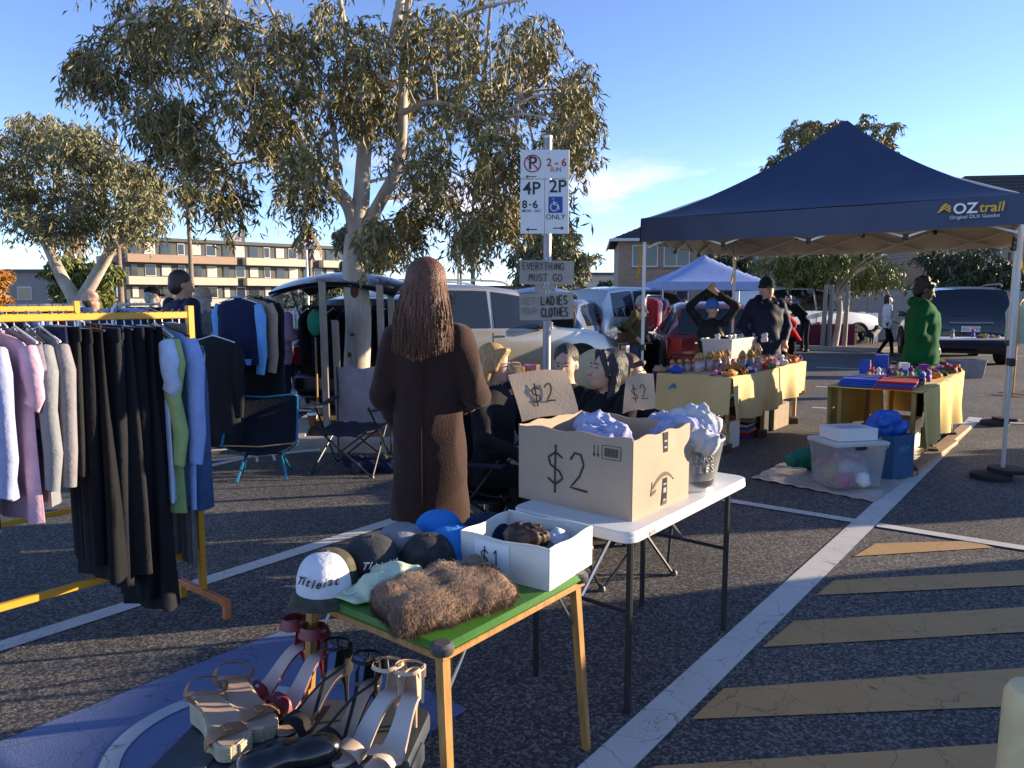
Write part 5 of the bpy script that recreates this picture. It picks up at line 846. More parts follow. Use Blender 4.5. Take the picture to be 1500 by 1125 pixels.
# ================================================================ PEOPLE
SKIN = [mat('skin_fair', (.50, .30, .21), .55, 0, .08, 20), mat('skin_tan', (.36, .20, .13), .55, 0, .08, 20), mat('skin_dark', (.09, .045, .028), .5, 0, .08, 20)]
M_EYE = mat('eye_dark', (.02, .015, .012), .2); M_LIP = mat('lip', (.40, .19, .15), .5); HAIRM = {k: mat('hair_'+k, c, .5, 0, .45, 24, .5, 60, stretch=(3, 3, .5)) for k, c in dict(black=(.008, .007, .007), dark=(.025, .014, .009), brown=(.09, .042, .018), auburn=(.115, .042, .016), blonde=(.42, .25, .09), grey=(.34, .33, .31)).items()}
def person(label, loc, rz, h, top, bottom, shoe_m, skin=0, hair=('short', 'dark'), J=None, lean=0, seat=None, yaw=0, nod=0, bulk=1.0, jacket=.80, vox=.014, hat=None, hood=None, extra=None, skirt=None, name='person', collar=None, glasses=False):
    k = h/1.75; t = thing(name, label, 'person', loc, rz); J = J or {}; dz = 0 if seat is None else seat/k-.93
    def up(p): return np.array([p[0], p[1]-lean*(p[2]-.93), p[2]+dz])
    j = {}
    for s_, nm in ((1, 'L'), (-1, 'R')):
        j['h'+nm] = up((s_*.085, 0, .92)); j['k'+nm] = np.array((s_*.10, -.02, .50)); j['a'+nm] = np.array((s_*.105, .02, .09)); j['s'+nm] = up((s_*.175, .005, 1.425)); j['e'+nm] = up((s_*.245, .03, 1.15)); j['w'+nm] = up((s_*.25, -.03, .91))
        for q in ('k', 'a'):
            if q+nm in J: j[q+nm] = np.array(J[q+nm], float)
        for q in ('e', 'w'):
            if q+nm in J: j[q+nm] = up(J[q+nm])
    pr = []; b = bulk; zz_ = lambda z: z+dz; cy = lambda z: -lean*(z-.93)
    pr.append(stk([(zz_(z), 0, cy(z)+oy, rx*b, ry*b) for z, oy, rx, ry in ((jacket, 0, .165, .125), (.92, 0, .168, .125), (1.06, 0, .155, .115), (1.25, 0, .178, .125), (1.36, .005, .18, .115), (1.43, .01, .14, .085), (1.475, .01, .075, .06))], 1))
    for nm in 'LR':
        pr += [cap_(j['s'+nm]*(1, 1, 1), j['e'+nm], .062*b, .052*b, 1), cap_(j['e'+nm], j['w'+nm], .052*b, .038*b, 1)]
        pr += [cap_(j['h'+nm], j['k'+nm], .088, .065, 2), cap_(j['k'+nm], j['a'+nm], .062, .047, 2)]
        f = np.array(J.get('f'+nm, (0, -1, 0)), float); f /= np.linalg.norm(f); a = j['a'+nm]; pr += [cap_(a+(0, 0, -.045), a+f*.13+(0, 0, -.055), .042, .034, 3), cap_(a+(0, 0, -.05)-f*.04, a+f*.02+(0, 0, -.05), .036, .04, 3)]
        d = j['w'+nm]-j['e'+nm]; d /= np.linalg.norm(d); sd_ = np.cross(d, (0, 1, 0)); sd_ = sd_/(np.linalg.norm(sd_)+1e-6); w_ = j['w'+nm]+d*.02; pr.append(cap_(w_, w_+d*.07, .030, .034, 0)); bend = np.array(J.get('curl'+nm, (0, -.35, 0)), float)
        for q in range(4): o = w_+d*.085+sd_*(q-1.5)*.019; e_ = o+(d+bend*.4)*.035; pr += [cap_(o, e_, .0105, .010, 0), cap_(e_, e_+(d+bend*1.6)/np.linalg.norm(d+bend*1.6)*.034, .010, .0085, 0)]
        tb = w_+d*.025+bend*.05+sd_*.02; pr.append(cap_(tb, tb+d*.045+bend*.05+sd_*.015, .012, .010, 0))
    if seat is not None: pr.append(ell((0, .03, zz_(.90)), (.17*b, .14*b, .12), 2))
    if skirt: pr.append(stk([(zz_(z), 0, cy(z), rx, ry) for z, rx, ry in skirt], 1))
    n0 = up((0, .01, 1.45)); hc = up((0, -.005-.02*0, 1.615)); pr.append(cap_(n0, hc-(0, -.005, .06), .055, .05, 0))
    Rm = np.array(Matrix.Rotation(yaw, 3, 'Z') @ Matrix.Rotation(nod, 3, 'X'))
    def H(p): return hc+Rm@np.array(p, float)
    def he(p, r_, m): return ('e', H(p), np.array(r_, float), Rm, 0, m)
    pr += [he((0, .018, .035), (.074, .094, .094), 0), he((0, -.028, -.025), (.062, .068, .085), 0), he((0, -.05, -.085), (.04, .04, .032), 0), cap_(H((0, -.094, .0)), H((0, -.112, -.032)), .010, .0135, 0)]
    for s_ in (-1, 1): pr += [he((s_*.076, .012, -.01), (.011, .021, .031), 0)]
    pr += [cap_(H((-.016, -.094, -.064)), H((.016, -.094, -.064)), .005, .005, 6)]
    if extra: pr += extra
    for p_ in range(len(pr)):       # scale to height
        q = list(pr[p_]); 
        if q[0] == 's': q[1] = q[1]*k
        elif q[0] == 'c': q[1] = q[1]*k; q[2] = q[2]*k; q[3] *= k; q[4] *= k
        else: q[1] = q[1]*k; q[2] = q[2]*k
        pr[p_] = tuple(q)
    hm = HAIRM[hair[1]]; sdf_mesh('body', pr, [SKIN[skin], top, bottom, shoe_m, M_EYE, hm, M_LIP], t, vox, .018, .0055 if vox < .02 else .004, 30, foldmats=(1, 2))
    hp = [he((0, .03, .050), (.083, .098, .092), 0), he((0, .055, -.01), (.078, .068, .09), 0)]; st_ = hair[0]
    if st_ == 'long': hp += [cap_(H((s_*.06, .03, .02)), H((s_*.085, .03, -.22)), .04, .028, 0) for s_ in (-1, 1)]+[cap_(H((0, .075, .0)), H((0, .09, -.26)), .06, .035, 0), cap_(H((-.03, -.06, .10)), H((-.075, -.02, -.02)), .022, .02, 0), cap_(H((.03, -.06, .10)), H((.075, -.02, -.02)), .022, .02, 0)]
    if st_ == 'bun': hp += [he((0, .10, .02), (.05, .045, .05), 0)]
    if st_ == 'bob': hp += [cap_(H((s_*.065, .02, .02)), H((s_*.078, .02, -.10)), .035, .03, 0) for s_ in (-1, 1)]+[cap_(H((0, .08, 0)), H((0, .08, -.10)), .05, .04, 0), cap_(H((-.04, -.075, .085)), H((.04, -.075, .085)), .022, .022, 0)]
    if st_ == 'curly': hp += [he((.07*math.cos(a), .03+.08*math.sin(a), .09+.03*math.sin(a*3)), (.036, .036, .036), 0) for a in [i*.57 for i in range(11)]]
    def sc(L): return [(q[0], q[1]*k, q[2]*k, q[3]*(k if q[0] == 'c' else 1), q[4]*k, q[5]) for q in L]
    if st_ != 'none': sdf_mesh('hair', sc(hp), [hm], t, vox*.8, .018, .0012, 70)
    if hat: sdf_mesh('beanie' if hat[0] == 'beanie' else 'hat', sc([he((0, .02, .075), (.090, .106, .085), 0)]+([cap_(H((.085*math.cos(a), .02+.10*math.sin(a), .03)), H((.085*math.cos(a+.5), .02+.10*math.sin(a+.5), .03)), .018, .018, 0) for a in [i*.5 for i in range(13)]] if hat[0] == 'beanie' else [he((0, 0 if hat[0] == 'straw' else -.06, .035), (.17 if hat[0] == 'straw' else .09, .18 if hat[0] == 'straw' else .12, .012), 0)])), [hat[1]], t, vox*.85, .012)
    if hood: sdf_mesh('hood', sc([cap_(up((-.10, .06, 1.46)), up((.10, .06, 1.46)), .055, .055, 0), cap_(up((-.06, .10, 1.49)), up((.06, .10, 1.49)), .06, .06, 0), cap_(up((-.095, -.05, 1.44)), up((-.10, .06, 1.47)), .032, .045, 0), cap_(up((.095, -.05, 1.44)), up((.10, .06, 1.47)), .032, .045, 0)]), [hood], t, vox, .02, .004, 40)
    if vox < .018:
        for s_ in (-1, 1):
            q = MB().lathe([(.001, -.0042), (.008, -.003), (.0118, 0), (.008, .003), (.001, .0042)], 10, sy=.55); q.tf(Matrix.Translation(Vector(H((s_*.030, -.0865, .006))*k)) @ Matrix(Rm.tolist()).to_4x4()); q.build('eye', M_EYE, t)
            MB().tube([tuple(H((s_*.016, -.097, .026))*k), tuple(H((s_*.030, -.095, .031))*k), tuple(H((s_*.048, -.083, .026))*k)], [.003, .0035, .002], 6).build('eyebrow', hm, t)
    if collar: MB().lathe([(.085*k, 0), (.082*k, .05*k), (.07*k, .052*k), (.07*k, 0)], 16, tuple(up((0, .0, 1.435))*k), cap=False).build('collar', collar, t)
    if glasses:
        for s_ in (-1, 1): MB().tube([tuple(H((s_*.032+.024*math.cos(a), -.104, .004+.019*math.sin(a)))*k) for a in [i*.628 for i in range(11)]], .003, 5).build('spectacle_rim', M_BLACK, t)
    return t
WHT_SH = mat('white_shoe', (.6, .6, .6), .6); BLK_SH = mat('black_shoe', (.015, .015, .016), .5); BRN_SH = mat('brown_shoe', (.10, .05, .025), .6)
# ---------------------------------------------------------------- woman in the long brown coat (seen from behind)
COATM = mat('brown_wool', (.030, .0105, .006), .95, 0, .2, 30, .3, 160, sheen=.08); wp = G(632, 884)
person_ = thing('person', 'person with long auburn hair in a long brown wool coat, back turned', 'person', (wp.x, wp.y, 0), R(172)); t = person_      # rotated so that the back faces the tables
pr = [stk([(.46, .0, 0, .20, .15), (.50, 0, 0, .201, .152), (.75, 0, 0, .196, .15), (1.0, 0, 0, .186, .142), (1.20, 0, .0, .184, .135), (1.34, 0, .01, .19, .128), (1.42, 0, .015, .165, .105), (1.47, 0, .02, .115, .085), (1.52, 0, .02, .075, .07)], 1)]
JL = dict(sL=(.16, .01, 1.385), eL=(.225, .03, 1.09), wL=(.20, -.15, .92), sR=(-.16, .01, 1.385), eR=(-.245, .02, 1.10), wR=(-.12, -.22, 1.02))
for nm in 'LR':
    s_, e, w_ = [np.array(JL[q+nm]) for q in 'sew']; pr += [cap_(s_, e, .076, .068, 1), cap_(e, w_, .066, .056, 1), cap_(w_, w_+(w_-e)/np.linalg.norm(w_-e)*.07, .03, .035, 0)]; d = (w_-e)/np.linalg.norm(w_-e)
    for q in range(4): o = w_+d*.085+np.array((1, 0, 0))*(q-1.5)*.019; pr += [cap_(o, o+d*.035+(0, 0, -.01), .0105, .010, 0), cap_(o+d*.035+(0, 0, -.01), o+d*.055+(0, 0, -.035), .010, .008, 0)]
for s_ in (-1, 1): pr += [cap_((s_*.09, 0, .55), (s_*.10, .0, .09), .062, .05, 2 if s_ > 0 else 7), cap_((s_*.10, 0, .05), (s_*.105, -.13, .04), .045, .036, 3)]
pr += [cap_((0, .02, 1.46), (0, 0, 1.58), .055, .05, 0), ell((0, .015, 1.655), (.076, .096, .10), 0), ell((0, -.03, 1.60), (.062, .068, .085), 0), cap_((0, -.10, 1.63), (0, -.115, 1.60), .010, .013, 0)]
sdf_mesh('body', pr, [SKIN[0], COATM, fab('dark_green_trouser', (.02, .03, .025)), BRN_SH, M_EYE, HAIRM['auburn'], M_LIP, fab('tan_boot', (.30, .17, .09))], t, .0095, .026, .004, 15, ridge=.007, foldmats=(1,))
MB().sweep([(.0, .168, .48), (.0, .158, .9), (0, .146, 1.2), (0, .148, 1.36)], .006, .004, (0, 1, 0)).build('back_seam', COATM, t)
hb = [ell((0, .025, 1.675), (.090, .106, .10)), cap_((0, .085, 1.62), (0, .125, 1.40), .07, .06), cap_((-.055, .07, 1.58), (-.08, .11, 1.38), .035, .03), cap_((.055, .07, 1.58), (.08, .11, 1.38), .035, .03)]
sdf_mesh('hair', hb, [HAIRM['auburn']], t, .011, .03); hs = MB(); R_ = random.Random(5)
for i in range(1700):
    a = R_.uniform(-1.75, 1.75)+math.pi/2; x, y = math.cos(a), math.sin(a); sp_ = R_.uniform(.6, 1.3); L_ = R_.uniform(.26, .40)-.05*abs(x); wv = R_.uniform(0, 6); P = []; off = R_.uniform(0, .006)
    for q in range(12):
        if q < 5: th_ = .12+(math.pi/2-.12)*q/4; P.append((x*(.094+off)*math.sin(th_), .025+y*(.110+off)*math.sin(th_), 1.672+(.106+off)*math.cos(th_)))
        else: u = (q-4)/7; P.append((x*(.094+off)*(1+.42*u*sp_)+.008*math.sin(wv+u*5)*u, .025+y*(.110+off)*(1-.05*u)+.075*u**.7+.012*math.sin(wv*2+u*7)*u, 1.672-L_*u-.0))
    hs.tube(P, [.002, .003, .0034, .0034, .0034, .0034, .0032, .003, .0028, .0024, .0016, .0006], 4, cap=False)
tag(hs.build('hair_strands', HAIRM['auburn'], t, 80), kind='stuff')
# ---------------------------------------------------------------- seated group behind the box
FBLK = FB[0]; FBK2 = FB[3]
def seated(lab, px, Y, rz, h, top, bottom, sh, hair, skin=0, yaw=0, nod=0, kl=None, chair=True, J=None, vox=.011, hood=None):
    x = (px-750)/F_PX*Y; q = J or dict(kL=(.12, -.44, .50), kR=(-.12, -.44, .50), aL=(.14, -.50, .09), aR=(-.14, -.50, .09), eL=(.26, -.08, 1.17), wL=(.12, -.30, 1.05), eR=(-.26, -.08, 1.17), wR=(-.12, -.30, 1.05))
    if chair: quad_chair('black folding camp chair under the person with '+' '.join(lab.split(' with ')[1].split()[:4]), (x, Y, 0), rz, FCD, FCD)
    return person(lab, (x, Y, 0), rz, h, top, bottom, sh, skin, hair, q, .02, .50, yaw, nod, 1.06, .86, vox, hood=hood)
seated('person with straight dark hair looking up in a black puffer', 893, 4.25, R(-62), 1.70, FBLK, FBK2, BLK_SH, ('long', 'black'), 0, R(-8), R(-12), hood=FBLK)
seated('person with pinned dark hair half hidden by the $2 flap', 832, 4.75, R(-62), 1.68, FBLK, FBK2, mat('maroon_trainer', (.16, .04, .05), .6), ('bun', 'dark'), 0, R(45), R(6))
seated('person with wavy blonde hair in a black jacket', 722, 4.65, R(60), 1.70, FBK2, FBLK, BLK_SH, ('long', 'blonde'), 0, R(15), R(8))
seated('child with light brown bob in front of the cream bean bag', 922, 5.0, R(75), 1.50, fab('dusty_pink', (.42, .24, .28)), FNAVY, BLK_SH, ('bob', 'brown'), 0, 0, R(10), chair=False, J=dict(kL=(.12, -.34, .46), kR=(-.12, -.34, .46), aL=(.12, -.10, .09), aR=(-.12, -.10, .09), wL=(.12, -.2, 1.0), wR=(-.12, -.2, 1.0)))
# legs of the seated person stretching towards the coat
p = AT(884, 520, 5.6); t = thing('bean_bag', 'large cream bean bag behind the seated people', 'bean bag', (p.x, p.y, 0)); sdf_mesh('bag_body', [ell((0, 0, .95), (.34, .30, .24)), ell((-.1, 0, .85), (.30, .3, .25)), ell((0, 0, .45), (.40, .34, .45))], [mat('cream_suede', (.46, .35, .18), .9, 0, .12, 5, .2, 12)], t, .02, .08, .01, 14)
q = AT(745, 640, 4.2); t = quad_chair('black folding camp chair beside the brown coat', (q.x-.18, 4.55, 0), R(40), FCD, FCD)
# ---------------------------------------------------------------- standing people
def stand(lab, px, Y, rz, h, *a, **kw): return person(lab, ((px-750)/F_PX*Y, Y, 0), rz, h, *a, **kw)
FJN = fab('navy_shell', (.014, .020, .045), .6); FGH = fab('bottle_green', (.006, .085, .025)); FOL = fab('olive', (.09, .075, .035)); FKH = fab('khaki_trouser', (.22, .17, .11)); FPKJ = fab('mauve_jumper', (.34, .20, .29)); FWH = fab('white_knit', (.62, .60, .58))
pock = dict(eL=(.30, .06, 1.16), wL=(.21, -.09, .98), eR=(-.30, .06, 1.16), wR=(-.21, -.09, .98))
stand('person in navy jacket, dark beanie and glasses behind khaki table', 1121, 9.7, R(6), 1.84, FJN, FKH, BRN_SH, 0, ('short', 'grey'), pock, bulk=1.18, jacket=.80, hat=('beanie', fab('dark_teal', (.01, .03, .035))), hood=FJN, vox=.014, glasses=True)
stand('child in black puffer and blue beanie with arms raised', 1042, 9.5, R(-4), 1.56, fab('black_puffer', (.016, .016, .02), .5), FBLK, BLK_SH, 0, ('short', 'dark'), dict(eL=(.33, -.02, 1.66), wL=(.10, -.03, 1.82), eR=(-.33, -.02, 1.66), wR=(-.10, .02, 1.86)), bulk=1.15, jacket=.74, hat=('beanie', fab('beanie_blue', (.05, .17, .55))))
stand('person in bottle green hooded jumper with hands in pocket', 1350, 8.5, R(62), 1.81, FGH, FBLK, BLK_SH, 2, ('curly', 'black'), dict(eL=(.27, .05, 1.17), wL=(.10, -.08, 1.03), eR=(-.27, .05, 1.17), wR=(-.10, -.08, 1.03)), bulk=1.45, jacket=.80, hood=FGH, nod=R(22), yaw=R(8))
stand('person in white jumper walking a dog past the fence', 1298, 20.5, R(82), 1.68, FWH, FBLK, BRN_SH, 0, ('bob', 'dark'), dict(kL=(.08, -.16, .50), aL=(.08, -.20, .09), aR=(-.1, .22, .12), wL=(.2, -.22, 1.0)), vox=.022)
stand('child in black hoodie by the far stall table', 1001, 15.5, R(40), 1.56, FBLK, FBLK, BLK_SH, 0, ('short', 'brown'), dict(wL=(.1, -.22, 1.12), wR=(-.1, -.22, 1.12)), vox=.02)
stand('person in olive jacket browsing near the silver van', 933, 13.4, R(48), 1.62, FOL, fab('blue_trouser', (.06, .09, .17)), BRN_SH, 0, ('short', 'grey'), pock, lean=.12, nod=R(20), bulk=1.15, vox=.019)
stand('person in dark coat stooping over goods by the fence', 1178, 22, R(-70), 1.70, FBLK, FBK2, BLK_SH, 0, ('short', 'black'), dict(wL=(.1, -.35, 1.1), wR=(-.1, -.35, 1.1)), lean=1.0, vox=.024)
stand('person in red jacket bending beside the navy jacket', 1155, 14.5, R(-60), 1.66, fab('red_coat', (.42, .015, .02)), FBLK, BLK_SH, 0, ('short', 'dark'), dict(wL=(.1, -.3, 1.0), wR=(-.1, -.3, 1.0)), lean=.9, bulk=1.25, vox=.02)
stand('person with short dark hair in navy jacket behind the racks', 266, 7.3, R(145), 1.85, FJN, FBLK, BLK_SH, 1, ('short', 'dark'), dict(wL=(.16, -.26, 1.05), wR=(-.16, -.26, 1.05)), bulk=1.2, lean=.04, yaw=R(-15), nod=R(10))
stand('person in straw hat and grey coat past the racks', 301, 8.6, R(170), 1.70, FGP, FBLK, BLK_SH, 0, ('long', 'grey'), None, bulk=1.15, hat=('straw', mat('straw', (.36, .27, .16), .85, 0, .15, 60, .4)), vox=.017)
stand('person with grey hair in mauve jumper at the shirt rail', 408, 9.4, R(150), 1.66, FPKJ, FNAVY, BLK_SH, 0, ('bob', 'grey'), dict(wL=(.16, -.34, 1.2), wR=(-.16, -.34, 1.2)), bulk=1.2, collar=fab('red_scarf', (.26, .02, .03)), vox=.016)
stand('person in beige coat and black cap behind the rounded rack', 228, 9.6, R(160), 1.72, fab('beige_coat', (.26, .21, .16)), FBLK, BLK_SH, 0, ('short', 'grey'), None, bulk=1.2, hat=('cap', FBLK), vox=.018)
stand('person in pale pink beanie and grey coat beyond yellow racks', 138, 9.8, R(120), 1.66, FGM, FBLK, BLK_SH, 0, ('short', 'dark'), None, bulk=1.15, hat=('beanie', fab('pink_beanie', (.55, .34, .28))), vox=.018)
# dog
p = G(1268, 508); t = thing('dog', 'black and tan dog on a lead beside the white jumper', 'dog', (p.x, p.y, 0), R(8))
dp = [ell((-.12, 0, .42), (.17, .085, .10), 0), ell((.12, 0, .43), (.17, .10, .13), 0), cap_((.22, 0, .48), (.34, 0, .60), .075, .055, 0), ell((.38, 0, .64), (.085, .055, .06), 0), cap_((.42, 0, .62), (.52, 0, .59), .038, .026, 1), cap_((-.27, 0, .46), (-.44, 0, .52), .026, .014, 0)]
for y in (-.06, .06): dp += [cap_((.36, y, .70), (.33, y*1.3, .60), .022, .016, 0), cap_((.20, y, .38), (.20, y, .20), .045, .026, 0), cap_((.20, y, .20), (.21, y, .03), .026, .022, 1), ell((.235, y, .02), (.04, .026, .02), 1), cap_((-.20, y, .40), (-.14, y, .26), .065, .04, 0), cap_((-.14, y, .26), (-.26, y, .16), .034, .024, 0), cap_((-.26, y, .16), (-.24, y, .03), .023, .02, 1), ell((-.215, y, .02), (.04, .025, .02), 1)]
sdf_mesh('body', dp, [mat('black_fur', (.012, .011, .011), .7, bump=.4), mat('tan_fur', (.30, .16, .07), .8, bump=.4)], t, .014, .03); MB().tube(rpath([(.36, 0, .56), (.5, -.1, .75), (.62, -.12, .98)]), .006, 5).build('lead', M_BLACK, t)
# ================================================================ VEHICLES
def car(label, loc, rz, L, W, Hh, paint, kind='suv', name='parked_car', tail_open=False, rails=True, plate=None, glass=M_GLASS):
    t = thing(name, label, 'car', loc, rz)      # front towards +x, centred in y, rear bumper at x = 0
    zb = Hh*.60; hood = Hh*.58; w_ = W/2
    st = {'suv': [(0, .42, zb-.10, zb-.10, .92, .92), (.04, .30, zb-.03, zb+.02, .97, .90), (.10, .28, zb, Hh*.80, .99, .84), (.32, .28, zb, Hh*.965, 1, .80), (.9, .26, zb, Hh, 1, .79), (2.0, .26, zb-.01, Hh*.995, 1, .79), (2.65, .26, zb-.02, Hh*.955, 1, .78), (3.35, .26, zb-.03, hood+.09, .99, .80), (3.5, .26, zb-.05, hood+.02, .99, .82), (4.3, .27, hood-.10, hood-.05, .96, .78), (4.62, .30, hood-.22, hood-.18, .90, .72), (4.72, .40, hood-.38, hood-.36, .82, .66)], 'hatch': [(0, .42, zb-.06, zb-.06, .92, .90), (.05, .30, zb-.0, zb+.04, .97, .86), (.14, .26, zb+.02, Hh*.78, .99, .78), (.5, .24, zb, Hh*.96, 1, .74), (1.2, .22, zb, Hh, 1, .74), (1.9, .22, zb-.02, Hh*.985, 1, .74), (2.9, .22, zb-.05, hood+.05, .99, .78), (3.9, .24, hood-.14, hood-.10, .94, .74), (4.2, .34, hood-.34, hood-.32, .82, .66)]}[kind]
    S = L/st[-1][0]; rings = []
    for x, zl, zbe, zt, wb, wt in st:
        half = [(.88, zl), (.97, zl+.10), (1.0, (zl+zbe)/2), (wb, zbe-.04), (wb*.985, zbe)]; tt = (wt, max(zt-.05, zbe+.002)); half += [tuple(((half[-1][0]*(1-u)+tt[0]*u), (zbe*(1-u)+tt[1]*u)) for u in (.5,))[0], tt, (wt-.10, zt), (.3, zt+.02), (0, zt+.025)]
        rings.append([(x*S, -a*w_, z) for a, z in half]+[(x*S, a*w_, z) for a, z in half[::-1][1:]])
    b = MB(); b.loft(rings, closed=True); b.build('body', paint, t, 32)
    gi = [i for i, r_ in enumerate(st) if r_[3] > zb+.2]; i0, i1 = gi[0], gi[-1]
    def side(xa, xb, sg, nm='side_window'):
        P = []
        for u in (0, .25, .5, .75, 1):
            x = xa+(xb-xa)*u; zt = np.interp(x, [r_[0] for r_ in st], [r_[3] for r_ in st])-.09; zbe = np.interp(x, [r_[0] for r_ in st], [r_[2] for r_ in st])+.03; wt = np.interp(x, [r_[0] for r_ in st], [r_[5] for r_ in st]); wb = np.interp(x, [r_[0] for r_ in st], [r_[4] for r_ in st])*.985
            P.append([(x*S, sg*w_*(wb+(wt-wb)*v*.95)+sg*.006, zbe+(max(zt, zbe+.01)-zbe)*v) for v in (0, .5, 1)])
        MB().sheet(P, .006).build(nm, glass, t)
    xs = (.38, 1.05, 1.12, 2.05, 2.13, 3.2) if kind == 'suv' else (.45, 1.0, 1.06, 1.85, 1.92, 2.75)
    for sg in (-1, 1):
        for q in range(3): side(xs[2*q], xs[2*q+1], sg)
        for x in (xs[3]+.05, xs[1]+.10): MB().box((x*S+.12, sg*(w_+.008), zb-.12), (.17, .03, .03), 0, .008).build('door_handle', mat('chrome', (.7, .7, .7), .15, 1), t)
        for x in (xs[1]+.04, xs[3]+.04, xs[5]-.05): MB().sweep([(x*S, sg*(w_*1.0+.001), zb-.06), (x*S, sg*(w_*1.0+.001), .42)], .008, .006, (0, 1, 0)).build('door_seam', M_RUB, t)
        MB().box((xs[5]*S-.15, sg*(w_+.10), zb+.05), (.13, .20, .14), 0, .03).build('wing_mirror', paint, t)
        MB().box((.03, sg*w_*.82, zb-.14), (.07, .22, .26), 0, .02).build('tail_light', mat('tail_light', (.35, .01, .012), .2), t); MB().box((L-.18, sg*w_*.72, hood-.20), (.14, .30, .12), 0, .03).build('headlight', mat('headlight_glass', (.6, .62, .65), .08), t)
        for x in (.86*S, (3.78 if kind == 'suv' else 3.35)*S):
            wl = MB(); wl.lathe([(.20, -.11), (.30, -.115), (.345, -.08), (.35, 0), (.345, .08), (.30, .115), (.20, .11)], 22); wl.tf(frame((x, sg*(w_-.09), .35), (1, 0, 0), (0, 0, 1))); wh = wl.build('tyre', M_RUB, t)
            rm = MB(); rm.lathe([(.21, .08), (.20, .105), (.06, .115), (.02, .118)], 18); rm.tf(frame((x, sg*(w_-.09)+(0 if sg < 0 else 0), .35), (1, 0, 0), (0, 0, 1)) if sg < 0 else frame((x, sg*(w_-.09), .35), (-1, 0, 0), (0, 0, 1))); rm.build('rim', M_RIM, t)
            ar = MB(); ar.tube([(x+.43*math.cos(a), sg*(w_+.004), .35+.43*math.sin(a)) for a in [math.pi*i/12 for i in range(13)]], .03, 6); ar.build('wheel_arch', M_RUB, t); MB().lathe([(.42, -.02), (.42, .02)], 20).tf(frame((x, sg*(w_-.012), .36), (1, 0, 0), (0, 0, 1))).build('wheel_well', M_RUB, t)
        if rails: MB().tube(rpath([(.5*S, sg*w_*.72, Hh+.01), (.7*S, sg*w_*.73, Hh+.07), (2.2*S, sg*w_*.73, Hh+.065), (2.5*S, sg*w_*.72, Hh-.01)]), .018, 6).build('roof_rail', mat('rail_silver', (.5, .5, .52), .3, .8), t)
    zr = [r_ for r_ in st if r_[3] > zb+.2]; 
    if not tail_open:
        x0, z0 = st[2][0], Hh*.93; P = [[(.055*S-.012+(.30*S-.055*S)*v**1.3, w_*(.80-.10*v)*u, zb+.05+(z0-zb-.05)*v) for v in (0, .33, .66, 1)] for u in (-1, -.5, 0, .5, 1)]; MB().sheet(P, .008).build('rear_window', glass, t); MB().sweep([(.045*S, 0, zb+.055), (.06*S-.02, .35, zb+.09)], .015, .012, (1, 0, 0)).build('rear_wiper', M_RUB, t)
    else:
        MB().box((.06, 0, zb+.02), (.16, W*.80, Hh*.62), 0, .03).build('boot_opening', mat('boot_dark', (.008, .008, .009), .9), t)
        P = [[(-.85+1.1*v-.0, w_*(.86-.04*v)*u, Hh+.26-.12*(1-v)**2+.06*math.sin(v*2.4)-.13*u*u-.14*v**3) for v in [i/8 for i in range(9)]] for u in [-1+.2*i for i in range(11)]]; MB().sheet(P, .03).build('raised_tailgate', paint, t); MB().sheet([[(x+.01, y*.96, z-.035) for x, y, z in r_[:9]] for r_ in P], .012).build('tailgate_lining', M_RUB, t)
        for sg in (-1, 1): MB().tube([(.15, sg*w_*.80, Hh*.72), (-.42, sg*w_*.78, Hh+.12)], .014, 6).build('gas_strut', M_STEEL, t)
        for i in range(8): garment('shirt', 'dark garment hanging in the open boot of '+label.split(' with ')[0], tuple((Matrix.Translation(loc) @ Matrix.Rotation(rz, 4, 'Z') @ Vector((-.12, -.6+i*.17, Hh*.92)))), rz+R(90), FB[i % 4] if i % 3 else FNAVY, .6, .42, .10, 300+i, group='garments in the open boot') if name == 'parked_hatchback' else None
    bp_ = MB().box((-.02, 0, .48), (.16, W*.93, .24), 0, .05); bp_.build('rear_bumper', paint, t); MB().box((L-.04, 0, .46), (.20, W*.86, .26), 0, .06).build('front_bumper', paint, t); MB().box((L-.02, 0, hood-.26), (.10, W*.5, .12), 0, .02).build('grille', M_RUB, t)
    P = [[((xs[5]-.02+(-.58)*v**1.1)*S+.02, w_*(.80-.06*v)*u, zb+.06+(Hh*.94-zb-.06)*v) for v in (0, .33, .66, 1)] for u in (-1, -.5, 0, .5, 1)]; MB().sheet(P, .01).build('windscreen', glass, t)
    MB().box((-.015, 0, zb-.10), (.04, W*.48, .05), 0, .012).build('chrome_strip', mat('chrome', (.7, .7, .7), .15, 1), t)
    if plate:
        MB().box((-.045, 0, zb-.24), (.012, .40, .13), 0, .003).build('number_plate', M_WHITEP, t); text('plate_lettering', plate, .10, M_INK, t, frame((-.0525, 0, zb-.24), (0, -1, 0), (0, 0, 1)), .0006)
    return t
def paint(n, c, m=.6, r_=.28): return mat('car_paint_'+n, c, r_, m, .03, 3, coat=.7)
def gx_(px, Y): return ((px-750)/F_PX*Y, Y, 0)
hd = R(28); f = Vector((math.cos(hd), math.sin(hd), 0)); fr = Vector((*gx_(872, 14.2)[:2], 0)); car('silver four wheel drive parked side-on behind the parking sign', tuple(fr-f*4.75), hd, 4.75, 1.86, 1.80, paint('silver', (.36, .34, .31)))
x, y, _ = gx_(521, 9.6); car('dark hatchback with raised tailgate behind the gum tree', (x, y, 0), R(84), 4.3, 1.80, 1.62, paint('navy_black', (.012, .015, .028)), 'hatch', 'parked_hatchback', True, False)
x, y, _ = gx_(796, 16.5); car('silver blue wagon with raised tailgate behind the cardboard signs', (x, y, 0), R(70), 4.5, 1.80, 1.55, paint('blue_silver', (.20, .25, .33)), 'hatch', 'parked_wagon', True, False)
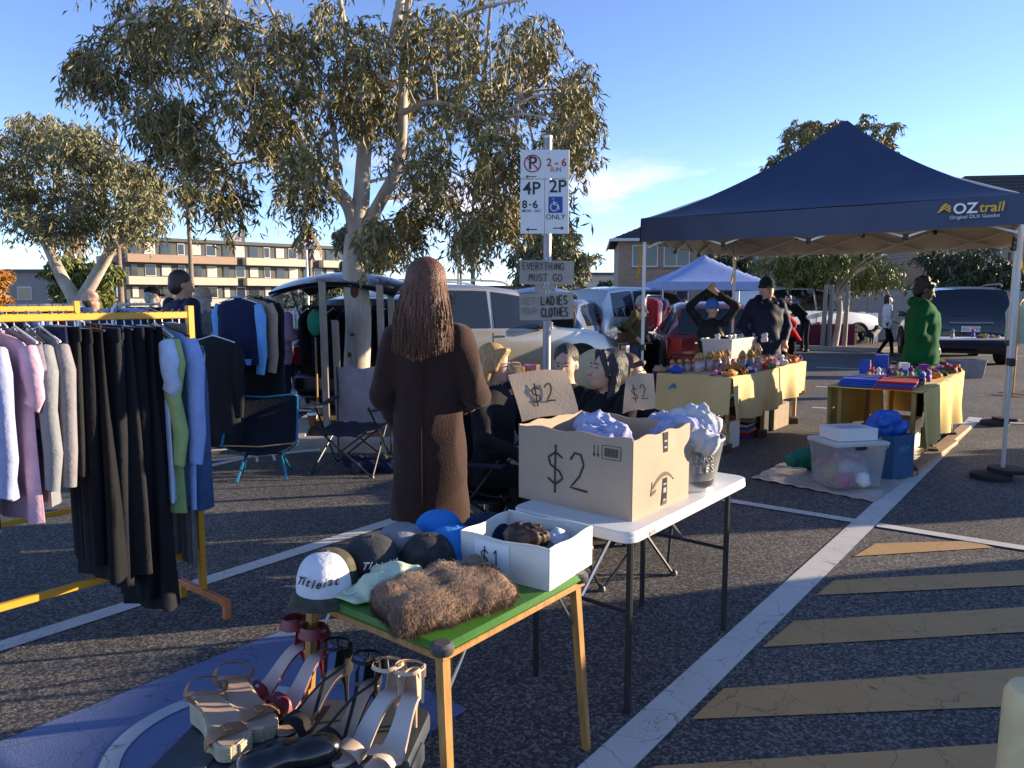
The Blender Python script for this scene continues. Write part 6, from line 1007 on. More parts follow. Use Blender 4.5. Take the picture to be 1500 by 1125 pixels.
x, y, _ = gx_(846, 18.5); car('pale silver people mover beyond the bean bag', (x, y, 0), R(35), 4.8, 1.85, 1.85, paint('pale_silver', (.42, .42, .42)), 'suv', 'parked_van', rails=False)
x, y, _ = gx_(1054, 13.0); car('dark red hatchback seen from behind past the child', (x, y, 0), R(84), 4.3, 1.82, 1.50, paint('dark_red', (.16, .006, .010), .3), 'hatch', 'parked_hatchback', False, False)
x, y, _ = gx_(1420, 17.4); car('dark navy four wheel drive with white number plate', (x, y, 0), R(70), 4.7, 1.90, 1.84, paint('dark_navy', (.010, .013, .022), .4), plate='1EG 2TE0')
x, y, _ = gx_(1085, 24.0); car('white van past the far pale blue canopy', (x, y, 0), R(20), 4.9, 1.9, 1.95, paint('white', (.6, .6, .6), 0), 'suv', 'parked_van', rails=False)
# unseen cars added past the right edge of the view to cast long shadows
SR = math.atan2(math.cos(SUN_AZ), math.sin(SUN_AZ))
for X, Y, rz_, L_, W__, H_, pc, lab, nm in ((5.25, 2.15, 0, 4.7, 1.86, 1.80, ('bronze', (.16, .11, .07)), 'unseen bronze four wheel drive added to shade the shoe bin', 'parked_car'), (7.6, 4.35, 0, 4.8, 1.9, 1.84, ('white', (.6, .6, .6)), 'unseen white four wheel drive added to shade the foreground', 'parked_car'), (8.3, 7.15, .02, 4.7, 1.86, 1.80, ('graphite', (.07, .07, .08)), 'unseen graphite four wheel drive added to shade the middle ground', 'parked_car'), (7.2, -.35, 0, 4.8, 1.95, 2.0, ('pale_silver', (.42, .42, .42)), 'unseen pale silver van added to shade the nearest ground', 'parked_van')):
    car(lab, (X, Y, 0), SR+rz_, L_, W__, H_, paint(*pc), name=nm)
x, y, _ = gx_(560, 30); car('distant grey sedan behind the gum tree', (x, y, 0), R(10), 4.4, 1.8, 1.48, paint('grey', (.2, .2, .21)), 'hatch', rails=False)
# ---------------------------------------------------------------- far pale blue canopy and stall tables
p = AT(1030, 440, 19.5); t = thing('gazebo', 'small pale blue gazebo at the far stalls', 'gazebo', (p.x, p.y, 0)); M_PB = mat('pale_blue_polyester', (.26, .34, .58), .6, 0, .06, 3, .2, 6); P = []
for i in range(17):
    for_r = []
    for jx in range(17): a, b = i/8-1, jx/8-1; mm = max(abs(a), abs(b)); for_r.append((a*1.35, b*1.35, 1.98+.72*(1-mm)**1.2))
    P.append(for_r)
MB().sheet(P, .006).build('canopy_roof', M_PB, t, 25)
for sx_, sy in ((-1, -1), (1, -1), (1, 1), (-1, 1)): MB().tube([(sx_*1.33, sy*1.33, 0), (sx_*1.33, sy*1.33, 1.98)], .02, 6).build('leg', M_LEG, t)
for a, b in (((-1, -1), (1, -1)), ((1, -1), (1, 1)), ((1, 1), (-1, 1)), ((-1, 1), (-1, -1))): MB().sheet([[(a[0]*1.355+(b[0]-a[0])*1.355*i/8, a[1]*1.355+(b[1]-a[1])*1.355*i/8, 1.98-.2*j/2) for j in range(3)] for i in range(9)], .005).build('valance', M_PB, t)
def stall(lab, px, Y, rz, L, D, z, m, drape, goods, seed):
    x, y, _ = gx_(px, Y); t = thing('stall_table', lab, 'table', (x, y, 0), rz); MB().box((0, 0, z-.02), (L, D, .035), 0, .008).build('table_top', m, t)
    for sx_ in (-1, 1):
        for sy in (-1, 1): MB().tube([(sx_*(L/2-.1), sy*(D/2-.06), 0), (sx_*(L/2-.1), sy*(D/2-.06), z-.03)], .014, 6).build('leg', M_BLACK, t)
    if drape: MB().sheet([[(-L/2+L*i/30, -D/2-.012-.015*math.sin(i*1.1)*(j/4), z-drape*j/4) for j in range(5)] for i in range(31)], .004).build('cloth_drape', m, t)
    rr = random.Random(seed); M4 = Matrix.Translation((x, y, 0)) @ Matrix.Rotation(rz, 4, 'Z')
    for i in range(goods):
        c = PAL[rr.randint(0, 11)]; q = M4 @ Vector((rr.uniform(-L/2+.1, L/2-.1), rr.uniform(-D/2+.08, D/2-.08), z)); kd = rr.choice(['folded_garment', 'figurine', 'boxed_toy', 'trinket_jar']); item(kd, 'small %s %s on the %s' % (c[0], {'folded_garment': 'bundle', 'figurine': 'figure', 'boxed_toy': 'carton', 'trinket_jar': 'jar'}[kd], lab.split(' with ')[0]), 'goods', tuple(q), rr.uniform(0, 6), rr.uniform(.7, 1.1), PM[c[0]], PM[PAL[rr.randint(0, 11)][0]], '%s %s goods %s' % (c[0], kd, lab[:18]))
stall('black draped stall table with bric-a-brac', 985, 15.0, R(4), 1.8, .7, .76, FBLK, .7, 12, 51)
stall('white topped table of folded shirts behind the navy car', 1428, 15.6, R(-2), 2.2, .7, .76, M_WHITEP, 0, 12, 52)
stall('maroon draped table against the paling fence', 1190, 24, R(4), 2.4, .7, .76, fab('maroon', (.10, .02, .05)), .7, 10, 53)
stall('white crockery table behind the seated people', 760, 7.0, R(30), 1.5, .6, .80, M_WHITEP, 0, 18, 54)
stall('crate table of plants beside the silver van', 918, 14.6, R(35), 1.0, .6, .72, M_RAW, 0, 5, 55)
x, y, _ = gx_(1450, 14.8); tubbox('plastic_tub', 'large grey handled tub beneath the folded shirt table', (x-.45, y, 0), .1, .62, .42, .36, mat('grey_tub', (.22, .22, .24), .5))
for i, (px, Y, lab) in enumerate(((968, 14.2, 'purple bag on the ground under the black stall'), (990, 14.3, 'pale plastic bag under the black stall'))): x, y, _ = gx_(px, Y); heap('goods_bag', lab, 'bag', (x, y, 0), .22, .18, .34, [PM['purple'] if i == 0 else PM['white'], PM['royal blue']], 9, 60+i, vox=.025, th=.1)
light_rack('yellow rail with pale coats beyond the gazebo leg', AT(1492, 470, 12.0).xy.to_3d(), AT(1545, 470, 12.6).xy.to_3d(), 1.55, 9, [(fab('mint', (.35, .48, .38)), 'mint'), (FB[1], 'black'), (FOL, 'olive')], 'yellow_clothes_rack', 6, M_YEL, 'coat on the yellow end rail')
# pot plants on the crate table
x, y, _ = gx_(913, 14.6); t = thing('pot_plant', 'leafy green pot plant on the crate table', 'plant', (x, y, .73)); MB().lathe([(.10, 0), (.13, .18), (.12, .18)], 14).build('pot', mat('terracotta', (.25, .09, .04), .8), t); q = MB()
for i in range(60): a, e_, l = random.uniform(0, 6.28), random.uniform(.2, 1.4), random.uniform(.15, .32); d = Vector((math.cos(a)*math.cos(e_), math.sin(a)*math.cos(e_), math.sin(e_))); s_ = Vector((-math.sin(a), math.cos(a), 0))*.03; o = Vector((0, 0, .18)); q.add([o, o+d*l*.6+s_, o+d*l, o+d*l*.6-s_], [(0, 1, 2, 3)])
tag(q.build('foliage', mat('plant_leaf', (.04, .12, .03), .6), t, 0), kind='stuff')
# ================================================================ BUILDINGS AND FENCE
def brick(name, c1, c2, mortar, sc=1.0):
    m = bpy.data.materials.new(name); m.use_nodes = True; t = m.node_tree; b = t.nodes['Principled BSDF']; tcn = t.nodes.new('ShaderNodeTexCoord'); mpn = t.nodes.new('ShaderNodeMapping'); mpn.inputs['Rotation'].default_value = (math.pi/2, 0, 0); t.links.new(tcn.outputs['Object'], mpn.inputs[0])
    k = t.nodes.new('ShaderNodeTexBrick'); k.inputs['Scale'].default_value = sc; k.inputs['Brick Width'].default_value = .24; k.inputs['Row Height'].default_value = .086; k.inputs['Mortar Size'].default_value = .008; k.inputs['Color1'].default_value = (*c1, 1); k.inputs['Color2'].default_value = (*c2, 1); k.inputs['Mortar'].default_value = (*mortar, 1); t.links.new(mpn.outputs[0], k.inputs['Vector']); t.links.new(k.outputs[0], b.inputs['Base Color']); b.inputs['Roughness'].default_value = .9; return m
M_BRK = brick('cream_brown_brick', (.30, .17, .10), (.38, .23, .14), (.33, .29, .25)); M_TILE = mat('dark_roof_tile', (.055, .05, .048), .8, 0, .3, 4, .8, 9, stretch=(1, 1, 4)); M_WIN = mat('house_glass', (.035, .045, .055), .08, spec=.7); M_FR = mat('window_frame_white', (.6, .6, .58), .5)
def window(t, x, z, w_, h, y=0):
    f_ = MB(); 
    for a in (-1, 1): f_.box((x+a*w_/2, y-.03, z), (.06, .09, h+.06)); f_.box((x, y-.03, z+a*h/2), (w_-.06, .09, .06))
    f_.box((x, y-.03, z), (.05, .08, h-.06)); wn = f_.build('window', M_FR, t, 0); MB().box((x, y-.008, z), (w_-.04, .012, h-.04)).build('pane', M_WIN, wn, 0); MB().box((x, y-.05, z-h/2-.07), (w_+.16, .14, .07)).build('sill', M_BRK, wn, 0)
def flats(lab, loc, rz, W, D, Hh, pitch, wins, over=.5):
    t = thing('brick_flats', lab, 'building', loc, rz); MB().box((W/2, D/2, Hh/2), (W, D, Hh)).build('wall', M_BRK, t, 0)
    o = over; a, b, c, d = (-o, -o, Hh), (W+o, -o, Hh), (W+o, D+o, Hh), (-o, D+o, Hh); e, f_ = (D/2, D/2, Hh+pitch), (W-D/2, D/2, Hh+pitch); q = MB(); q.add([a, b, c, d, e, f_], [(0, 1, 5, 4), (1, 2, 5), (2, 3, 4, 5), (3, 0, 4)]); rf = q.build('roof', M_TILE, t, 0)
    for i in range(1, 14): u = i/14; MB().box((W/2, -o+(D/2+o)*u-.02, Hh+pitch*u+.02), (W+2*o-(D+2*o)*u, .05, .04)).build('tile_course', M_TILE, rf, 0)
    MB().box((W/2, -o-.03, Hh-.05), (W+2*o, .10, .16)).build('gutter', M_FR, t, 0); MB().box((-o-.03, D/2, Hh-.05), (.10, D+2*o-.1, .16)).build('gutter', M_FR, t, 0); MB().box((W/2, -o/2+.02, Hh-.12), (W+o, o-.08, .04)).build('soffit', M_FR, t, 0)
    for x, z, w_, h in wins: window(t, x, z, w_, h)
    for x in (W*.28, W*.7): MB().tube([(x, -.06, 0), (x, -.06, Hh-.1)], .05, 8).build('downpipe', mat('downpipe_brown', (.16, .09, .06), .6), t)
    return t
p = AT(905, 440, 46); flats('two storey cream brick flats with dark hipped roof behind gazebo', (p.x, p.y, 0), R(-6), 22, 9, 5.15, 2.3, [(x, z, 1.5, 1.25) for x in (1.6, 3.5, 7.5, 11, 14.5, 18) for z in (1.45, 4.15)])
p = AT(1325, 440, 40); flats('brick flats with tiled hip rising beside the gazebo corner', (p.x, p.y, 0), R(-8), 18, 9, 5.3, 3.3, [(x, z, 1.5, 1.2) for x in (1.5, 4.6, 7.6, 11) for z in (1.4, 4.1)])
fa, fb = AT(1075, 440, 27.5), AT(1520, 440, 26.5); t = thing('paling_fence', 'weathered grey timber paling fence in front of the flats', 'fence', (fa.x, fa.y, 0), math.atan2(fb.y-fa.y, fb.x-fa.x)); Lf = (fb-fa).to_2d().length; rr = random.Random(4); pm = MB().box((0, 0, 0), (.105, .018, 1.85)).build('paling', mat('grey_paling', (.27, .26, .25), .9, 0, .25, 5, .3, 20, stretch=(6, 6, .6)), t, 0); n = int(Lf/.112)
for i in range(n):
    o = pm if i == 0 else pm.copy(); 
    if i: COL.objects.link(o); o.parent = t
    o.location = (i*.112, rr.uniform(-.012, .012), .93+rr.uniform(-.03, .02)); o.rotation_euler = (0, rr.uniform(-.008, .008), 0)
for z in (.35, 1.5): MB().box((Lf/2, .05, z), (Lf, .06, .08)).build('rail', M_RAW, t, 0)
t = thing('white_panel_stack', 'row of white painted boards leaning on the paling fence', 'boards', gx_(1250, 25.5)); 
for i in range(7): MB().box((i*.22-.6, 0, .55), (.19, .03, 1.1+.05*math.sin(i*2)), 0, .004, M=Matrix.Rotation(-.12, 3, 'X')).build('board', M_WHITEP, t)
# apartment block on the left
p = AT(186, 440, 108); M_AG = mat('charcoal_cladding', (.085, .085, .08), .7, var=.1, scale=.5); M_AC = mat('cream_render', (.55, .47, .36), .8, var=.05, scale=.5); M_AP = mat('tan_panel', (.36, .24, .17), .7, var=.05, scale=.5)
t = thing('apartment_block', 'three storey apartment block with cream balconies on the skyline', 'building', (p.x, p.y, 0), R(40)); W_, D_ = 40.0, 13.0
MB().box((W_/2, D_/2, 5), (W_, D_, 10)).build('wall', M_AG, t, 0); MB().box((W_/2, D_/2, 10.2), (W_+1.2, D_+1.2, .5)).build('roof_slab', M_AG, t, 0); MB().box((17, 4, 11.2), (2.2, 2.2, 1.6)).build('roof_plant', mat('plant_grey', (.3, .3, .3), .6), t, 0); MB().box((18.6, 4, 12.0), (.7, .7, 3)).build('chimney', M_AG, t, 0)
for fl_ in range(3):
    z = .4+3.2*fl_
    for bx0, bx1, mm in ((0, 15.5, M_AP if fl_ == 2 else M_AC), (17, 28, M_AC), (30, 39.5, M_AC if fl_ != 1 else M_AP)): MB().box(((bx0+bx1)/2, -.9, z+.55), (bx1-bx0, 1.8, 1.15)).build('balcony', mm, t, 0)
    for i in range(18):
        x = 1.2+i*2.2; q = MB().box((x, -.03, z+2.1), (1.5 if i % 3 else 1.0, .1, 1.7)).build('window', M_FR if i % 2 else M_AG, t, 0); MB().box((x, -.09, z+2.1), (1.3 if i % 3 else .8, .04, 1.5)).build('pane', M_WIN if (i+fl_) % 3 else mat('blind', (.55, .52, .45), .7), q, 0)
    for i in range(4): q = MB().box((-.03, 2+i*3, z+2.1), (.1, 1.4, 1.6)).build('window', M_FR, t, 0); MB().box((-.09, 2+i*3, z+2.1), (.04, 1.2, 1.4)).build('pane', M_WIN, q, 0)
    MB().box((-.9, 5, z+.55), (1.8, 9, 1.15)).build('balcony', M_AP, t, 0)
for i, (px, Y, w_, h, c, lab) in enumerate(((845, 90, 9, 4.4, (.55, .48, .38), 'cream low building far beyond the van'), (875, 110, 14, 4.0, (.3, .27, .24), 'grey brown low building on the far horizon'), (600, 120, 30, 3.0, (.25, .24, .23), 'long low shed beyond the raised tailgates'), (700, 100, 20, 3.0, (.33, .30, .26), 'low beige shop row beyond the silver car'), (20, 75, 12, 4.2, (.25, .23, .22), 'grey gabled house past the forked gum'))):
    x, y, _ = gx_(px, Y); t = thing('low_building', lab, 'building', (x, y, 0)); MB().box((0, 3, h/2), (w_, 6, h)).build('wall', mat('far_wall%d' % i, c, .85, var=.06, scale=.4), t, 0); MB().box((0, 3, h+.12), (w_+.6, 6.6, .3)).build('roof', M_AG, t, 0)
    for k in range(int(w_/3)): q = MB().box((-w_/2+1.5+k*3, -.03, h*.5), (1.4, .1, 1.3)).build('window', M_FR, t, 0); MB().box((-w_/2+1.5+k*3, -.09, h*.5), (1.2, .04, 1.1)).build('pane', M_WIN, q, 0)
# ================================================================ TREES
def leafmat(n, c, c2): 
    m = mat('leaf_'+n, c, .55, 0, .2, 3.5, col2=c2); b = m.node_tree.nodes['Principled BSDF']; b.inputs['Subsurface Weight'].default_value = 0; return m
LM = leafmat('gum', (.10, .098, .030), (.25, .205, .07)); LM2 = leafmat('gum_grey', (.12, .125, .055), (.27, .25, .12)); LMD = leafmat('dark', (.028, .045, .015), (.07, .085, .03)); LMG = leafmat('bright', (.09, .115, .018), (.22, .22, .045)); LMO = leafmat('autumn', (.35, .13, .02), (.5, .24, .03))
BARK = mat('gum_bark', (.30, .25, .20), .8, 0, .35, 3.2, .25, 14, col2=(.60, .54, .46), stretch=(1, 1, .35))
def leaves(C, n, ln, wd_, droop=.8, seed=0, jit=.3):
    r_ = np.random.default_rng(seed); idx = r_.integers(0, len(C), n); base = C[idx]
    d = r_.normal(0, .55, (n, 3)); d[:, 2] = -np.abs(r_.normal(droop, .35, n)); d /= np.linalg.norm(d, axis=1)[:, None]; s_ = np.cross(d, r_.normal(0, 1, (n, 3))); s_ /= np.linalg.norm(s_, axis=1)[:, None]+1e-9
    L_ = ln*r_.uniform(.6, 1.25, (n, 1)); W_ = wd_*r_.uniform(.7, 1.2, (n, 1)); bow = np.cross(s_, d)*L_*.12
    V = np.stack([base, base+d*L_*.45+s_*W_/2+bow, base+d*L_, base+d*L_*.45-s_*W_/2+bow], 1).reshape(-1, 3); return V
def sprays(cl, per, rng, dens_len=.45, drop=.9, leafs=16):   # hanging twigs spread through ellipsoid clumps; returns leaf base points and twig lines
    pts = []; tw = []
    for c, r_ in cl:
        for _ in range(per):
            u = rng.normal(0, 1, 3); u /= np.linalg.norm(u); o = np.array(c)+u*np.array(r_)*rng.uniform(.25, 1)**.5; a = rng.uniform(0, 6.28); h = np.array((math.cos(a), math.sin(a), 0))*dens_len*.55; L_ = dens_len*rng.uniform(.5, 1.2)
            P = [o+h*v-np.array((0, 0, drop*L_*v*v)) for v in np.linspace(0, 1, leafs)]; pts += [p+rng.normal(0, .03*dens_len/.45, 3) for p in P]; tw.append((P[0], P[leafs//2], P[-1]))
    return np.array(pts), tw
def tree(name, lab, base, limbs, cl, per, nleaf, ln, wd_, lm, bark, seed, drop=.9, spray=.45, group=None, twigs=True):
    t = thing(name, lab, 'tree', base, 0, group); rng = np.random.default_rng(seed); tr = MB(); LP = []
    for P, r0, r1 in limbs:
        Q = rpath(P, 6); n = len(Q); tr.tube(Q, [r0+(r1-r0)*(i/(n-1))**.8 for i in range(n)], 12); LP += Q
    q = MB(); A = np.array([tuple(p) for p in LP])
    for c, r_ in cl:
        c = np.array(c); k = np.argmin(np.linalg.norm((A-c)*(1, 1, .8)+np.array((0, 0, .25)), axis=1)); a = A[k]; mid = (a+c)/2+np.array((0, 0, .12))*np.linalg.norm(c-a); dd = np.linalg.norm(c-a); Q = rpath([a, mid, c], 5); q.tube(Q, [max(.006, .022*min(1.6, dd)*(1-.8*i/10)) for i in range(len(Q))], 6, cap=False)
    pts, tw = sprays(cl, per, rng, spray, drop); 
    if twigs:
        for a, b, c in tw[::2]: q.tube([a, b, c], [.004, .003, .002], 3, cap=False)
    tr.build('trunk', bark, t, 60, world=True); q.build('branches', bark, t, 60, world=True)
    V = leaves(pts, nleaf, ln, wd_, seed=seed)-np.array(base); me = bpy.data.meshes.new('crown'); n = len(V)//4; me.from_pydata(V.tolist(), [], np.arange(n*4).reshape(-1, 4).tolist()); me.materials.append(lm); o = bpy.data.objects.new('crown', me); COL.objects.link(o); o.parent = t; o['kind'] = 'stuff'; return t
# the big gum in front: limbs and clumps read off the photograph at the trunk's distance, spread in depth
TY = TB.y
def A_(px, py, dy=0): return tuple(AT(px, py, TY+dy))
limbs = [([(TB.x, TB.y, -.02), A_(522, 560), A_(525, 470), A_(520, 400), A_(524, 345)], .165, .145), ([A_(523, 350), A_(510, 300), A_(470, 255, -.2), A_(440, 205, -.4), A_(400, 150, -.7), A_(350, 100, -.9)], .105, .025), ([A_(524, 352), A_(530, 280, .1), A_(535, 215, .2), A_(552, 150, .3), A_(575, 60, .4), A_(590, -20, .5), A_(600, -120, .6)], .115, .04),
 ([A_(528, 345), A_(560, 290, -.2), A_(585, 235, -.3), A_(590, 150, -.4), A_(592, 70, -.5), A_(600, -10, -.6), A_(620, -110, -.7)], .085, .03), ([A_(533, 218, .2), A_(512, 185, .4), A_(500, 150, .5), A_(510, 80, .7), A_(500, 10, .8), A_(480, -90, .9)], .06, .025), ([A_(522, 335), A_(495, 265, .5), A_(490, 200, .9), A_(470, 130, 1.2), A_(420, 60, 1.5)], .06, .02), ([A_(562, 130, .3), A_(620, 105, .5), A_(680, 118, .7), A_(760, 140, .8)], .045, .015), ([A_(590, 165, -.4), A_(640, 150, -.7), A_(720, 180, -1.0)], .04, .012), ([A_(460, 245, -.2), A_(400, 235, -.3), A_(340, 240, -.5)], .03, .012), ([A_(400, 150, -.7), A_(300, 60, -.9), A_(230, 30, -1.0)], .03, .012), ([A_(592, 70, -.5), A_(680, 20, -.8), A_(760, 0, -.9)], .035, .012)]
CL = [(170, 90, 60, 55), (250, 55, 75, 60), (225, 155, 60, 45), (330, 110, 60, 70), (300, 25, 75, 45), (128, 105, 28, 35), (285, 225, 50, 35), (335, 275, 38, 42), (375, 190, 45, 40), (440, 285, 40, 35), (455, 215, 40, 40), (420, 120, 55, 55), (480, 55, 70, 50), (400, 35, 60, 40), (560, 60, 60, 50), (640, 45, 65, 45), (715, 60, 75, 55), (770, 130, 55, 50), (835, 125, 30, 35), (690, 150, 60, 50), (615, 215, 45, 50), (650, 290, 42, 50), (705, 280, 42, 60), (745, 220, 50, 55), (825, 215, 30, 45), (845, 180, 22, 30), (780, 60, 35, 40), (500, 130, 40, 50), (630, 130, 50, 45), (740, 310, 25, 35), (610, 325, 25, 30), (200, 30, 60, 45), (555, 160, 40, 45), (200, -60, 80, 60), (330, -80, 90, 70), (470, -100, 90, 80), (600, -110, 90, 80), (720, -70, 80, 60), (690, 335, 30, 30), (560, 330, 18, 24), (795, 285, 24, 40), (850, 150, 20, 30), (270, 190, 45, 40), (540, -220, 110, 80), (420, -190, 90, 60), (650, -200, 90, 60)]
rg_ = random.Random(11); cl = []
for px, py, rx, ry in CL:
    for s_ in range(2):
        dy = rg_.uniform(-1.7, 1.9); c = AT(px+rg_.uniform(-14, 14), py+rg_.uniform(-12, 12), TY+dy); k = (TY+dy)/F_PX; cl.append((tuple(c), (rx*k*.85, .45, ry*k*.85)))
tree('gum_tree', 'large gum tree with pale trunk and drooping leaves beside the stakes', (TB.x, TB.y, 0), limbs, cl, 30, 54000, .135, .025, LM, BARK, 5, spray=.42)
for px, py, w_, h in ((519, 427, .05, .10), (516, 490, .03, .03), (512, 520, .03, .04)):
    p = AT(px, py, TY-.15); tag(MB().lathe([(.002, .012), (w_*.6, .008), (w_, -.004)], 10, sx=1, sy=1).tf(frame((p.x-TB.x, p.y-TB.y, p.z), (1, 0, 0), (0, 0, 1)) @ Matrix.Diagonal((1, h/w_*.8, 1, 1))).build('bark_scar', mat('bark_scar', (.10, .035, .015), .9, 0, .5, 20, .5), [o for o in COL.objects if o.name.startswith('gum_tree')][0]))
def simple_tree(name, lab, px, pyb, Y, pytop, wpx, lm, seed, trunk=True, trunk_r=.16, ln=.16, n=9000, ncl=16, group=None, split=False, lowfrac=.35, ground=0, drop=.7, bark=None):
    x = (px-750)/F_PX*Y; zt = AT(px, pytop, Y).z; s_ = Y/F_PX; rw = wpx/2*s_; z0 = zt*lowfrac; rr = random.Random(seed); base = (x, Y, ground); cl = []
    for i in range(ncl):
        a = rr.uniform(0, 6.28); r0 = rr.random()**.5*.72; z = rr.uniform(.12, .88); wz = math.sin(math.pi*(.15+.75*z))**.6; cl.append(((x+rw*r0*wz*math.cos(a), Y+rw*r0*wz*math.sin(a), z0+(zt-z0)*z), (rw*.36, rw*.36, (zt-z0)*.15)))
    limbs = [([(x, Y, -.02), (x+.05*rw, Y, z0*.6), (x, Y, z0+(zt-z0)*.35), (x+.1*rw, Y, z0+(zt-z0)*.75)], trunk_r, trunk_r*.25)]
    for i in range(5): a = rr.uniform(0, 6.28); limbs.append(([(x, Y, z0*.75+i*.1), (x+rw*.25*math.cos(a), Y+rw*.25*math.sin(a), z0+(zt-z0)*.3), (x+rw*.6*math.cos(a), Y+rw*.6*math.sin(a), z0+(zt-z0)*.62)], trunk_r*.55, trunk_r*.12))
    return tree(name, lab, base, limbs, cl, 30, n, ln, ln*.24, lm, bark or BARK, seed, drop=drop, spray=rw*.22, group=group, twigs=False)
# forked gum on the left
FY = 17.0; x0 = (100-750)/F_PX*FY
def B_(px, py, dy=0): return tuple(AT(px, py, FY+dy))
lb = [([(AT(110, 440, FY).x, FY, 0), B_(112, 450), B_(90, 405), B_(60, 340, .3), B_(30, 290, .6), B_(-10, 250, .8)], .20, .06), ([B_(112, 450), B_(140, 405), B_(165, 350, -.2), B_(150, 280, -.4), B_(165, 230, -.5), B_(170, 195, -.5)], .17, .04), ([B_(160, 365, -.2), B_(210, 330, -.5), B_(240, 300, -.8)], .08, .02), ([B_(60, 340, .3), B_(80, 280, .5), B_(70, 210, .7)], .07, .02)]
rr = random.Random(8); cl = []
for px, py, rx, ry in ((30, 215, 55, 40), (90, 215, 55, 38), (150, 235, 50, 35), (195, 250, 30, 35), (20, 270, 40, 40), (80, 275, 50, 35), (140, 280, 45, 35), (205, 295, 26, 30), (50, 320, 40, 25), (180, 320, 30, 22), (-20, 230, 50, 50), (60, 180, 50, 20), (120, 195, 40, 20), (115, 320, 30, 22), (-60, 260, 50, 50), (220, 270, 18, 25)):
    for k in range(2): dy = rr.uniform(-1.8, 1.8); cl.append((tuple(AT(px, py, FY+dy)), (rx*FY/F_PX*.8, .7, ry*FY/F_PX*.8)))
tree('gum_tree', 'spreading gum tree with forked pale trunk near the apartment block', (AT(110, 440, FY).x, FY, 0), lb, cl, 30, 26000, .17, .036, LM2, BARK, 9, spray=.6, twigs=False)
simple_tree('street_tree', 'rounded green tree in front of the apartment block', 130, 440, 45, 372, 120, LMG, 31, n=9000, ln=.5, ncl=18, lowfrac=.15)
simple_tree('street_tree', 'orange autumn tree at the edge behind the forked gum', -5, 440, 38, 385, 70, LMO, 32, n=5000, ln=.35, lowfrac=.2)
simple_tree('gum_tree', 'grey green gum behind the raised dark tailgate', 545, 440, 26, 318, 125, LM2, 33, n=9000, ln=.28)
simple_tree('gum_tree', 'olive gum tree behind the parking sign', 800, 440, 24, 302, 160, LM2, 34, n=11000, ln=.24, lowfrac=.4)
simple_tree('street_tree', 'dense dark tree in front of the brick flats', 1068, 440, 33, 366, 105, LMD, 35, n=9000, ln=.32, lowfrac=.12)
simple_tree('gum_tree', 'tall gum rising over the gazebo peak', 1205, 440, 36, 160, 190, LM, 36, n=13000, ln=.34, trunk_r=.22, lowfrac=.5)
simple_tree('street_tree', 'large dark hedge tree beside the navy car', 1425, 440, 34, 352, 190, LMD, 37, n=14000, ln=.34, ncl=26, lowfrac=.05)
simple_tree('gum_tree', 'slender young gum on the kerbed island', 1222, 505, 23.5, 352, 230, LMG, 38, n=11000, ln=.22, trunk_r=.12, lowfrac=.6)
simple_tree('street_tree', 'small dark tree beyond the far van', 888, 440, 60, 405, 30, LMD, 39, n=2500, ln=.5, lowfrac=.2)
simple_tree('street_tree', 'low green tree past the apartment corner', 480, 440, 60, 408, 70, LMD, 40, n=4000, ln=.5, lowfrac=.1)
for px, lab in ((1205, 'round timber post left of the young gum'), (1214, 'round timber post touching the young gum'), (1237, 'round timber post right of the young gum')): x, y, _ = gx_(px, 22.6); t = thing('timber_post', lab, 'post', (x, y, .08)); MB().tube([(0, 0, 0), (.03, 0, 1.9)], [.07, .06], 10).build('post', M_RAW, t); MB().lathe([(.06, 1.895), (.05, 1.91)], 10, (.03, 0, 0)).build('sawn_top', M_RAW, t)
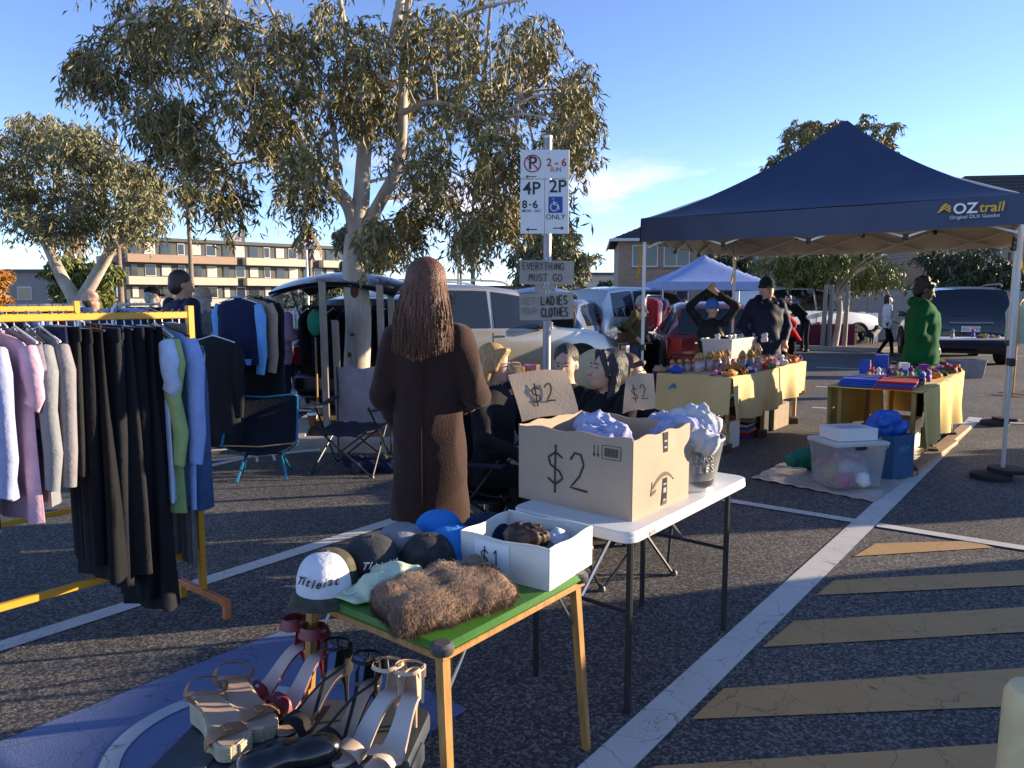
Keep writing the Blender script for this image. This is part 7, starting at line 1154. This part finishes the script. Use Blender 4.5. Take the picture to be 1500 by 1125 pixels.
def palm(lab, px, Y, pytop, r_=1.6, lean=.2, seed=1):
    x = (px-750)/F_PX*Y; zt = AT(px, pytop, Y).z-r_*.45; t = thing('palm_tree', lab, 'tree', (x, Y, 0), 0, 'palms on the skyline'); MB().tube([(0, 0, 0), (lean*.4, 0, zt*.5), (0, 0, zt)], [.28, .2, .17], 10).build('trunk', mat('palm_bark', (.20, .15, .11), .9, 0, .3, 3, .4, 12, stretch=(1, 1, 4)), t); rr = random.Random(seed)
    for k in range(34):
        a = rr.uniform(0, 6.28); e_ = rr.uniform(-1.25, 1.3); m = MB(); P = []
        for i in range(6): u = i/5; P.append((r_*u*math.cos(a)*math.cos(e_*.9), r_*u*math.sin(a)*math.cos(e_*.9), zt+r_*(math.sin(e_)*u-.45*u*u)))
        for i in range(5):
            for s_ in (-1, 1):
                o = Vector(P[i]); d = Vector(P[i+1])-o; n_ = Vector((-math.sin(a), math.cos(a), 0))*s_; m.add([o, o+d*.5+n_*.10*r_*(1.3-i*.15), o+d*1.1+n_*.26*r_*(1.0-i*.1)-Vector((0, 0, .10*r_)), o+d*.9], [(0, 1, 2, 3)])
        m.build('frond', mat('palm_frond', (.05, .075, .025), .6, col2=(.14, .13, .05)) if e_ > -.5 else mat('dead_frond', (.22, .15, .08), .8), t, 0)
palm('tall palm with shaggy head above the apartment roof', 284, 70, 255, 2.2, .2, 1); palm('palm behind the dark raised tailgate', 456, 80, 322, 2.2, .3, 2); palm('slim palm in front of the apartment corner', 181, 60, 305, 1.8, .1, 3); palm('leaning palm beside the round green tree', 118, 50, 325, 1.4, -1.2, 4); palm('small palm beyond the brown coat', 692, 85, 352, 2.0, .1, 5); palm('short palm beside the cream building', 893, 75, 412, 1.6, 0, 6); palm('thin palm just behind the brown coat hair', 675, 110, 350, 2.0, .2, 7)
for px, lab in ((453, 'thin dark lamp post near the shed'), (672, 'tall grey light pole beyond the silver car'), (695, 'green light pole beyond the silver car')):
    x, y, _ = gx_(px, 40); t = thing('light_pole', lab, 'pole', (x, y, 0)); h = 4.6 if px > 600 else 4.2; MB().tube([(0, 0, 0), (0, 0, h)], [.08, .05], 8).build('pole', mat('pole_green', (.05, .12, .08), .6) if px == 695 else M_GALV, t); MB().box((.25, 0, h+.03), (.6, .14, .08), 0, .02).build('lamp_head', M_GALV, t)
hed = simple_tree('street_tree', 'long line of low shrubs on the far boundary', 640, 440, 95, 418, 500, LMD, 41, n=9000, ln=.9, ncl=40, lowfrac=.02)
